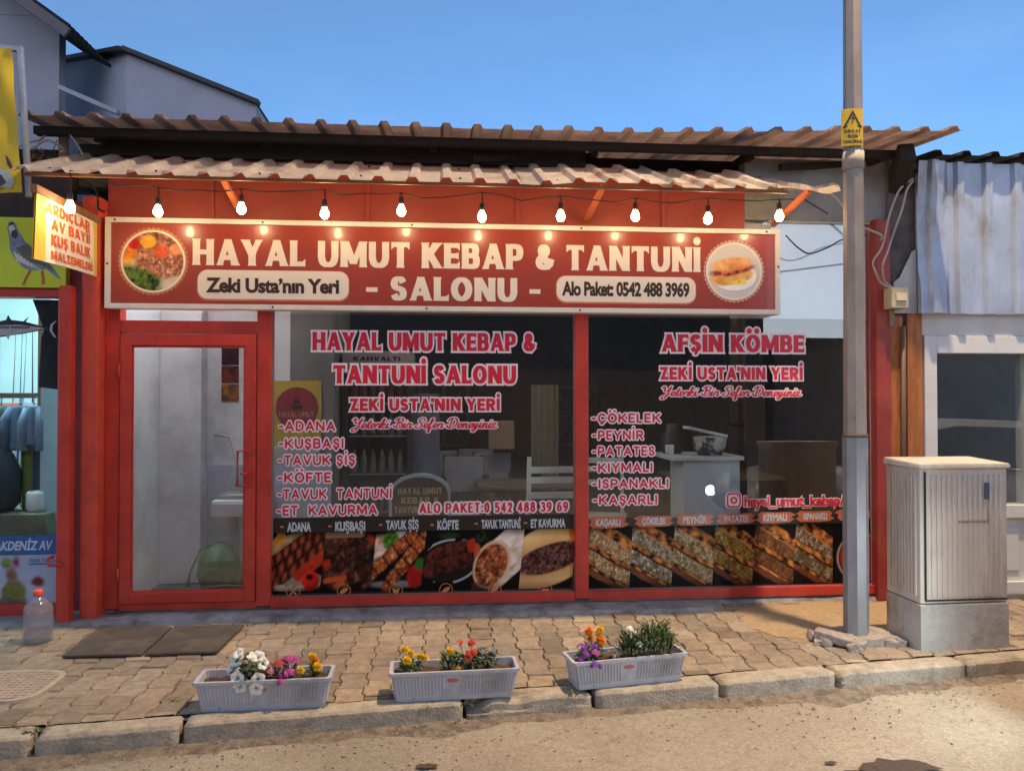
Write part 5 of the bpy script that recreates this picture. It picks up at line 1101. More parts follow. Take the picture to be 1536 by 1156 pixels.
m = MB(); m.box(3.9, 5.2, 1.2, 1.3, 2.6, 2.66, .004); m.build('unseen_fill_lamp', emit('shed_fill', (1.0, .84, .66), 1.6), rs)  # unseen lamp, added so the room shows through the door pane
m = MB(); m.box(3.95, 4.3, .9, 1.0, .4, 1.6); m.build('shelf_panel', mat('tan_board', (.4, .32, .24), .8), rs)
# weathered boards between the two shops
for k, (a, b_, z0) in enumerate(((3.445, 3.545, 2.20), (3.575, 3.70, 2.22))):
    m = MB(); m.box(a, b_, -.075 - .01 * k, -.03, .02, z0, .004); m.jitter(.003, 9); m.build('timber_board', WOODOR, rs)
m = MB(); m.box(3.546, 3.574, -.06, -.03, .02, 2.15); m.build('board_gap', WOODDK, rs)
m = MB(); m.tube([(3.53, -.10, .05), (3.528, -.10, 1.2), (3.535, -.10, 2.12)], .018, 8); m.build('drain_pipe', mat('brown_pipe', (.12, .08, .06), .6), rs)
m = MB(); m.box(3.64, 9, -.14, .12, -.03, .045, .01); m.build('doorstep', CONC, rs)
# meter box and its cables
mb_ = empty('meter_box', (3.585, -.17, 2.2), 'small beige electric meter box on the corner wall under two looping cables', 'meter box')
X0, X1, Z0, Z1 = PR(1338, 431, 1363, 462, -.2)
m = MB(); m.box(X0, X1, -.20, -.07, Z0, Z1, .006); m.build('case', mat('aged_beige_plastic', (.50, .42, .28), .5, var=.15), mb_)
m = MB(); m.box(X0 + .03, X1 - .02, -.212, -.2, Z0 + .055, Z1 - .045, .003); m.build('dial_window', mat('pale_yellow_dial', (.62, .55, .36), .35), mb_)
m = MB(); m.box(X0 + .04, X1 - .06, -.11, -.07, Z0 - .13, Z0 - .001, .003); m.build('cable_duct', mat('duct_grey', (.2, .16, .14), .7), mb_)
for k, (pts, lab) in enumerate([([(1370, 268), (1350, 285), (1333, 320), (1325, 370), (1308, 395), (1316, 415), (1330, 428), (1345, 436)], 'outer of two pale cables looping down to the meter box'),
                                ([(1372, 270), (1358, 290), (1347, 330), (1335, 372), (1322, 398), (1328, 420), (1340, 431)], 'inner of two pale cables looping down to the meter box'),
                                ([(1180, 352), (1195, 372), (1215, 380), (1240, 372), (1262, 360), (1300, 352)], 'thin dark cable sagging along the top edge of the right window'),
                                ([(1235, 285), (1255, 300), (1290, 335), (1318, 352), (1322, 360)], 'pale cable running down from the bent awning end to the side post')]):
    Y = -.16; q = catmull([(P(a, b, Y).x, P(a, b, Y).z) for a, b in pts], 5); m = MB(); m.tube([(u, Y + .02 * math.sin(i * .5 + k), v) for i, (u, v) in enumerate(q)], .0085 if k != 2 else .006, 6)
    thing1(m, 'cable', WIREL if k != 2 else WIRE, (q[0][0], Y, q[0][1]), lab, 'cable')

# ------------------------------------------------------------------ street lamp pole
PX, PYy = 2.64, -1.0
pole = empty('street_lamp', (PX, PYy, 0), 'tall grey steel lamp pole with a yellow warning plate on a broken footing', 'street lamp')
b = MB()
def octo(mb, x, y, z0, z1, r0, r1, n=8):
    a = [mb.bm.verts.new((x + r0 * math.cos(2 * math.pi * (k + .5) / n), y + r0 * math.sin(2 * math.pi * (k + .5) / n), z0)) for k in range(n)]
    c = [mb.bm.verts.new((x + r1 * math.cos(2 * math.pi * (k + .5) / n), y + r1 * math.sin(2 * math.pi * (k + .5) / n), z1)) for k in range(n)]
    for k in range(n): mb.bm.faces.new([a[k], a[(k + 1) % n], c[(k + 1) % n], c[k]])
    mb.bm.faces.new(a[::-1]); mb.bm.faces.new(c)
POLEM = mat('weathered_pole_steel', (.35, .30, .265), .55, metal=.25, var=.25, scale=6, bump=.15, bscale=40, stretch=(1, 1, .3), col2=(.22, .155, .11), thr=(.46, .7), chips=((.14, .08, .05), 22, .67))
octo(b, PX, PYy, -.02, 1.32, .078, .078); b.build('lower_shaft', mat('grey_lower_pole', (.29, .29, .30), .5, metal=.3, var=.22, scale=6, bump=.12, stretch=(1, 1, .4), col2=(.22, .19, .17), thr=(.55, .75)), pole)
b = MB(); octo(b, PX, PYy, 1.32, 8.6, .070, .034); b.build('shaft', POLEM, pole)
b = MB(); b.lathe([(.079, 1.31), (.082, 1.312), (.082, 1.325), (.072, 1.33)], (PX, PYy, 0), 24); b.build('joint_band', mat('rust_band', (.10, .06, .05), .8), pole)
zc = P(1280, 235, PYy - .09).z
b = MB(); b.lathe([(.05, zc - .06), (.0665, zc - .06), (.0665, zc + .055), (.05, zc + .055)], (PX, PYy, 0), 24); b.build('pale_band', mat('pale_tape', (.40, .34, .26), .7, var=.15), pole)
LX, LY, LZ = 3.1, -1.85, 8.5
b = MB(); b.tube([(PX, PYy, 8.5), (PX + .1, PYy - .2, 8.75), (PX + .3, PYy - .55, 8.78), (LX, LY, 8.68)], .03, 8); b.build('arm', POLEM, pole)
b = MB(); b.lathe([(.03, 8.72), (.12, 8.69), (.16, 8.6), (.15, 8.55), (.13, 8.545)], (LX, LY, 0), 16); b.build('lamp_head', GREYP, pole)
b = MB(); b.lathe([(.001, 8.515), (.08, 8.52), (.12, 8.54), (.001, 8.542)], (LX, LY, 0), 16); b.build('lamp_lens', emit('sodium_lens', (1.0, .66, .34), 25), pole)
ld = bpy.data.lights.new('street_lamp_light', 'SPOT'); ld.energy = LAMP_W; ld.color = (1.0, .74, .46); ld.spot_size = R(150); ld.spot_blend = .5; ld.shadow_soft_size = .09
lo = bpy.data.objects.new('street_lamp_light', ld); COL.objects.link(lo); lo.location = (LX, LY, 8.49)
# warning plate: bent round the pole, black triangle with a bolt and three lines of writing
wp = empty('warning_plate', (PX, PYy - .09, 3.0), 'yellow high-voltage warning plate strapped to the lamp pole', 'sign')
X0, X1, Z0, Z1 = PR(1266, 161, 1297, 217, PYy - .085)
xc = (X0 + X1) / 2; WR = .072
def FW(u, v, d):
    a = (u - PX) / .20; return Vector((PX + (.20 + d) * math.sin(a), PYy + .132 - (.20 + d) * math.cos(a), v))
m = MB(); K = 8
for k in range(K):
    a, c = X0 + (X1 - X0) * k / K, X0 + (X1 - X0) * (k + 1) / K; m.face([FW(a, Z0, 0), FW(c, Z0, 0), FW(c, Z1, 0), FW(a, Z1, 0)])
m.build('plate', mat('yellow_enamel', (.72, .46, .02), .45, var=.15, scale=10), wp)
m = MB(); zt_, zb_ = Z1 - .012, Z1 - .125; hw = .062
ringpoly(m, [(xc - hw, zb_), (xc + hw, zb_), (xc, zt_)], [(xc - hw + .02, zb_ + .011), (xc + hw - .02, zb_ + .011), (xc, zt_ - .024)], .003, FW)
m.face([FW(u, v, .003) for u, v in ((xc + .004, zt_ - .03), (xc - .012, zb_ + .052), (xc + .002, zb_ + .056), (xc - .008, zb_ + .018), (xc + .014, zb_ + .066), (xc + .0, zb_ + .062))])
for tx, z, a in (('DİKKAT', Z1 - .158, .05), ('ÖLÜM', Z1 - .192, .03), ('TEHLİKESİ', Z1 - .226, .06)): letters('lettering', tx, 'heavy', (xc - a, xc + a, z, z + .02), FW, BLACKP, wp, .003)
m.build('triangle', BLACKP, wp)
# broken footing
rb = MB(); rr = random.Random(4)
for k in range(34):
    a = rr.uniform(0, 6.28); r_ = rr.uniform(.06, .27); s = rr.uniform(.012, .04) * (1.3 - r_); x, y = PX - .02 + r_ * math.cos(a) * 1.15, PYy - .03 + r_ * math.sin(a) * .6
    M = Matrix.Translation((x, y, s * .4)) @ Matrix.Rotation(rr.uniform(0, 6), 4, 'Z') @ Matrix.Rotation(rr.uniform(-.5, .5), 4, 'X'); rb.box(-s * 1.4, s * 1.4, -s, s, -s * .7, s * .7, s * .25, M)
rb.jitter(.01, 22); tag(rb.build('rubble', mat('rubble_concrete', (.34, .29, .25), .95, var=.35, scale=20, bump=.8, bscale=60)), kind='stuff')
ft = MB(); ring = [(PX + .22 * math.cos(k * .35) * (1 + .25 * mnoise.noise(Vector((k, 3, 0)))), PYy + .15 * math.sin(k * .35) * (1 + .25 * mnoise.noise(Vector((k, 7, 0))))) for k in range(18)]
ft.prism(ring, -.01, .05, lambda u, v, d: Vector((u, v, d + .012 * mnoise.noise(Vector((u * 7, v * 7, 0)))))); ft.build('footing', mat('footing_concrete', (.36, .31, .26), .95, var=.3, scale=12, bump=.9, bscale=40), pole)
sl = MB(); M = Matrix.Translation((PX - .25, PYy + .0, .06)) @ Matrix.Rotation(-.75, 4, 'Z') @ Matrix.Rotation(.12, 4, 'Y'); sl.box(-.02, .28, -.05, .05, -.03, .02, .008, M); sl.jitter(.004, 20)
thing1(sl, 'broken_kerb_piece', mat('rubble_concrete', (.34, .29, .25)), (PX - .2, PYy, .05), 'broken oblong piece of concrete leaning on the footing of the lamp pole', 'rubble')

# ------------------------------------------------------------------ street cabinet
cA = G(1383, 977); cabw, cabd = .585, .36; ang = R(1.5)
cab = empty('utility_cabinet', (cA.x, cA.y, 0), 'pale grey ribbed utility cabinet on a plinth, beside the lamp pole', 'cabinet', None, ang)
CABM = mat('cabinet_grey_plastic', (.68, .60, .51), .6, var=.14, scale=4, bump=.1, bscale=30, col2=(.34, .27, .21), thr=(.48, .72), stretch=(1, 1, .3), chips=((.2, .16, .13), 30, .68))
m = MB(); m.box(-.005, cabw + .0, -.0, cabd, -.02, .285, .006); m.build('plinth_box', mat('cabinet_plinth', (.52, .50, .46), .75, var=.22, scale=5, bump=.3, col2=(.24, .21, .18), thr=(.48, .7)), cab, local=True)
zt = 1.125
m = MB(); m.box(.0, cabw, .01, cabd, .29, zt, .008)
for k in range(15):
    x = .045 + (cabw - .09) * k / 14; m.box(x - .0075, x + .0075, .002, .0125, .33, zt - .04, .003)
for k in range(9):
    y = .05 + (cabd - .1) * k / 8; m.box(-.009, .002, y - .0075, y + .0075, .33, zt - .04, .003); m.box(cabw - .002, cabw + .009, y - .0075, y + .0075, .33, zt - .04, .003)
m.build('ribbed_case', CABM, cab, local=True)
m = MB(); m.box(.028, cabw - .01, -.0, .006, .305, .315); m.box(.026, .034, -.002, .008, .315, zt - .02); m.build('door_gap', BLACKP, cab, local=True)
m = MB(); 
L = [(-.015, -.012, zt), (cabw + .015, -.012, zt), (cabw + .015, cabd + .012, zt + .0), (-.015, cabd + .012, zt + .0)]; U = [(-.012, -.010, zt + .028), (cabw + .012, -.010, zt + .028), (cabw + .012, cabd + .01, zt + .045), (-.012, cabd + .01, zt + .045)]
a = [m.bm.verts.new(p) for p in L]; c = [m.bm.verts.new(p) for p in U]
m.bm.faces.new(a[::-1]); m.bm.faces.new(c)
for k in range(4): m.bm.faces.new([a[k], a[(k + 1) % 4], c[(k + 1) % 4], c[k]])
bmesh.ops.bevel(m.bm, geom=m.bm.edges[:], offset=.006, segments=2, affect='EDGES'); m.build('lid', CABM, cab, local=True)
m = MB(); m.prism(rrect(.425, .458, .93, 1.035, .012), 0, .006, lambda u, v, d: Vector((u, .004 - d, v))); m.build('lock_cover', mat('blue_lock', (.05, .10, .16), .5, var=.3, scale=20), cab, local=True)
m = MB(); rr = random.Random(2)
for k in range(12):
    x = .25 + k * .017; m.prism([(x, .785 + rr.uniform(-.004, .004)), (x + .011, .785), (x + .009, .803), (x + .002, .80)], 0, .0012, lambda u, v, d: Vector((u, .001 - d, v)))
m.build('faded_stamp', mat('faded_stamp', (.22, .18, .18), .7), cab, local=True)

# ------------------------------------------------------------------ small things on the pavement
for (qs, lab) in (([(93, 985), (213, 982), (258, 941), (152, 939)], 'left of two worn black rubber mats lying before the shop door'), ([(217, 982), (325, 978), (366, 938), (262, 940)], 'right of two worn black rubber mats lying before the shop door')):
    pts = [G(*q, .012) for q in qs]; m = MB(); a = [m.bm.verts.new((p.x, p.y, .004)) for p in pts]; c = [m.bm.verts.new((p.x, p.y, .022)) for p in pts]
    m.bm.faces.new(a[::-1]); m.bm.faces.new(c)
    for k in range(4): m.bm.faces.new([a[k], a[(k + 1) % 4], c[(k + 1) % 4], c[k]])
    bmesh.ops.bevel(m.bm, geom=[e for e in m.bm.edges], offset=.004, segments=1, affect='EDGES')
    bmesh.ops.subdivide_edges(m.bm, edges=[e for e in m.bm.edges if e.calc_length() > .2], cuts=10, use_grid_fill=True); m.jitter(.004, 6)
    cc = sum((p for p in pts), Vector()) / 4; thing1(m, 'rubber_mat', mat('dusty_rubber', (.075, .058, .046), .9, var=.35, scale=9, bump=.5, bscale=80, col2=(.15, .11, .08), thr=(.5, .75)), (cc.x, cc.y, .01), lab, 'mat', 'rubber mats before the door')
mc = empty('manhole_cover', (-2.5, -1.4, 0), 'pale cast manhole cover set in the paving at the left kerb', 'manhole cover')
def fg(u, v, d): return Vector((u, v, d))
c = G(-5, 1030); rx, ry = .30, .235
m = MB(); m.prism([(c.x + rx * math.copysign(abs(math.cos(a)) ** .5, math.cos(a)), c.y + ry * math.copysign(abs(math.sin(a)) ** .5, math.sin(a))) for a in [2 * math.pi * k / 36 for k in range(36)]], -.01, .009, fg); m.build('frame', mat('cover_rim', (.46, .38, .30), .85, var=.2, scale=20, bump=.4), mc)
m = MB(); m.prism([(c.x + rx * .92 * math.copysign(abs(math.cos(a)) ** .5, math.cos(a)), c.y + ry * .91 * math.copysign(abs(math.sin(a)) ** .5, math.sin(a))) for a in [2 * math.pi * k / 36 for k in range(36)]], .0, .011, fg)
for i in range(-7, 8):
    for j2 in range(-5, 6):
        if (abs(i) / 7.5) ** 4 + (abs(j2) / 5.6) ** 4 < .9: m.box(c.x + i * .036 - .011, c.x + i * .036 + .011, c.y + j2 * .038 - .011, c.y + j2 * .038 + .011, .011, .0145)
m.build('plate', mat('cover_plate', (.40, .31, .23), .85, var=.25, scale=14, bump=.5), mc)
# water jug
jc = G(57, 962); jg = empty('plastic_jug', (jc.x, jc.y, 0), 'clear plastic water jug with an orange cap, on the paving before the pet shop', 'jug')
jm = bpy.data.materials.new('clear_pet'); jm.use_nodes = True; nn, ll = jm.node_tree.nodes, jm.node_tree.links; nn.remove(nn['Principled BSDF'])
tr = nn.new('ShaderNodeBsdfTransparent'); tr.inputs[0].default_value = (.86, .87, .9, 1); gl_ = nn.new('ShaderNodeBsdfGlossy'); gl_.inputs['Roughness'].default_value = .12; df = nn.new('ShaderNodeBsdfDiffuse'); df.inputs[0].default_value = (.7, .7, .74, 1)
a1 = nn.new('ShaderNodeMixShader'); a1.inputs[0].default_value = .16; ll.new(tr.outputs[0], a1.inputs[1]); ll.new(df.outputs[0], a1.inputs[2]); fr_ = schlick(nn, ll, 1.5)
a2 = nn.new('ShaderNodeMixShader'); ll.new(fr_, a2.inputs[0]); ll.new(a1.outputs[0], a2.inputs[1]); ll.new(gl_.outputs[0], a2.inputs[2]); ll.new(a2.outputs[0], nn['Material Output'].inputs[0])
m = MB(); m.lathe([(.02, .004), (.082, .006), (.088, .02), (.084, .05), (.088, .07), (.083, .09), (.087, .12), (.085, .19), (.078, .225), (.05, .265), (.024, .29), (.022, .302)], jc, 22); m.jitter(.008, 14, 3); m.build('bottle', jm, jg)
m = MB(); m.lathe([(.02, .008), (.076, .01), (.08, .03), (.077, .075), (.02, .076)], jc, 20); m.build('water', glass('jug_water', (.72, .74, .78), 1.33), jg)
m = MB(); m.lathe([(.028, .296), (.03, .30), (.03, .325), (.026, .332), (.002, .333)], jc, 18); m.build('cap', mat('orange_cap', (.75, .09, .03), .4), jg)
# weeds in the joints
def leaf(mb, base, az, ln, wd, up, droop, ix=0):
    """a small bent leaf of three faces"""
    mb.mi = ix; base = Vector(base); d = Vector((math.cos(az), math.sin(az), 0)); s = Vector((-math.sin(az), math.cos(az), 0)) * wd
    p1 = base + d * ln * .4 + Vector((0, 0, up * ln * .5)); p2 = base + d * ln * .8 + Vector((0, 0, up * ln * .7 - droop * ln * .2)); p3 = base + d * ln + Vector((0, 0, up * ln * .6 - droop * ln * .5))
    bm = mb.bm; b0 = bm.verts.new(base); a1, c1, a2, c2, t = [bm.verts.new(q) for q in (p1 - s * .5, p1 + s * .5, p2 - s * .4, p2 + s * .4, p3)]
    for f in ([b0, c1, a1], [a1, c1, c2, a2], [a2, c2, t]):
        g = bm.faces.new(f); g.material_index = ix
LEAF = [mat('leaf_green', (.055, .10, .022), .6, var=.3, scale=30), mat('leaf_light', (.12, .17, .035), .6, var=.3, scale=30), mat('leaf_dark', (.025, .05, .018), .6, var=.3, scale=30)]
wd_ = MB(); rr = random.Random(6)
spots = [(50, 1098, 26), (262, 1050, 12), (490, 1056, 16), (22, 1092, 10), (860, 1040, 8), (700, 1058, 6), (330, 1058, 7), (640, 1062, 4), (1090, 1028, 6), (372, 940, 4), (300, 990, 3)]
for px, py, n_ in spots:
    c = G(px, py, -.005)
    for k in range(n_): leaf(wd_, (c.x + rr.gauss(0, .018), c.y + rr.gauss(0, .014), -.012), rr.uniform(0, 6.28), rr.uniform(.012, .035), .009, rr.uniform(.5, 1.6), .5, rr.choice((0, 1, 1)))
tag(wd_.build('weeds', LEAF, None, recalc=False), kind='stuff')
# ------------------------------------------------------------------ planters and what grows in them
PLG = 'grey ribbed flower boxes on the kerb'
def planter(fl, fr_, lab):
    """long tapered balcony box: front-left and front-right foot on the paving"""
    d = fr_ - fl; a = math.atan2(d.y, d.x); L = .605
    r = empty('planter', (fl.x, fl.y, 0), lab, 'planter', PLG, a); H = .155; D = .145
    m = MB(); bm = m.bm
    def ring(ix, iy, z): return [bm.verts.new(p) for p in ((-ix, -iy, z), (L + ix, -iy, z), (L + ix, D + iy, z), (-ix, D + iy, z))]
    A, B, C_, Dd, E_, F_ = ring(0, 0, .0), ring(.022, .016, H - .018), ring(.034, .028, H - .016), ring(.034, .028, H), ring(.016, .012, H), ring(.0, .0, .05)
    for q, s in ((A, B), (B, C_), (C_, Dd), (Dd, E_), (E_, F_)):
        for k in range(4): bm.faces.new([q[k], q[(k + 1) % 4], s[(k + 1) % 4], s[k]])
    bm.faces.new(A[::-1]); bm.faces.new(F_)
    bmesh.ops.bevel(bm, geom=[e for e in bm.edges if abs(e.verts[0].co.z - e.verts[1].co.z) > .01], offset=.008, segments=2, affect='EDGES')
    nr = 36
    for k in range(nr):
        x = .012 + (L - .024) * k / (nr - 1)
        if abs(x - L * .48) < .038: continue
        t0, t1 = .03, H - .026
        for (t, _) in ((0, 0),):
            y0, y1 = -.016 * t0 / H, -.016 * t1 / H; e = (x / L - .5) * 2 * .02
            m.face([(x + e * .2 - .0045, y0 - .0005, t0), (x + e * .2, y0 - .006, t0 + .003), (x + e - .0 , y1 - .006, t1 - .003), (x + e - .0045, y1 - .0005, t1)]); m.face([(x + e * .2, y0 - .006, t0 + .003), (x + e * .2 + .0045, y0 - .0005, t0), (x + e + .0045, y1 - .0005, t1), (x + e, y1 - .006, t1 - .003)])
    for k in range(7):
        for sx, x in ((-1, 0), (1, L)):
            y = .02 + (D - .04) * k / 6; t0, t1 = .03, H - .026; q0, q1 = x + sx * .022 * t0 / H, x + sx * .022 * t1 / H
            m.face([(q0 + sx * .0005, y - .0045, t0), (q0 + sx * .006, y, t0 + .003), (q1 + sx * .006, y, t1 - .003), (q1 + sx * .0005, y - .0045, t1)]); m.face([(q0 + sx * .006, y, t0 + .003), (q0 + sx * .0005, y + .0045, t0), (q1 + sx * .0005, y + .0045, t1), (q1 + sx * .006, y, t1 - .003)])
    m.build('box', GREYP, r, local=True)
    m = MB(); m.prism([(L * .48 + .03 * math.cos(k * .4), .105 + .011 * math.sin(k * .4)) for k in range(16)], 0, .0025, lambda u, v, d_: Vector((u, -.012 - d_, v))); m.build('maker_badge', mat('faded_red_badge', (.50, .16, .13), .5, var=.3, scale=60), r, local=True)
    m = MB(); n1, n2 = 26, 8; V = [[bm2 for bm2 in [m.bm.verts.new((-.012 + (L + .024) * i / n1, -.008 + (D + .016) * j / n2, H - .035 + .014 * mnoise.noise(Vector((i * .5, j * .6, fl.x * 3))) + .006 * mnoise.noise(Vector((i * 1.7, j * 1.9, 2)))) ) for i in range(n1 + 1)]] for j in range(n2 + 1)]
    for j in range(n2):
        for i in range(n1): m.bm.faces.new([V[j][i], V[j][i + 1], V[j + 1][i + 1], V[j + 1][i]])
    m.build('soil', mat('potting_soil', (.10, .05, .025), .95, var=.5, scale=50, bump=1.0, bscale=90), r, local=True)
    return r, lambda t, s, z=H - .03: Vector((fl.x + math.cos(a) * L * t - math.sin(a) * D * s, fl.y + math.sin(a) * L * t + math.cos(a) * D * s, z))
def petal_mat(nm, c, var=.12): return mat('petal_' + nm, c, .6, var=var, scale=40)
def foliage(mb, c, n, r, h, rr, ln=.04, wd=.02, spiky=False):
    for k in range(n):
        a = rr.uniform(0, 6.28); q = r * math.sqrt(rr.random()); z = h * rr.random() ** (.8)
        q *= (1 - .35 * z / h); b = c + Vector((q * math.cos(a), q * math.sin(a) * .75, z))
        leaf(mb, b, a + rr.gauss(0, .7), ln * rr.uniform(.6, 1.2), wd * rr.uniform(.7, 1.1), rr.uniform(.9, 2.2) if spiky else rr.uniform(-.1, 1.1), rr.uniform(.2, .9), rr.choice((0, 0, 1, 2)))
    for k in range(5):
        a = rr.uniform(0, 6.28); t = c + Vector((r * .6 * math.cos(a), r * .5 * math.sin(a), h * .85)); mb.mi = 0; mb.tube([c - Vector((0, 0, .01)), (c + t) / 2 + Vector((0, 0, .01)), t], .0022, 5)
def orient(nrm): return Vector(nrm).to_track_quat('Z', 'Y').to_matrix().to_4x4()
def petunia(mb, c, nrm, r, rr):
    """five-lobed trumpet"""
    M = Matrix.Translation(c) @ orient(nrm) @ Matrix.Rotation(rr.uniform(0, 6), 4, 'Z'); n = 30; bm = mb.bm; rings = []
    for q, z in ((.12, -.55), (.3, -.2), (.7, .02), (1.0, -.05 )):
        rings.append([bm.verts.new(M @ Vector((q * r * (1 + .16 * abs(math.sin(2.5 * 2 * math.pi * k / n)) * q - .1) * math.cos(2 * math.pi * k / n), q * r * (1 + .16 * abs(math.sin(2.5 * 2 * math.pi * k / n)) * q - .1) * math.sin(2 * math.pi * k / n), r * (z + .1 * q * math.sin(5 * 2 * math.pi * k / n))))) for k in range(n)])
    for a, b in zip(rings, rings[1:]):
        for k in range(n): bm.faces.new([a[k], a[(k + 1) % n], b[(k + 1) % n], b[k]]).smooth = True
    bm.faces.new(rings[0])
def pompom(mb, c, r, rr):
    """many short petals round a ball"""
    n = 90; bm = mb.bm
    for k in range(n):
        z = 1 - 1.7 * (k + .5) / n; q = math.sqrt(max(0, 1 - z * z)); a = k * 2.39996; d = Vector((q * math.cos(a), q * math.sin(a), z)); s = Vector((-math.sin(a), math.cos(a), 0)) * r * .24; u = d.cross(s).normalized() * r * .2
        b0 = c + d * r * .35; t = c + d * r * rr.uniform(.92, 1.08) + u * rr.uniform(.2, .8)
        bm.faces.new([bm.verts.new(b0 - s * .5), bm.verts.new(b0 + s * .5), bm.verts.new(t + s * .55), bm.verts.new(t - s * .55)])
def floret(mb, c, nrm, r, rr, np_=5):
    M = Matrix.Translation(c) @ orient(nrm) @ Matrix.Rotation(rr.uniform(0, 6), 4, 'Z'); bm = mb.bm
    for k in range(np_):
        a = 2 * math.pi * k / np_; h = math.pi / np_ * .95; o = bm.verts.new(M @ Vector((0, 0, -r * .12)))
        p = [bm.verts.new(M @ Vector((q * r * math.cos(a + b), q * r * math.sin(a + b), z * r))) for q, b, z in ((.62, -h, .08), (1, -h * .5, .02), (1.02, h * .5, .0), (.62, h, .08))]
        bm.faces.new([o] + p)
def plant(name, c, lab, cat, seed, leaves, blooms, grp=None):
    """leaves = (n, radius, height, leaf length, leaf width, spiky); blooms = list of (kind, offset, size, material, facing)"""
    rr = random.Random(seed); r = empty(name, c, lab, cat, grp); m = MB(); n, rad, h, ln, wd, sp = leaves; foliage(m, c, n, rad, h, rr, ln, wd, sp)
    for kind, off, s, mt, nrm in blooms: 
        m.mi = 0; m.tube([c + Vector((off[0] * .3, off[1] * .3, 0)), c + Vector(off) * .6, c + Vector(off)], .0022, 5)
    m.build('leaves', LEAF, r, recalc=False)
    for kind, off, s, mt, nrm in blooms:
        b = MB(); p = c + Vector(off)
        if kind == 'petunia': petunia(b, p, nrm, s, rr)
        elif kind == 'pom': pompom(b, p, s, rr)
        else:
            for k in range(kind == 'cluster' and 11 or 1):
                d = Vector((rr.gauss(0, 1), rr.gauss(0, 1) - .5, abs(rr.gauss(0, 1)) + .2)).normalized(); floret(b, p + d * s * (.8 if kind == 'cluster' else 0), d if kind == 'cluster' else nrm, s * (.42 if kind == 'cluster' else 1), rr)
        b.build('blossom', mt, r, recalc=False)
    return r
WH = petal_mat('white', (.86, .82, .70), .06); MG = petal_mat('magenta', (.44, .05, .24)); CR = petal_mat('crimson', (.50, .02, .05)); YE = petal_mat('yellow', (.92, .62, .02)); ORG = petal_mat('orange', (.92, .34, .012)); RD = petal_mat('red', (.60, .03, .015)); PU = petal_mat('purple', (.20, .035, .30)); PKD = petal_mat('pink', (.62, .20, .26))
g1 = lambda px, py: G(px, py)
p1, at1 = planter(G(301, 1068), G(486, 1060), 'grey ribbed flower box with white petunias, leftmost of the three on the kerb')
p2, at2 = planter(G(594, 1053), G(755, 1045), 'grey ribbed flower box with yellow and red flowers, middle of the three on the kerb')
p3, at3 = planter(G(867, 1035), G(1022, 1019), 'grey ribbed flower box with bushy green plants, rightmost of the three on the kerb')
FL = 'flowers planted in the kerb boxes'
f_ = (.1, -.9, .35)
plant('white_petunia', at1(.37, .45), 'bushy petunia with large white trumpets spilling over the leftmost box', 'flower', 1, (150, .085, .11, .045, .026, False),
      [('petunia', (-.06, -.03, .12), .036, WH, (-.3, -.8, .5)), ('petunia', (-.075, -.05, .075), .034, WH, (-.4, -.9, .2)), ('petunia', (-.045, -.08, .04), .036, WH, (-.2, -1, .1)), ('petunia', (-.03, -.085, .0), .032, WH, (0, -1, -.1)), ('petunia', (-.055, -.02, .15), .03, WH, (-.4, -.5, .8)),
       ('petunia', (.045, -.02, .125), .034, WH, (.2, -.7, .6)), ('petunia', (.075, -.045, .10), .03, WH, (.6, -.8, .3)), ('petunia', (.06, -.085, .035), .034, WH, (.2, -1, .0)), ('petunia', (.052, -.095, -.01), .034, WH, (0, -1, -.2)), ('petunia', (.03, -.03, .09), .03, mat('petal_cream', (.66, .64, .36), .6), (.1, -.8, .6)), ('petunia', (.005, .03, .12), .03, WH, (0, -.3, .9))], FL)
plant('pink_flower', at1(.61, .45), 'low plant with crimson and pink blooms beside the white petunia', 'flower', 2, (60, .05, .06, .035, .02, False),
      [('cluster', (0, -.02, .075), .034, CR, f_), ('cluster', (-.035, -.03, .05), .03, PKD, f_), ('cluster', (.025, -.0, .085), .028, CR, f_)], FL)
plant('magenta_flower', at1(.70, .4), 'plant with magenta flower clusters in the leftmost box', 'flower', 3, (60, .045, .07, .03, .018, False),
      [('cluster', (-.01, .0, .095), .034, MG, f_), ('cluster', (.025, .01, .085), .032, MG, f_), ('cluster', (-.02, -.06, .045), .032, MG, f_), ('cluster', (.01, -.05, .05), .028, MG, f_), ('cluster', (-.025, -.09, .015), .026, MG, f_)], FL)
plant('yellow_marigold', at1(.89, .35), 'small marigold with two-tone yellow heads at the right end of the leftmost box', 'flower', 4, (70, .05, .055, .03, .016, False),
      [('pom', (-.005, .02, .105), .024, YE, f_), ('pom', (.012, .01, .09), .02, ORG, f_), ('pom', (.03, -.03, .07), .026, YE, f_), ('pom', (-.055, -.04, .06), .021, YE, f_), ('pom', (.0, .03, .08), .018, YE, f_)], FL)
plant('yellow_marigold', at2(.12, .4), 'marigold with five bright yellow heads at the left end of the middle box', 'flower', 5, (80, .055, .06, .035, .018, False),
      [('pom', (-.03, .02, .115), .024, YE, f_), ('pom', (.005, .01, .10), .02, YE, f_), ('pom', (-.015, -.03, .075), .025, YE, f_), ('pom', (.05, .0, .085), .021, YE, f_), ('pom', (.075, -.01, .08), .024, YE, f_)], FL)
plant('yellow_marigold', at2(.46, .4), 'marigold with a single high yellow head, left of the red flowers', 'flower', 6, (80, .045, .08, .032, .016, True), [('pom', (.0, .0, .105), .023, YE, f_), ('pom', (-.05, -.02, .055), .012, YE, f_), ('pom', (.045, -.05, .03), .013, YE, f_), ('pom', (.02, .01, .085), .016, YE, f_)], FL)
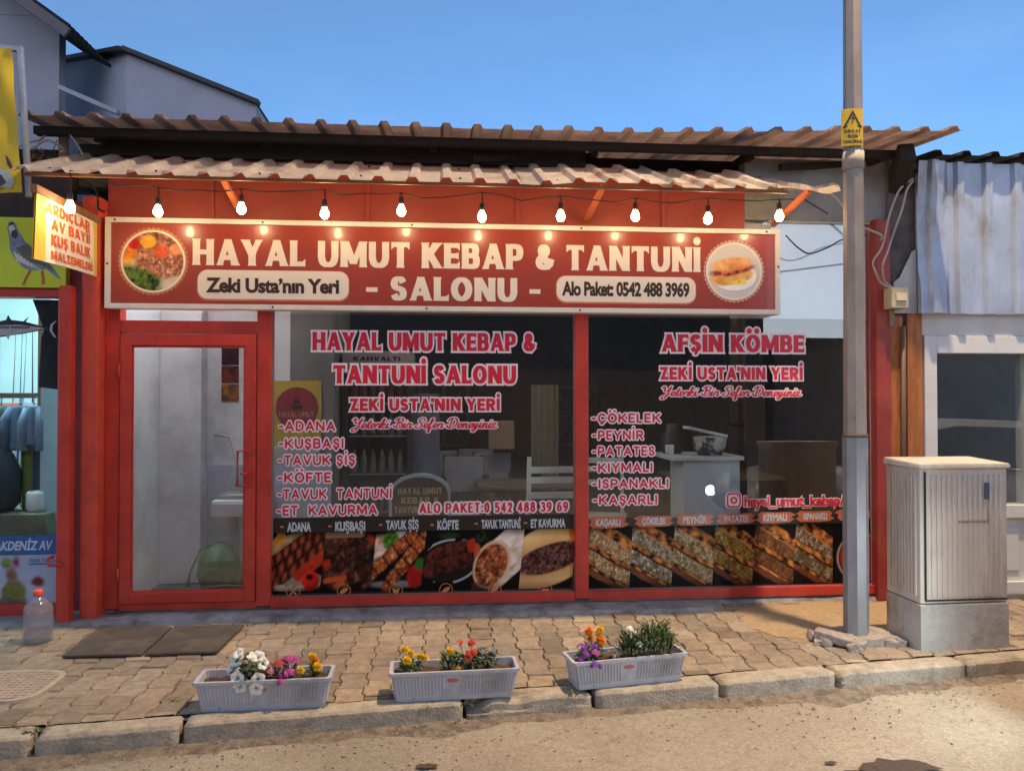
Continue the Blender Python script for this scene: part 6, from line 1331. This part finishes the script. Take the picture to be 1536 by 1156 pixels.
plant('red_flower', at2(.63, .4), 'leafy plant with bright red blooms in the middle box', 'flower', 7, (90, .055, .08, .038, .022, False), [('cluster', (-.05, .02, .135), .024, RD, f_), ('cluster', (.015, .02, .135), .027, RD, f_), ('cluster', (.0, -.02, .085), .03, RD, f_), ('cluster', (.02, -.02, .10), .026, RD, f_), ('cluster', (-.01, -.03, .065), .026, RD, f_)], FL)
plant('lilac_flower', at2(.78, .45), 'dark leafy plant with a few small lilac petals right of the red flowers', 'flower', 8, (80, .05, .095, .04, .022, False), [('floret', (.02, -.02, .085), .016, petal_mat('lilac', (.40, .30, .46)), f_), ('floret', (-.02, -.02, .10), .013, petal_mat('lilac', (.40, .30, .46)), f_), ('floret', (.035, .0, .10), .014, petal_mat('lilac', (.40, .30, .46)), f_)], FL)
plant('purple_flower', at3(.12, .3), 'compact plant covered in purple clusters at the left end of the rightmost box', 'flower', 9, (90, .06, .06, .035, .02, False),
      [('cluster', (-.035, .0, .08), .03, PU, f_), ('cluster', (.01, .0, .09), .03, PU, f_), ('cluster', (-.02, -.035, .05), .03, PU, f_), ('cluster', (.03, -.03, .055), .03, MG, f_), ('cluster', (.02, -.06, .01), .028, PU, f_), ('cluster', (.055, -.06, .0), .022, PU, f_), ('cluster', (-.045, -.04, .03), .022, PU, f_), ('cluster', (.04, .01, .08), .024, PU, f_)], FL)
plant('orange_marigold', at3(.22, .6), 'tall marigold with orange heads behind the purple flowers', 'flower', 10, (60, .045, .09, .032, .016, False),
      [('pom', (-.035, .0, .15), .03, ORG, f_), ('pom', (.025, -.02, .105), .031, ORG, f_), ('pom', (.03, .02, .155), .024, YE, f_), ('pom', (-.03, -.01, .115), .02, ORG, f_), ('pom', (.02, .01, .135), .02, YE, f_)], FL)
plant('green_bush', at3(.56, .4), 'bushy fine-leaved plant with a few white blooms, middle of the rightmost box', 'plant', 11, (230, .075, .11, .045, .011, True), [('cluster', (-.01, .02, .145), .028, WH, f_), ('cluster', (.03, .01, .13), .022, WH, f_), ('floret', (.03, -.05, .09), .016, WH, f_), ('cluster', (.06, .03, .125), .022, WH, f_)], FL)
plant('green_bush', at3(.80, .4), 'larger spiky green plant without blooms at the right end of the rightmost box', 'plant', 12, (280, .095, .12, .055, .011, True), [], FL)
m = MB(); c = at3(.40, .5)
for k in range(7): leaf(m, c + Vector((random.gauss(0, .012), random.gauss(0, .012), 0)), random.uniform(0, 6), .05, .02, random.uniform(.3, 1.6), .9, 0)
thing1(m, 'withered_plant', mat('withered_leaf', (.34, .26, .18), .9, var=.3), c, 'small withered plant between the orange marigold and the green bushes', 'plant')
# ------------------------------------------------------------------ inside the shop
FI = wall_frame(1.085)
sk = empty('washbasin', (-1.42, .9, 0), 'white pedestal washbasin seen through the glass door', 'washbasin')
bc = P(350, 745, .78); X = bc.x + .06; zt = .74
m = MB(); m.box(X - .19, X + .22, .58, 1.06, zt - .14, zt, .035); m.build('bowl', mat('sink_ceramic', (.62, .63, .63), .25, var=.05), sk)
m = MB(); m.box(X - .15, X + .17, .62, .98, zt - .001, zt + .003, .03); m.build('basin_shade', mat('sink_shade', (.40, .41, .42), .3), sk)  # slab on the bowl, ceramic colour darkened to imitate the shaded hollow
m = MB(); m.lathe([(.10, .0), (.085, .06), (.075, .4), (.095, zt - .13)], (X + .05, .86, 0), 16); m.build('pedestal', mat('sink_ceramic', (.62, .63, .63)), sk)
m = MB(); m.tube([(X, .98, zt), (X, .98, zt + .09), (X, .9, zt + .11), (X, .86, zt + .08)], .013); m.build('tap', mat('chrome', (.7, .7, .72), .12, metal=1.0), sk)
q = P(322, 652, 1.07); m = MB(); m.tube([(q.x, 1.07, q.z), (q.x + .14, 1.04, q.z - .02), (q.x + .2, 1.0, q.z - .25), (q.x + .12, .98, zt + .06), (X, .98, zt + .03)], .008); thing1(m, 'tap_hose', mat('grey_hose', (.35, .35, .36), .4), (q.x, 1.07, q.z), 'grey hose looping from the wall down to the washbasin tap', 'hose')
gb = empty('green_sack', (-1.62, .62, 0), 'round green mesh sack on the floor by the washbasin pedestal', 'sack')
c = G(326, 868, .0); c = Vector((P(328, 868, .62).x, .62, .0))
m = MB(); m.lathe([(.05, .0), (.13, .03), (.165, .14), (.15, .27), (.10, .36), (.04, .40)], c, 16); m.jitter(.015, 9); m.build('sack', mat('green_mesh', (.03, .14, .07), .5, var=.4, scale=14, bump=.4), gb)
m = MB(); m.tube([(c.x + .02, .6, .40), (c.x - .12, .55, .36), (c.x - .18, .5, .2), (c.x - .2, .48, .08)], .010); m.build('drawcord', mat('green_mesh', (.03, .14, .07)), gb)
m = MB(); m.tube([(-2.0, .35, .02), (-1.85, .3, .10), (-1.7, .3, .12), (-1.5, .35, .09), (-1.45, .5, .02)], .02); m.tube([(-1.8, .4, .015), (-1.5, .32, .03), (-1.4, .5, .02)], .015); thing1(m, 'floor_cable', BLACKP, (-1.8, .3, 0), 'black cable bundle lying on the floor just inside the door', 'cable')
pt = empty('photo_strip', (-1.5, 1.08, 1.4), 'strip of three dark food photos on the white wall behind the door', 'poster')
X0, X1, Z0, Z1 = PR(332, 522, 358, 604, 1.08)
for k, (a, b, c) in enumerate([((16, 6, 6), (70, 14, 16), 1), ((34, 8, 8), (110, 40, 20), 2), ((36, 10, 8), (150, 96, 34), 3)]):
    zz = Z1 - (Z1 - Z0) * k / 3; picture('photo', (X0, X1, zz - (Z1 - Z0) / 3 + .012, zz), FI, (lambda a, b, c: lambda u, v: mixc(lin(a), lin(b), fbm(u * 4, v * 4, c) * 2.2 - .6))(a, b, c), PRINT, pt, 30, 30, .002)
yp = empty('yellow_poster', (-1.3, 1.08, 1.3), 'yellow wall poster with a dark red disc, inside the left window', 'poster')
X0, X1, Z0, Z1 = PR(409, 571, 482, 668, 1.08); m = MB(); m.prism([(X0, Z0), (X1, Z0), (X1, Z1), (X0, Z1)], .004, .007, FI); m.build('sheet', mat('yellow_poster_paper', (.40, .31, .035), .6, var=.1), yp)
cx, cz = (X0 + X1) / 2, Z1 - .24; m = MB(); m.face([FI(u, v, .008) for u, v in disc(cx, cz, .185, 32)]); m.build('disc', mat('poster_red', (.24, .02, .03), .5), yp)
typed('lettering', 'HAYAL UMUT', (cx - .15, cx + .15, cz - .075, cz - .03), FI, mat('poster_text', (.42, .36, .2), .5), yp, .009, .0)
m = MB(); m.prism([(cx - .055, cz + .03), (cx + .055, cz + .03), (cx + .045, cz - .01), (cx - .045, cz - .01)], .0085, .010, FI); m.prism([(cx - .03, cz + .04), (cx + .03, cz + .04), (cx + .012, cz + .10), (cx, cz + .06), (cx - .018, cz + .09)], .0085, .010, FI); m.build('pan_emblem', mat('poster_black', (.03, .01, .01), .5), yp)
wp2 = empty('wall_notice', (-1.3, 1.08, .9), 'white paper notice under the yellow poster', 'notice'); X0, X1, Z0, Z1 = PR(411, 672, 480, 702, 1.08); m = MB(); m.prism([(X0, Z0), (X1, Z0), (X1, Z1), (X0, Z1)], .004, .006, FI); m.build('sheet', mat('notice_paper', (.34, .34, .34), .7), wp2)
# drinks fridge with a white header
fg_ = empty('drinks_fridge', (-.62, 1.6, 0), 'black drinks fridge with a white header, behind the left window lettering', 'fridge')
m = MB(); m.box(-.95, -.90, 1.4, 2.0, 0, 1.78, .004); m.box(-.36, -.31, 1.4, 2.0, 0, 1.78, .004); m.box(-.90, -.36, 1.95, 2.0, 0, 1.78); m.box(-.90, -.36, 1.4, 1.95, 0, .12); m.box(-.90, -.36, 1.4, 1.95, 1.74, 1.78); m.build('case', BLACKP, fg_)
m = MB(); m.box(-.95, -.31, 1.38, 1.99, 1.785, 1.99, .01); m.build('header', mat('fridge_header', (.46, .46, .47), .5), fg_)
FH2 = wall_frame(1.38); letters('lettering', 'KAHVALTI', 'heavy', (-.85, -.42, 1.90, 1.94), FH2, INK, fg_, .002)
for z in (.5, .85, 1.2, 1.5):
    m = MB(); m.box(-.89, -.37, 1.42, 1.94, z, z + .012); m.build('shelf', STEEL, fg_)
    m = MB()
    for k in range(6): m.lathe([(.03, 0), (.032, .02), (.032, .14), (.012, .19), (.012, .215)], (-.85 + .085 * k, 1.5, z + .013), 8)
    o = m.build('bottle_row', mat('bottle_mix' + str(int(z * 10)), [(.16, .03, .02), (.04, .10, .16), (.20, .16, .10), (.10, .12, .14)][int(z * 3) % 4], .3, var=.5, scale=12), fg_); o['kind'] = 'stuff'
m = MB(); m.box(-.31, -.06, 1.45, 1.5, .2, 1.6, .004); thing1(m, 'menu_board', mat('blue_grey_board', (.13, .14, .18), .6, var=.3, scale=6), (-.18, 1.47, .2), 'narrow grey blue board standing right of the drinks fridge', 'board')
# arched light box with the shop's name
ab = empty('arched_signboard', (.0, .9, 0), 'arched brown board with gold lettering and a pale rim behind the left window', 'sign board')
def arch(cx, w_, h, n=16): return [(cx - w_, 0.0)] + [(cx + w_, 0.0)] + [(cx + w_ * math.cos(math.pi * k / n), h - w_ * .62 + w_ * .62 * math.sin(math.pi * k / n)) for k in range(n + 1)]
AX = P(630, 740, .9).x; aw_ = P(676, 740, .9).x - AX; AH = P(630, 711, .9).z
FA = wall_frame(.9); m = MB(); m.prism(arch(AX, aw_, AH), -.12, .0, FA); m.build('case', mat('pale_blue_rim', (.42, .46, .50), .5), ab)
m = MB(); m.prism(arch(AX - .0, aw_ - .025, AH - .025), .001, .006, FA); m.build('face', mat('brown_face', (.05, .032, .018), .4, var=.3), ab)
GT = mat('gold_lettering', (.40, .30, .12), .4)
for tx, z, a in (('HAYAL UMUT', AH - .17, .2), ('KEBAP &', AH - .25, .17), ('TANTUNİ SALONU', AH - .33, .23)): letters('lettering', tx, 'flared', (AX - a * .95, AX + a * .95, z, z + .055), FA, GT, ab, .008)
# tables and chairs in the dark room
CH = mat('dark_chair_wood', (.035, .028, .026), .5, var=.4, scale=8); CHW = mat('pale_chair_wood', (.62, .58, .52), .5, var=.15, scale=8); UPH = mat('grey_upholstery', (.36, .36, .40), .8, var=.15)
def chair(x, y, rz, pale, lab, first=None):
    t = empty('dining_chair', (x, y, 0), lab, 'chair', 'chairs in the dining room', rz); fm = CHW if pale else CH
    for sx in (-.19, .19):
        m = MB(); m.bar((sx, .18, 0), (sx * .95, .18, .44), .034, .034, .003); m.build('leg', fm, t, local=True)
        m = MB(); m.bar((sx, -.2, 0), (sx, -.19, .46), .034, .034, .003); m.bar((sx, -.19, .455), (sx, -.26, 1.10 if pale else .98), .032, .034, .003); m.build('back_post', fm, t, local=True)
    m = MB(); m.box(-.21, .21, -.2, .21, .43, .47, .012); m.build('seat', fm if pale else UPH, t, local=True)
    if pale:
        for z in (.80, .92, 1.0): m = MB(); m.bar((-.19, -.19 - (z - .455) * .13, z), (.19, -.19 - (z - .455) * .13, z), .02, .05, .003); m.build('back_rail', fm, t, local=True)
    else: m = MB(); m.box(-.20, .20, -.245, -.215, .62, .97, .012); m.build('backrest', UPH, t, local=True)
    return t
k = 0
for (px, Y, rz, lab) in [(662, 2.6, 0.1, 'grey backed chair, left of the pair behind the arched board'), (712, 2.9, -.1, 'grey backed chair facing away, under the tan cloth'), (742, 2.2, .05, 'grey backed chair nearest the pale curtain'), (560, 3.0, .3, 'dim grey chair behind the script lettering, left of the table'), (700, 1.7, .1, 'low grey chair pushed to the front table')]:
    chair(P(px, 700, Y).x, Y, math.pi + rz, False, lab)
chair(P(821, 720, .45).x, .45, .05, True, 'pale ladder-back chair by the red mullion, behind the left window')
chair(P(905, 730, 1.3).x, 1.3, -.3, True, 'pale ladder-back chair behind the listed pastries, right window')
def table(x, y, w_, d_, lab, mt):
    t = empty('dining_table', (x, y, 0), lab, 'table', 'tables in the dining room'); m = MB(); m.box(x - w_ / 2, x + w_ / 2, y - d_ / 2, y + d_ / 2, .72, .75, .006); m.build('tabletop', mt, t)
    for sx in (-1, 1):
        for sy in (-1, 1): m = MB(); m.box(x + sx * (w_ / 2 - .05) - .025, x + sx * (w_ / 2 - .05) + .025, y + sy * (d_ / 2 - .05) - .025, y + sy * (d_ / 2 - .05) + .025, 0, .72); m.build('leg', CH, t)
TT = mat('worn_tabletop', (.16, .13, .11), .45, var=.3)
table(.75, 1.6, .9, .7, 'worn brown table behind the pale ladder-back chair', TT); table(-.1, 2.6, 1.1, .7, 'dark table among the grey backed chairs', TT); table(2.9, 2.2, 1.1, .8, 'tan table in the right part of the dining room', mat('tan_tabletop', (.26, .19, .12), .5, var=.3))
m = MB(); N = 24
for k in range(N):
    xa, xb = .93 + .3 * k / N, .93 + .3 * (k + 1) / N; f1 = lambda x: 2.6 + .02 * math.sin(x * 90); zb = .55 + (.22 if k < N * .35 else 0)
    m.face([(xa, f1(xa), zb), (xb, f1(xb), zb), (xb, f1(xb), 1.7), (xa, f1(xa), 1.7)])
thing1(m, 'curtain', mat('olive_grey_curtain', (.34, .32, .25), .9, var=.2, scale=6, stretch=(8, 8, 1)), (1.08, 2.6, .6), 'pale olive curtain hanging at the back of the dining room', 'curtain')
m = MB(); m.box(.44, .72, 2.3, 2.36, 1.02, 1.32, .02); m.jitter(.012, 6); thing1(m, 'tan_cloth', mat('tan_cloth', (.42, .31, .22), .9, var=.2), (.58, 2.33, 1.02), 'tan cloth draped over a chair back beneath the script lettering', 'cloth')
for (xa, xb, zz) in ((-.35, .3, 1.35), (1.5, 2.1, 1.3)):
    fr2 = empty('lattice_screen', ((xa + xb) / 2, 4.8, .9), 'dark lattice screen on the back wall, left of the tan cloth' if xa < 0 else 'dark lattice screen on the back wall, behind the right window', 'screen', 'lattice screens'); m = MB()
    for q in (xa, (xa + xb) / 2, xb): m.bar((q, 4.9, .9), (q, 4.9, zz + .4), .04, .04)
    for zq in (.9, zz, zz + .4): m.bar((xa, 4.88, zq), (xb, 4.88, zq), .04, .03)
    m.bar((xa, 4.9, .9), (xb, 4.9, zz + .4), .03, .03); m.bar((xb, 4.9, .9), (xa, 4.9, zz + .4), .03, .03); m.build('lattice', mat('lattice_paint', (.09, .10, .13), .6), fr2)
# white counter with a basket
ct = empty('white_counter', (1.9, .8, 0), 'white pedestal counter with an overhanging top behind the right window', 'counter')
X0, X1, Z0, Z1 = PR(1025, 690, 1110, 800, .62)
m = MB(); m.box(X0, X1, .62, 1.0, 0, Z1, .004); m.build('base', WHITEP, ct)
m = MB(); m.box(X0 - .12, X1 + .02, .57, 1.15, Z1 + .001, Z1 + .035, .004); m.build('top', WHITEP, ct)
bk = empty('patterned_basket', (2.0, .75, Z1), 'black and white patterned basket with papers, on the white counter', 'basket')
bx_ = (X0 + X1) / 2 + .02; m = MB(); m.lathe([(.10, Z1 + .036), (.13, Z1 + .10), (.145, Z1 + .19), (.138, Z1 + .195), (.1, Z1 + .06)], (bx_, .72, 0), 18)
bmat = mat('basket_print', (.50, .50, .48), .6, var=.15, scale=16, col2=(.03, .03, .03), thr=(.48, .54)); m.build('basket', bmat, bk)
m = MB(); M = Matrix.Translation((bx_ - .05, .70, Z1 + .24)) @ Matrix.Rotation(.22, 4, 'Y'); m.box(-.17, .17, -.1, .1, -.012, .012, .004, M); thing1(m, 'paper_stack', mat('white_paper', (.68, .68, .72), .7), (bx_, .7, Z1 + .22), 'stack of white paper lying across the patterned basket', 'paper')
m = MB(); m.lathe([(.08, Z1 + .036), (.1, Z1 + .06), (.09, Z1 + .2), (.05, Z1 + .24), (.06, Z1 + .3)], (X0 + .0, .95, 0), 14); thing1(m, 'black_pot', BLACKP, (X0, .95, Z1), 'black pot on the counter behind the basket', 'pot')
m = MB(); m.lathe([(.03, Z1 + .036), (.036, Z1 + .04), (.04, Z1 + .12), (.036, Z1 + .125)], (X0 - .08, .75, 0), 12); thing1(m, 'paper_cup', WHITEP, (X0 - .08, .75, Z1), 'small white cup at the left end of the counter', 'cup')
# ------------------------------------------------------------------ houses behind
HG = mat('dusk_grey_render', (.26, .255, .31), .9, var=.14, scale=.8, bump=.15, bscale=10, col2=(.2, .2, .22), thr=(.56, .8))
RFD = mat('dark_eaves_sheet', (.035, .03, .03), .7, var=.4, scale=4)
h1 = empty('grey_house', (-7.5, 6.5, 0), 'tall plain grey rendered house with dark ribbed eaves, at the upper left', 'house', 'houses behind the shops')
x1 = P(89, 60, 6).x; m = MB(); zt = P(89, 30, 6).z
m.box(-12, x1, 6, 6.2, 0, zt + .05); pts = [(x1, zt), (-12, zt), (-12, zt + 3.6)]; m.prism([(u, v) for u, v in ((x1 - .01, zt + .04), (-12, zt + .04), (-12, zt + 3.2))], 5.99, 6.02, lambda u, v, d: Vector((u, d, v))); m.build('wall', HG, h1)
m = MB(); a = P(108, 45, 5.2); b_ = P(20, -18, 5.2)
sl = (b_.z - a.z) / (b_.x - a.x); V0 = [(a.x, 4.9, a.z), (a.x, 12, a.z)]; far = -12.5; V1 = [(far, 4.9, a.z + sl * (far - a.x)), (far, 12, a.z + sl * (far - a.x))]
bm_ = bmesh.new(); rows = []
for j in range(61):
    t = j / 60; y = 5.1 + 1.9 * t; off = .05 * (1 if j % 4 in (1, 2) else 0); rows.append([bm_.verts.new((a.x, y, a.z + off)), bm_.verts.new((far, y, a.z + sl * (far - a.x) + off))])
fs = [bm_.faces.new([rows[j][0], rows[j + 1][0], rows[j + 1][1], rows[j][1]]) for j in range(60)]; bmesh.ops.solidify(bm_, geom=fs, thickness=.03); m.merge(bm_); m.build('roof', RFD, h1)
m = MB(); m.bar((a.x - .02, 5.12, a.z - .08), (far, 5.12, a.z - .08 + sl * (far - a.x)), .05, .14); m.build('bargeboard', mat('eaves_board', (.10, .08, .09), .7), h1)
h2 = empty('grey_outhouse', (-4, 7, 0), 'lower grey rendered house with a thin sloping roof and stained corner, behind the kebab shop', 'house', 'houses behind the shops')
c0 = P(190, 80, 6); c1 = P(384, 157, 6); c2 = P(80, 98, 8.5); zb = 2.5
HG2 = mat('stained_grey_render', (.30, .29, .35), .9, var=.14, scale=1.2, bump=.2, bscale=12, col2=(.10, .11, .13), thr=(.56, .78))
m = MB(); bv = [(c0.x, c0.y), (c1.x, c1.y), (c1.x, 12), (c2.x, 12), (c2.x, c2.y)]; tz = [c0.z, c1.z, c1.z, c2.z, c2.z]
lo = [m.bm.verts.new((x, y, zb)) for x, y in bv]; hi = [m.bm.verts.new((x, y, z)) for (x, y), z in zip(bv, tz)]
for k in range(5): m.bm.faces.new([lo[k], lo[(k + 1) % 5], hi[(k + 1) % 5], hi[k]])
m.build('wall', HG2, h2)
m = MB(); m.bar((c0.x - .02, c0.y - .06, c0.z + .03), (c1.x + .06, c1.y - .06, c1.z + .0), .16, .06); m.bar((c0.x - .02, c0.y - .06, c0.z + .03), (c2.x, c2.y - .08, c2.z + .02), .16, .06)
hb = [m.bm.verts.new((x, y, z + .05)) for (x, y), z in zip(bv, tz)]; m.bm.faces.new([hb[0], hb[1], hb[2]]); m.bm.faces.new([hb[0], hb[2], hb[3]]); m.bm.faces.new([hb[0], hb[3], hb[4]]); m.build('roof', RFD, h2)
m = MB(); q0, q1 = P(90, 132, 5.6), P(178, 170, 5.6); m.bar(q0, q1, .12, .06); m.build('lean_to_roof', HG2, h2)
# ------------------------------------------------------------------ the other side of the street, seen in the glass
BR = mat('brown_shutters', (.26, .17, .12), .7, var=.35, scale=3, stretch=(3, 3, .5)); DG = mat('dark_render', (.13, .12, .115), .9, var=.3)
xs_ = P(1145, 480, 15).x
ob = empty('opposite_building', (-4, -18, 0), 'dark two-storey building with brown shutters across the street, reflected in the left window', 'building', 'buildings across the street')
m = MB(); m.box(-16, xs_, -21, -15, 2.3, 7.5); m.build('upper_wall', DG, ob); m = MB(); m.box(-16, xs_, -21, -14.9, -.1, 2.3); m.build('shutter_front', BR, ob)
m = MB(); m.box(-16, xs_ + .2, -21.5, -14.2, 7.5, 7.7, .02); m.build('roof', RFD, ob)
for k in range(4): m = MB(); m.box(-13 + k * 4.2, -11.4 + k * 4.2, -15.0, -14.96, 4.0, 5.6); m.build('window', mat('dark_glass', (.05, .06, .08), .1), ob)
ob = empty('opposite_building', (9, -18, 0), 'low dark building across the street, reflected in the right window below the sky', 'building', 'buildings across the street')
zt = P(1230, 508, 15).z; m = MB(); m.box(xs_ + .3, 22, -21, -15, -.1, zt - .15); m.build('wall', DG, ob); m = MB(); m.box(xs_ + .25, 22.2, -21.2, -14.7, zt - .15, zt); m.build('roof', RFD, ob)
m = MB(); m.tube([(1.5, -13, 4.0), (6, -12.5, 4.35), (12, -12, 5.1)], .025, 6); thing1(m, 'overhead_wire', WIRE, (6, -12.5, 4.3), 'black overhead wire across the street, reflected in the right window', 'wire')
# ------------------------------------------------------------------ car parked along the kerb just past the right edge, its lamp lit
cr_ = empty('parked_car', (5.22, -2.5, -.1), 'silver saloon car parked along the kerb with its headlamps on, past the right edge', 'car', None, math.atan2(kd.y, kd.x))
# local frame: x to the rear, y towards the kerb, z up from the road; nose at x=-2.05
top = [(-2.05, .62), (-1.95, .74), (-1.2, .88), (-.95, .92), (-.3, 1.36), (.1, 1.43), (.9, 1.41), (1.45, 1.06), (1.95, 1.0), (2.1, .86)]; bot = [(-2.08, .3), (-1.75, .24), (1.8, .24), (2.12, .34)]
m = MB(); n = 9; secs = []
def sect(x):
    def ip(L, x):
        for (a, b), (c, d) in zip(L, L[1:]):
            if a <= x <= c: return b + (d - b) * (x - a) / (c - a)
        return L[0][1] if x < L[0][0] else L[-1][1]
    zt_, zb_ = ip(top, x), ip(bot, x); w_ = .83 - .10 * max(0, -x - 1.5) / .55 - .08 * max(0, x - 1.7) / .4; belt = min(zt_, .90); pts = []
    for z, q in ((zb_, .92), (.42, 1.0), (.62, 1.0), (belt * .97, .96), (belt, .93), ((belt + zt_) / 2, .84), (zt_, .70)): pts.append((w_ * q, max(zb_, min(z, zt_))))
    return pts
xs2 = [-2.07, -2.0, -1.9, -1.7, -1.5, -1.2, -.95, -.6, -.3, .1, .5, .9, 1.2, 1.45, 1.7, 1.95, 2.1]
for x in xs2:
    s = sect(x); secs.append([m.bm.verts.new((x, -w_, z)) for w_, z in s] + [m.bm.verts.new((x, w_, z)) for w_, z in s[::-1]])
for a, b in zip(secs, secs[1:]):
    for k in range(len(a)):
        k2 = (k + 1) % len(a); f = m.bm.faces.new([a[k], a[k2], b[k2], b[k]]); f.smooth = True
m.bm.faces.new(secs[0][::-1]); m.bm.faces.new(secs[-1])
m.build('body', mat('silver_car_paint', (.60, .60, .61), .25, metal=.3, var=.04, coat=.6), cr_, local=True)
for sgn in (-1, 1):
    m = MB(); m.prism([(-.72, .95), (-.28, 1.30), (.1, 1.37), (.86, 1.35), (1.25, 1.02), (1.2, .95)], 0, .012, lambda u, v, d: Vector((u, sgn * (.79 - (v - .93) * .25 + d), v))); m.build('side_window', mat('car_glass', (.02, .025, .03), .05), cr_, local=True)
m = MB(); m.face([(-.93, -.70, .94), (-.93, .70, .94), (-.36, .60, 1.345), (-.36, -.60, 1.345)]); [setattr(v, 'co', v.co + Vector((-.02, 0, .015))) for v in m.bm.verts]; m.build('windscreen', mat('car_glass', (.02, .025, .03)), cr_, local=True)
for wx in (-1.3, 1.3):
    for sgn in (-1, 1):
        wr = bpy.data.objects.new('wheel', None); COL.objects.link(wr); wr.parent = cr_; wr.location = (wx, sgn * .74, .31)
        m = MB(); m.lathe([(.19, -.09), (.29, -.09), (.31, -.06), (.31, .06), (.29, .09), (.19, .09)], (0, 0, 0), 24, 'Y'); m.build('tyre', mat('tyre_rubber', (.02, .02, .02), .9), wr, local=True)
        m = MB(); m.lathe([(.02, -.07), (.19, -.085), (.19, .085), (.02, .07)], (0, 0, 0), 10, 'Y'); m.build('rim', STEEL, wr, local=True)
for sgn in (-1, 1):
    m = MB(); m.lathe([(.01, -.05), (.035, -.045), (.05, -.01), (.05, .03)], (-2.02, sgn * .56, .54), 16, 'X'); m.build('headlight', emit('headlamp_glass', (.80, .92, 1.0), 7), cr_, local=True)
m = MB(); m.box(-2.1, -2.03, -.42, .42, .40, .58, .01); m.build('grille', BLACKP, cr_, local=True)
m = MB(); m.box(-2.12, -2.0, -.76, .76, .26, .40, .03); m.build('bumper', mat('silver_car_paint', (.38, .39, .41)), cr_, local=True)
for sgn in (-1, 1):
    hl = bpy.data.lights.new('headlamp_light', 'SPOT'); hl.energy = HEAD_W; hl.color = (.80, .92, 1.0); hl.spot_size = R(175); hl.spot_blend = 1.0; hl.shadow_soft_size = .06
    ho = bpy.data.objects.new('headlamp_light', hl); COL.objects.link(ho); ho.parent = cr_; ho.location = (-2.11, sgn * .56, .54); ho.rotation_euler = (0, R(82), R(-35 if sgn > 0 else 0))
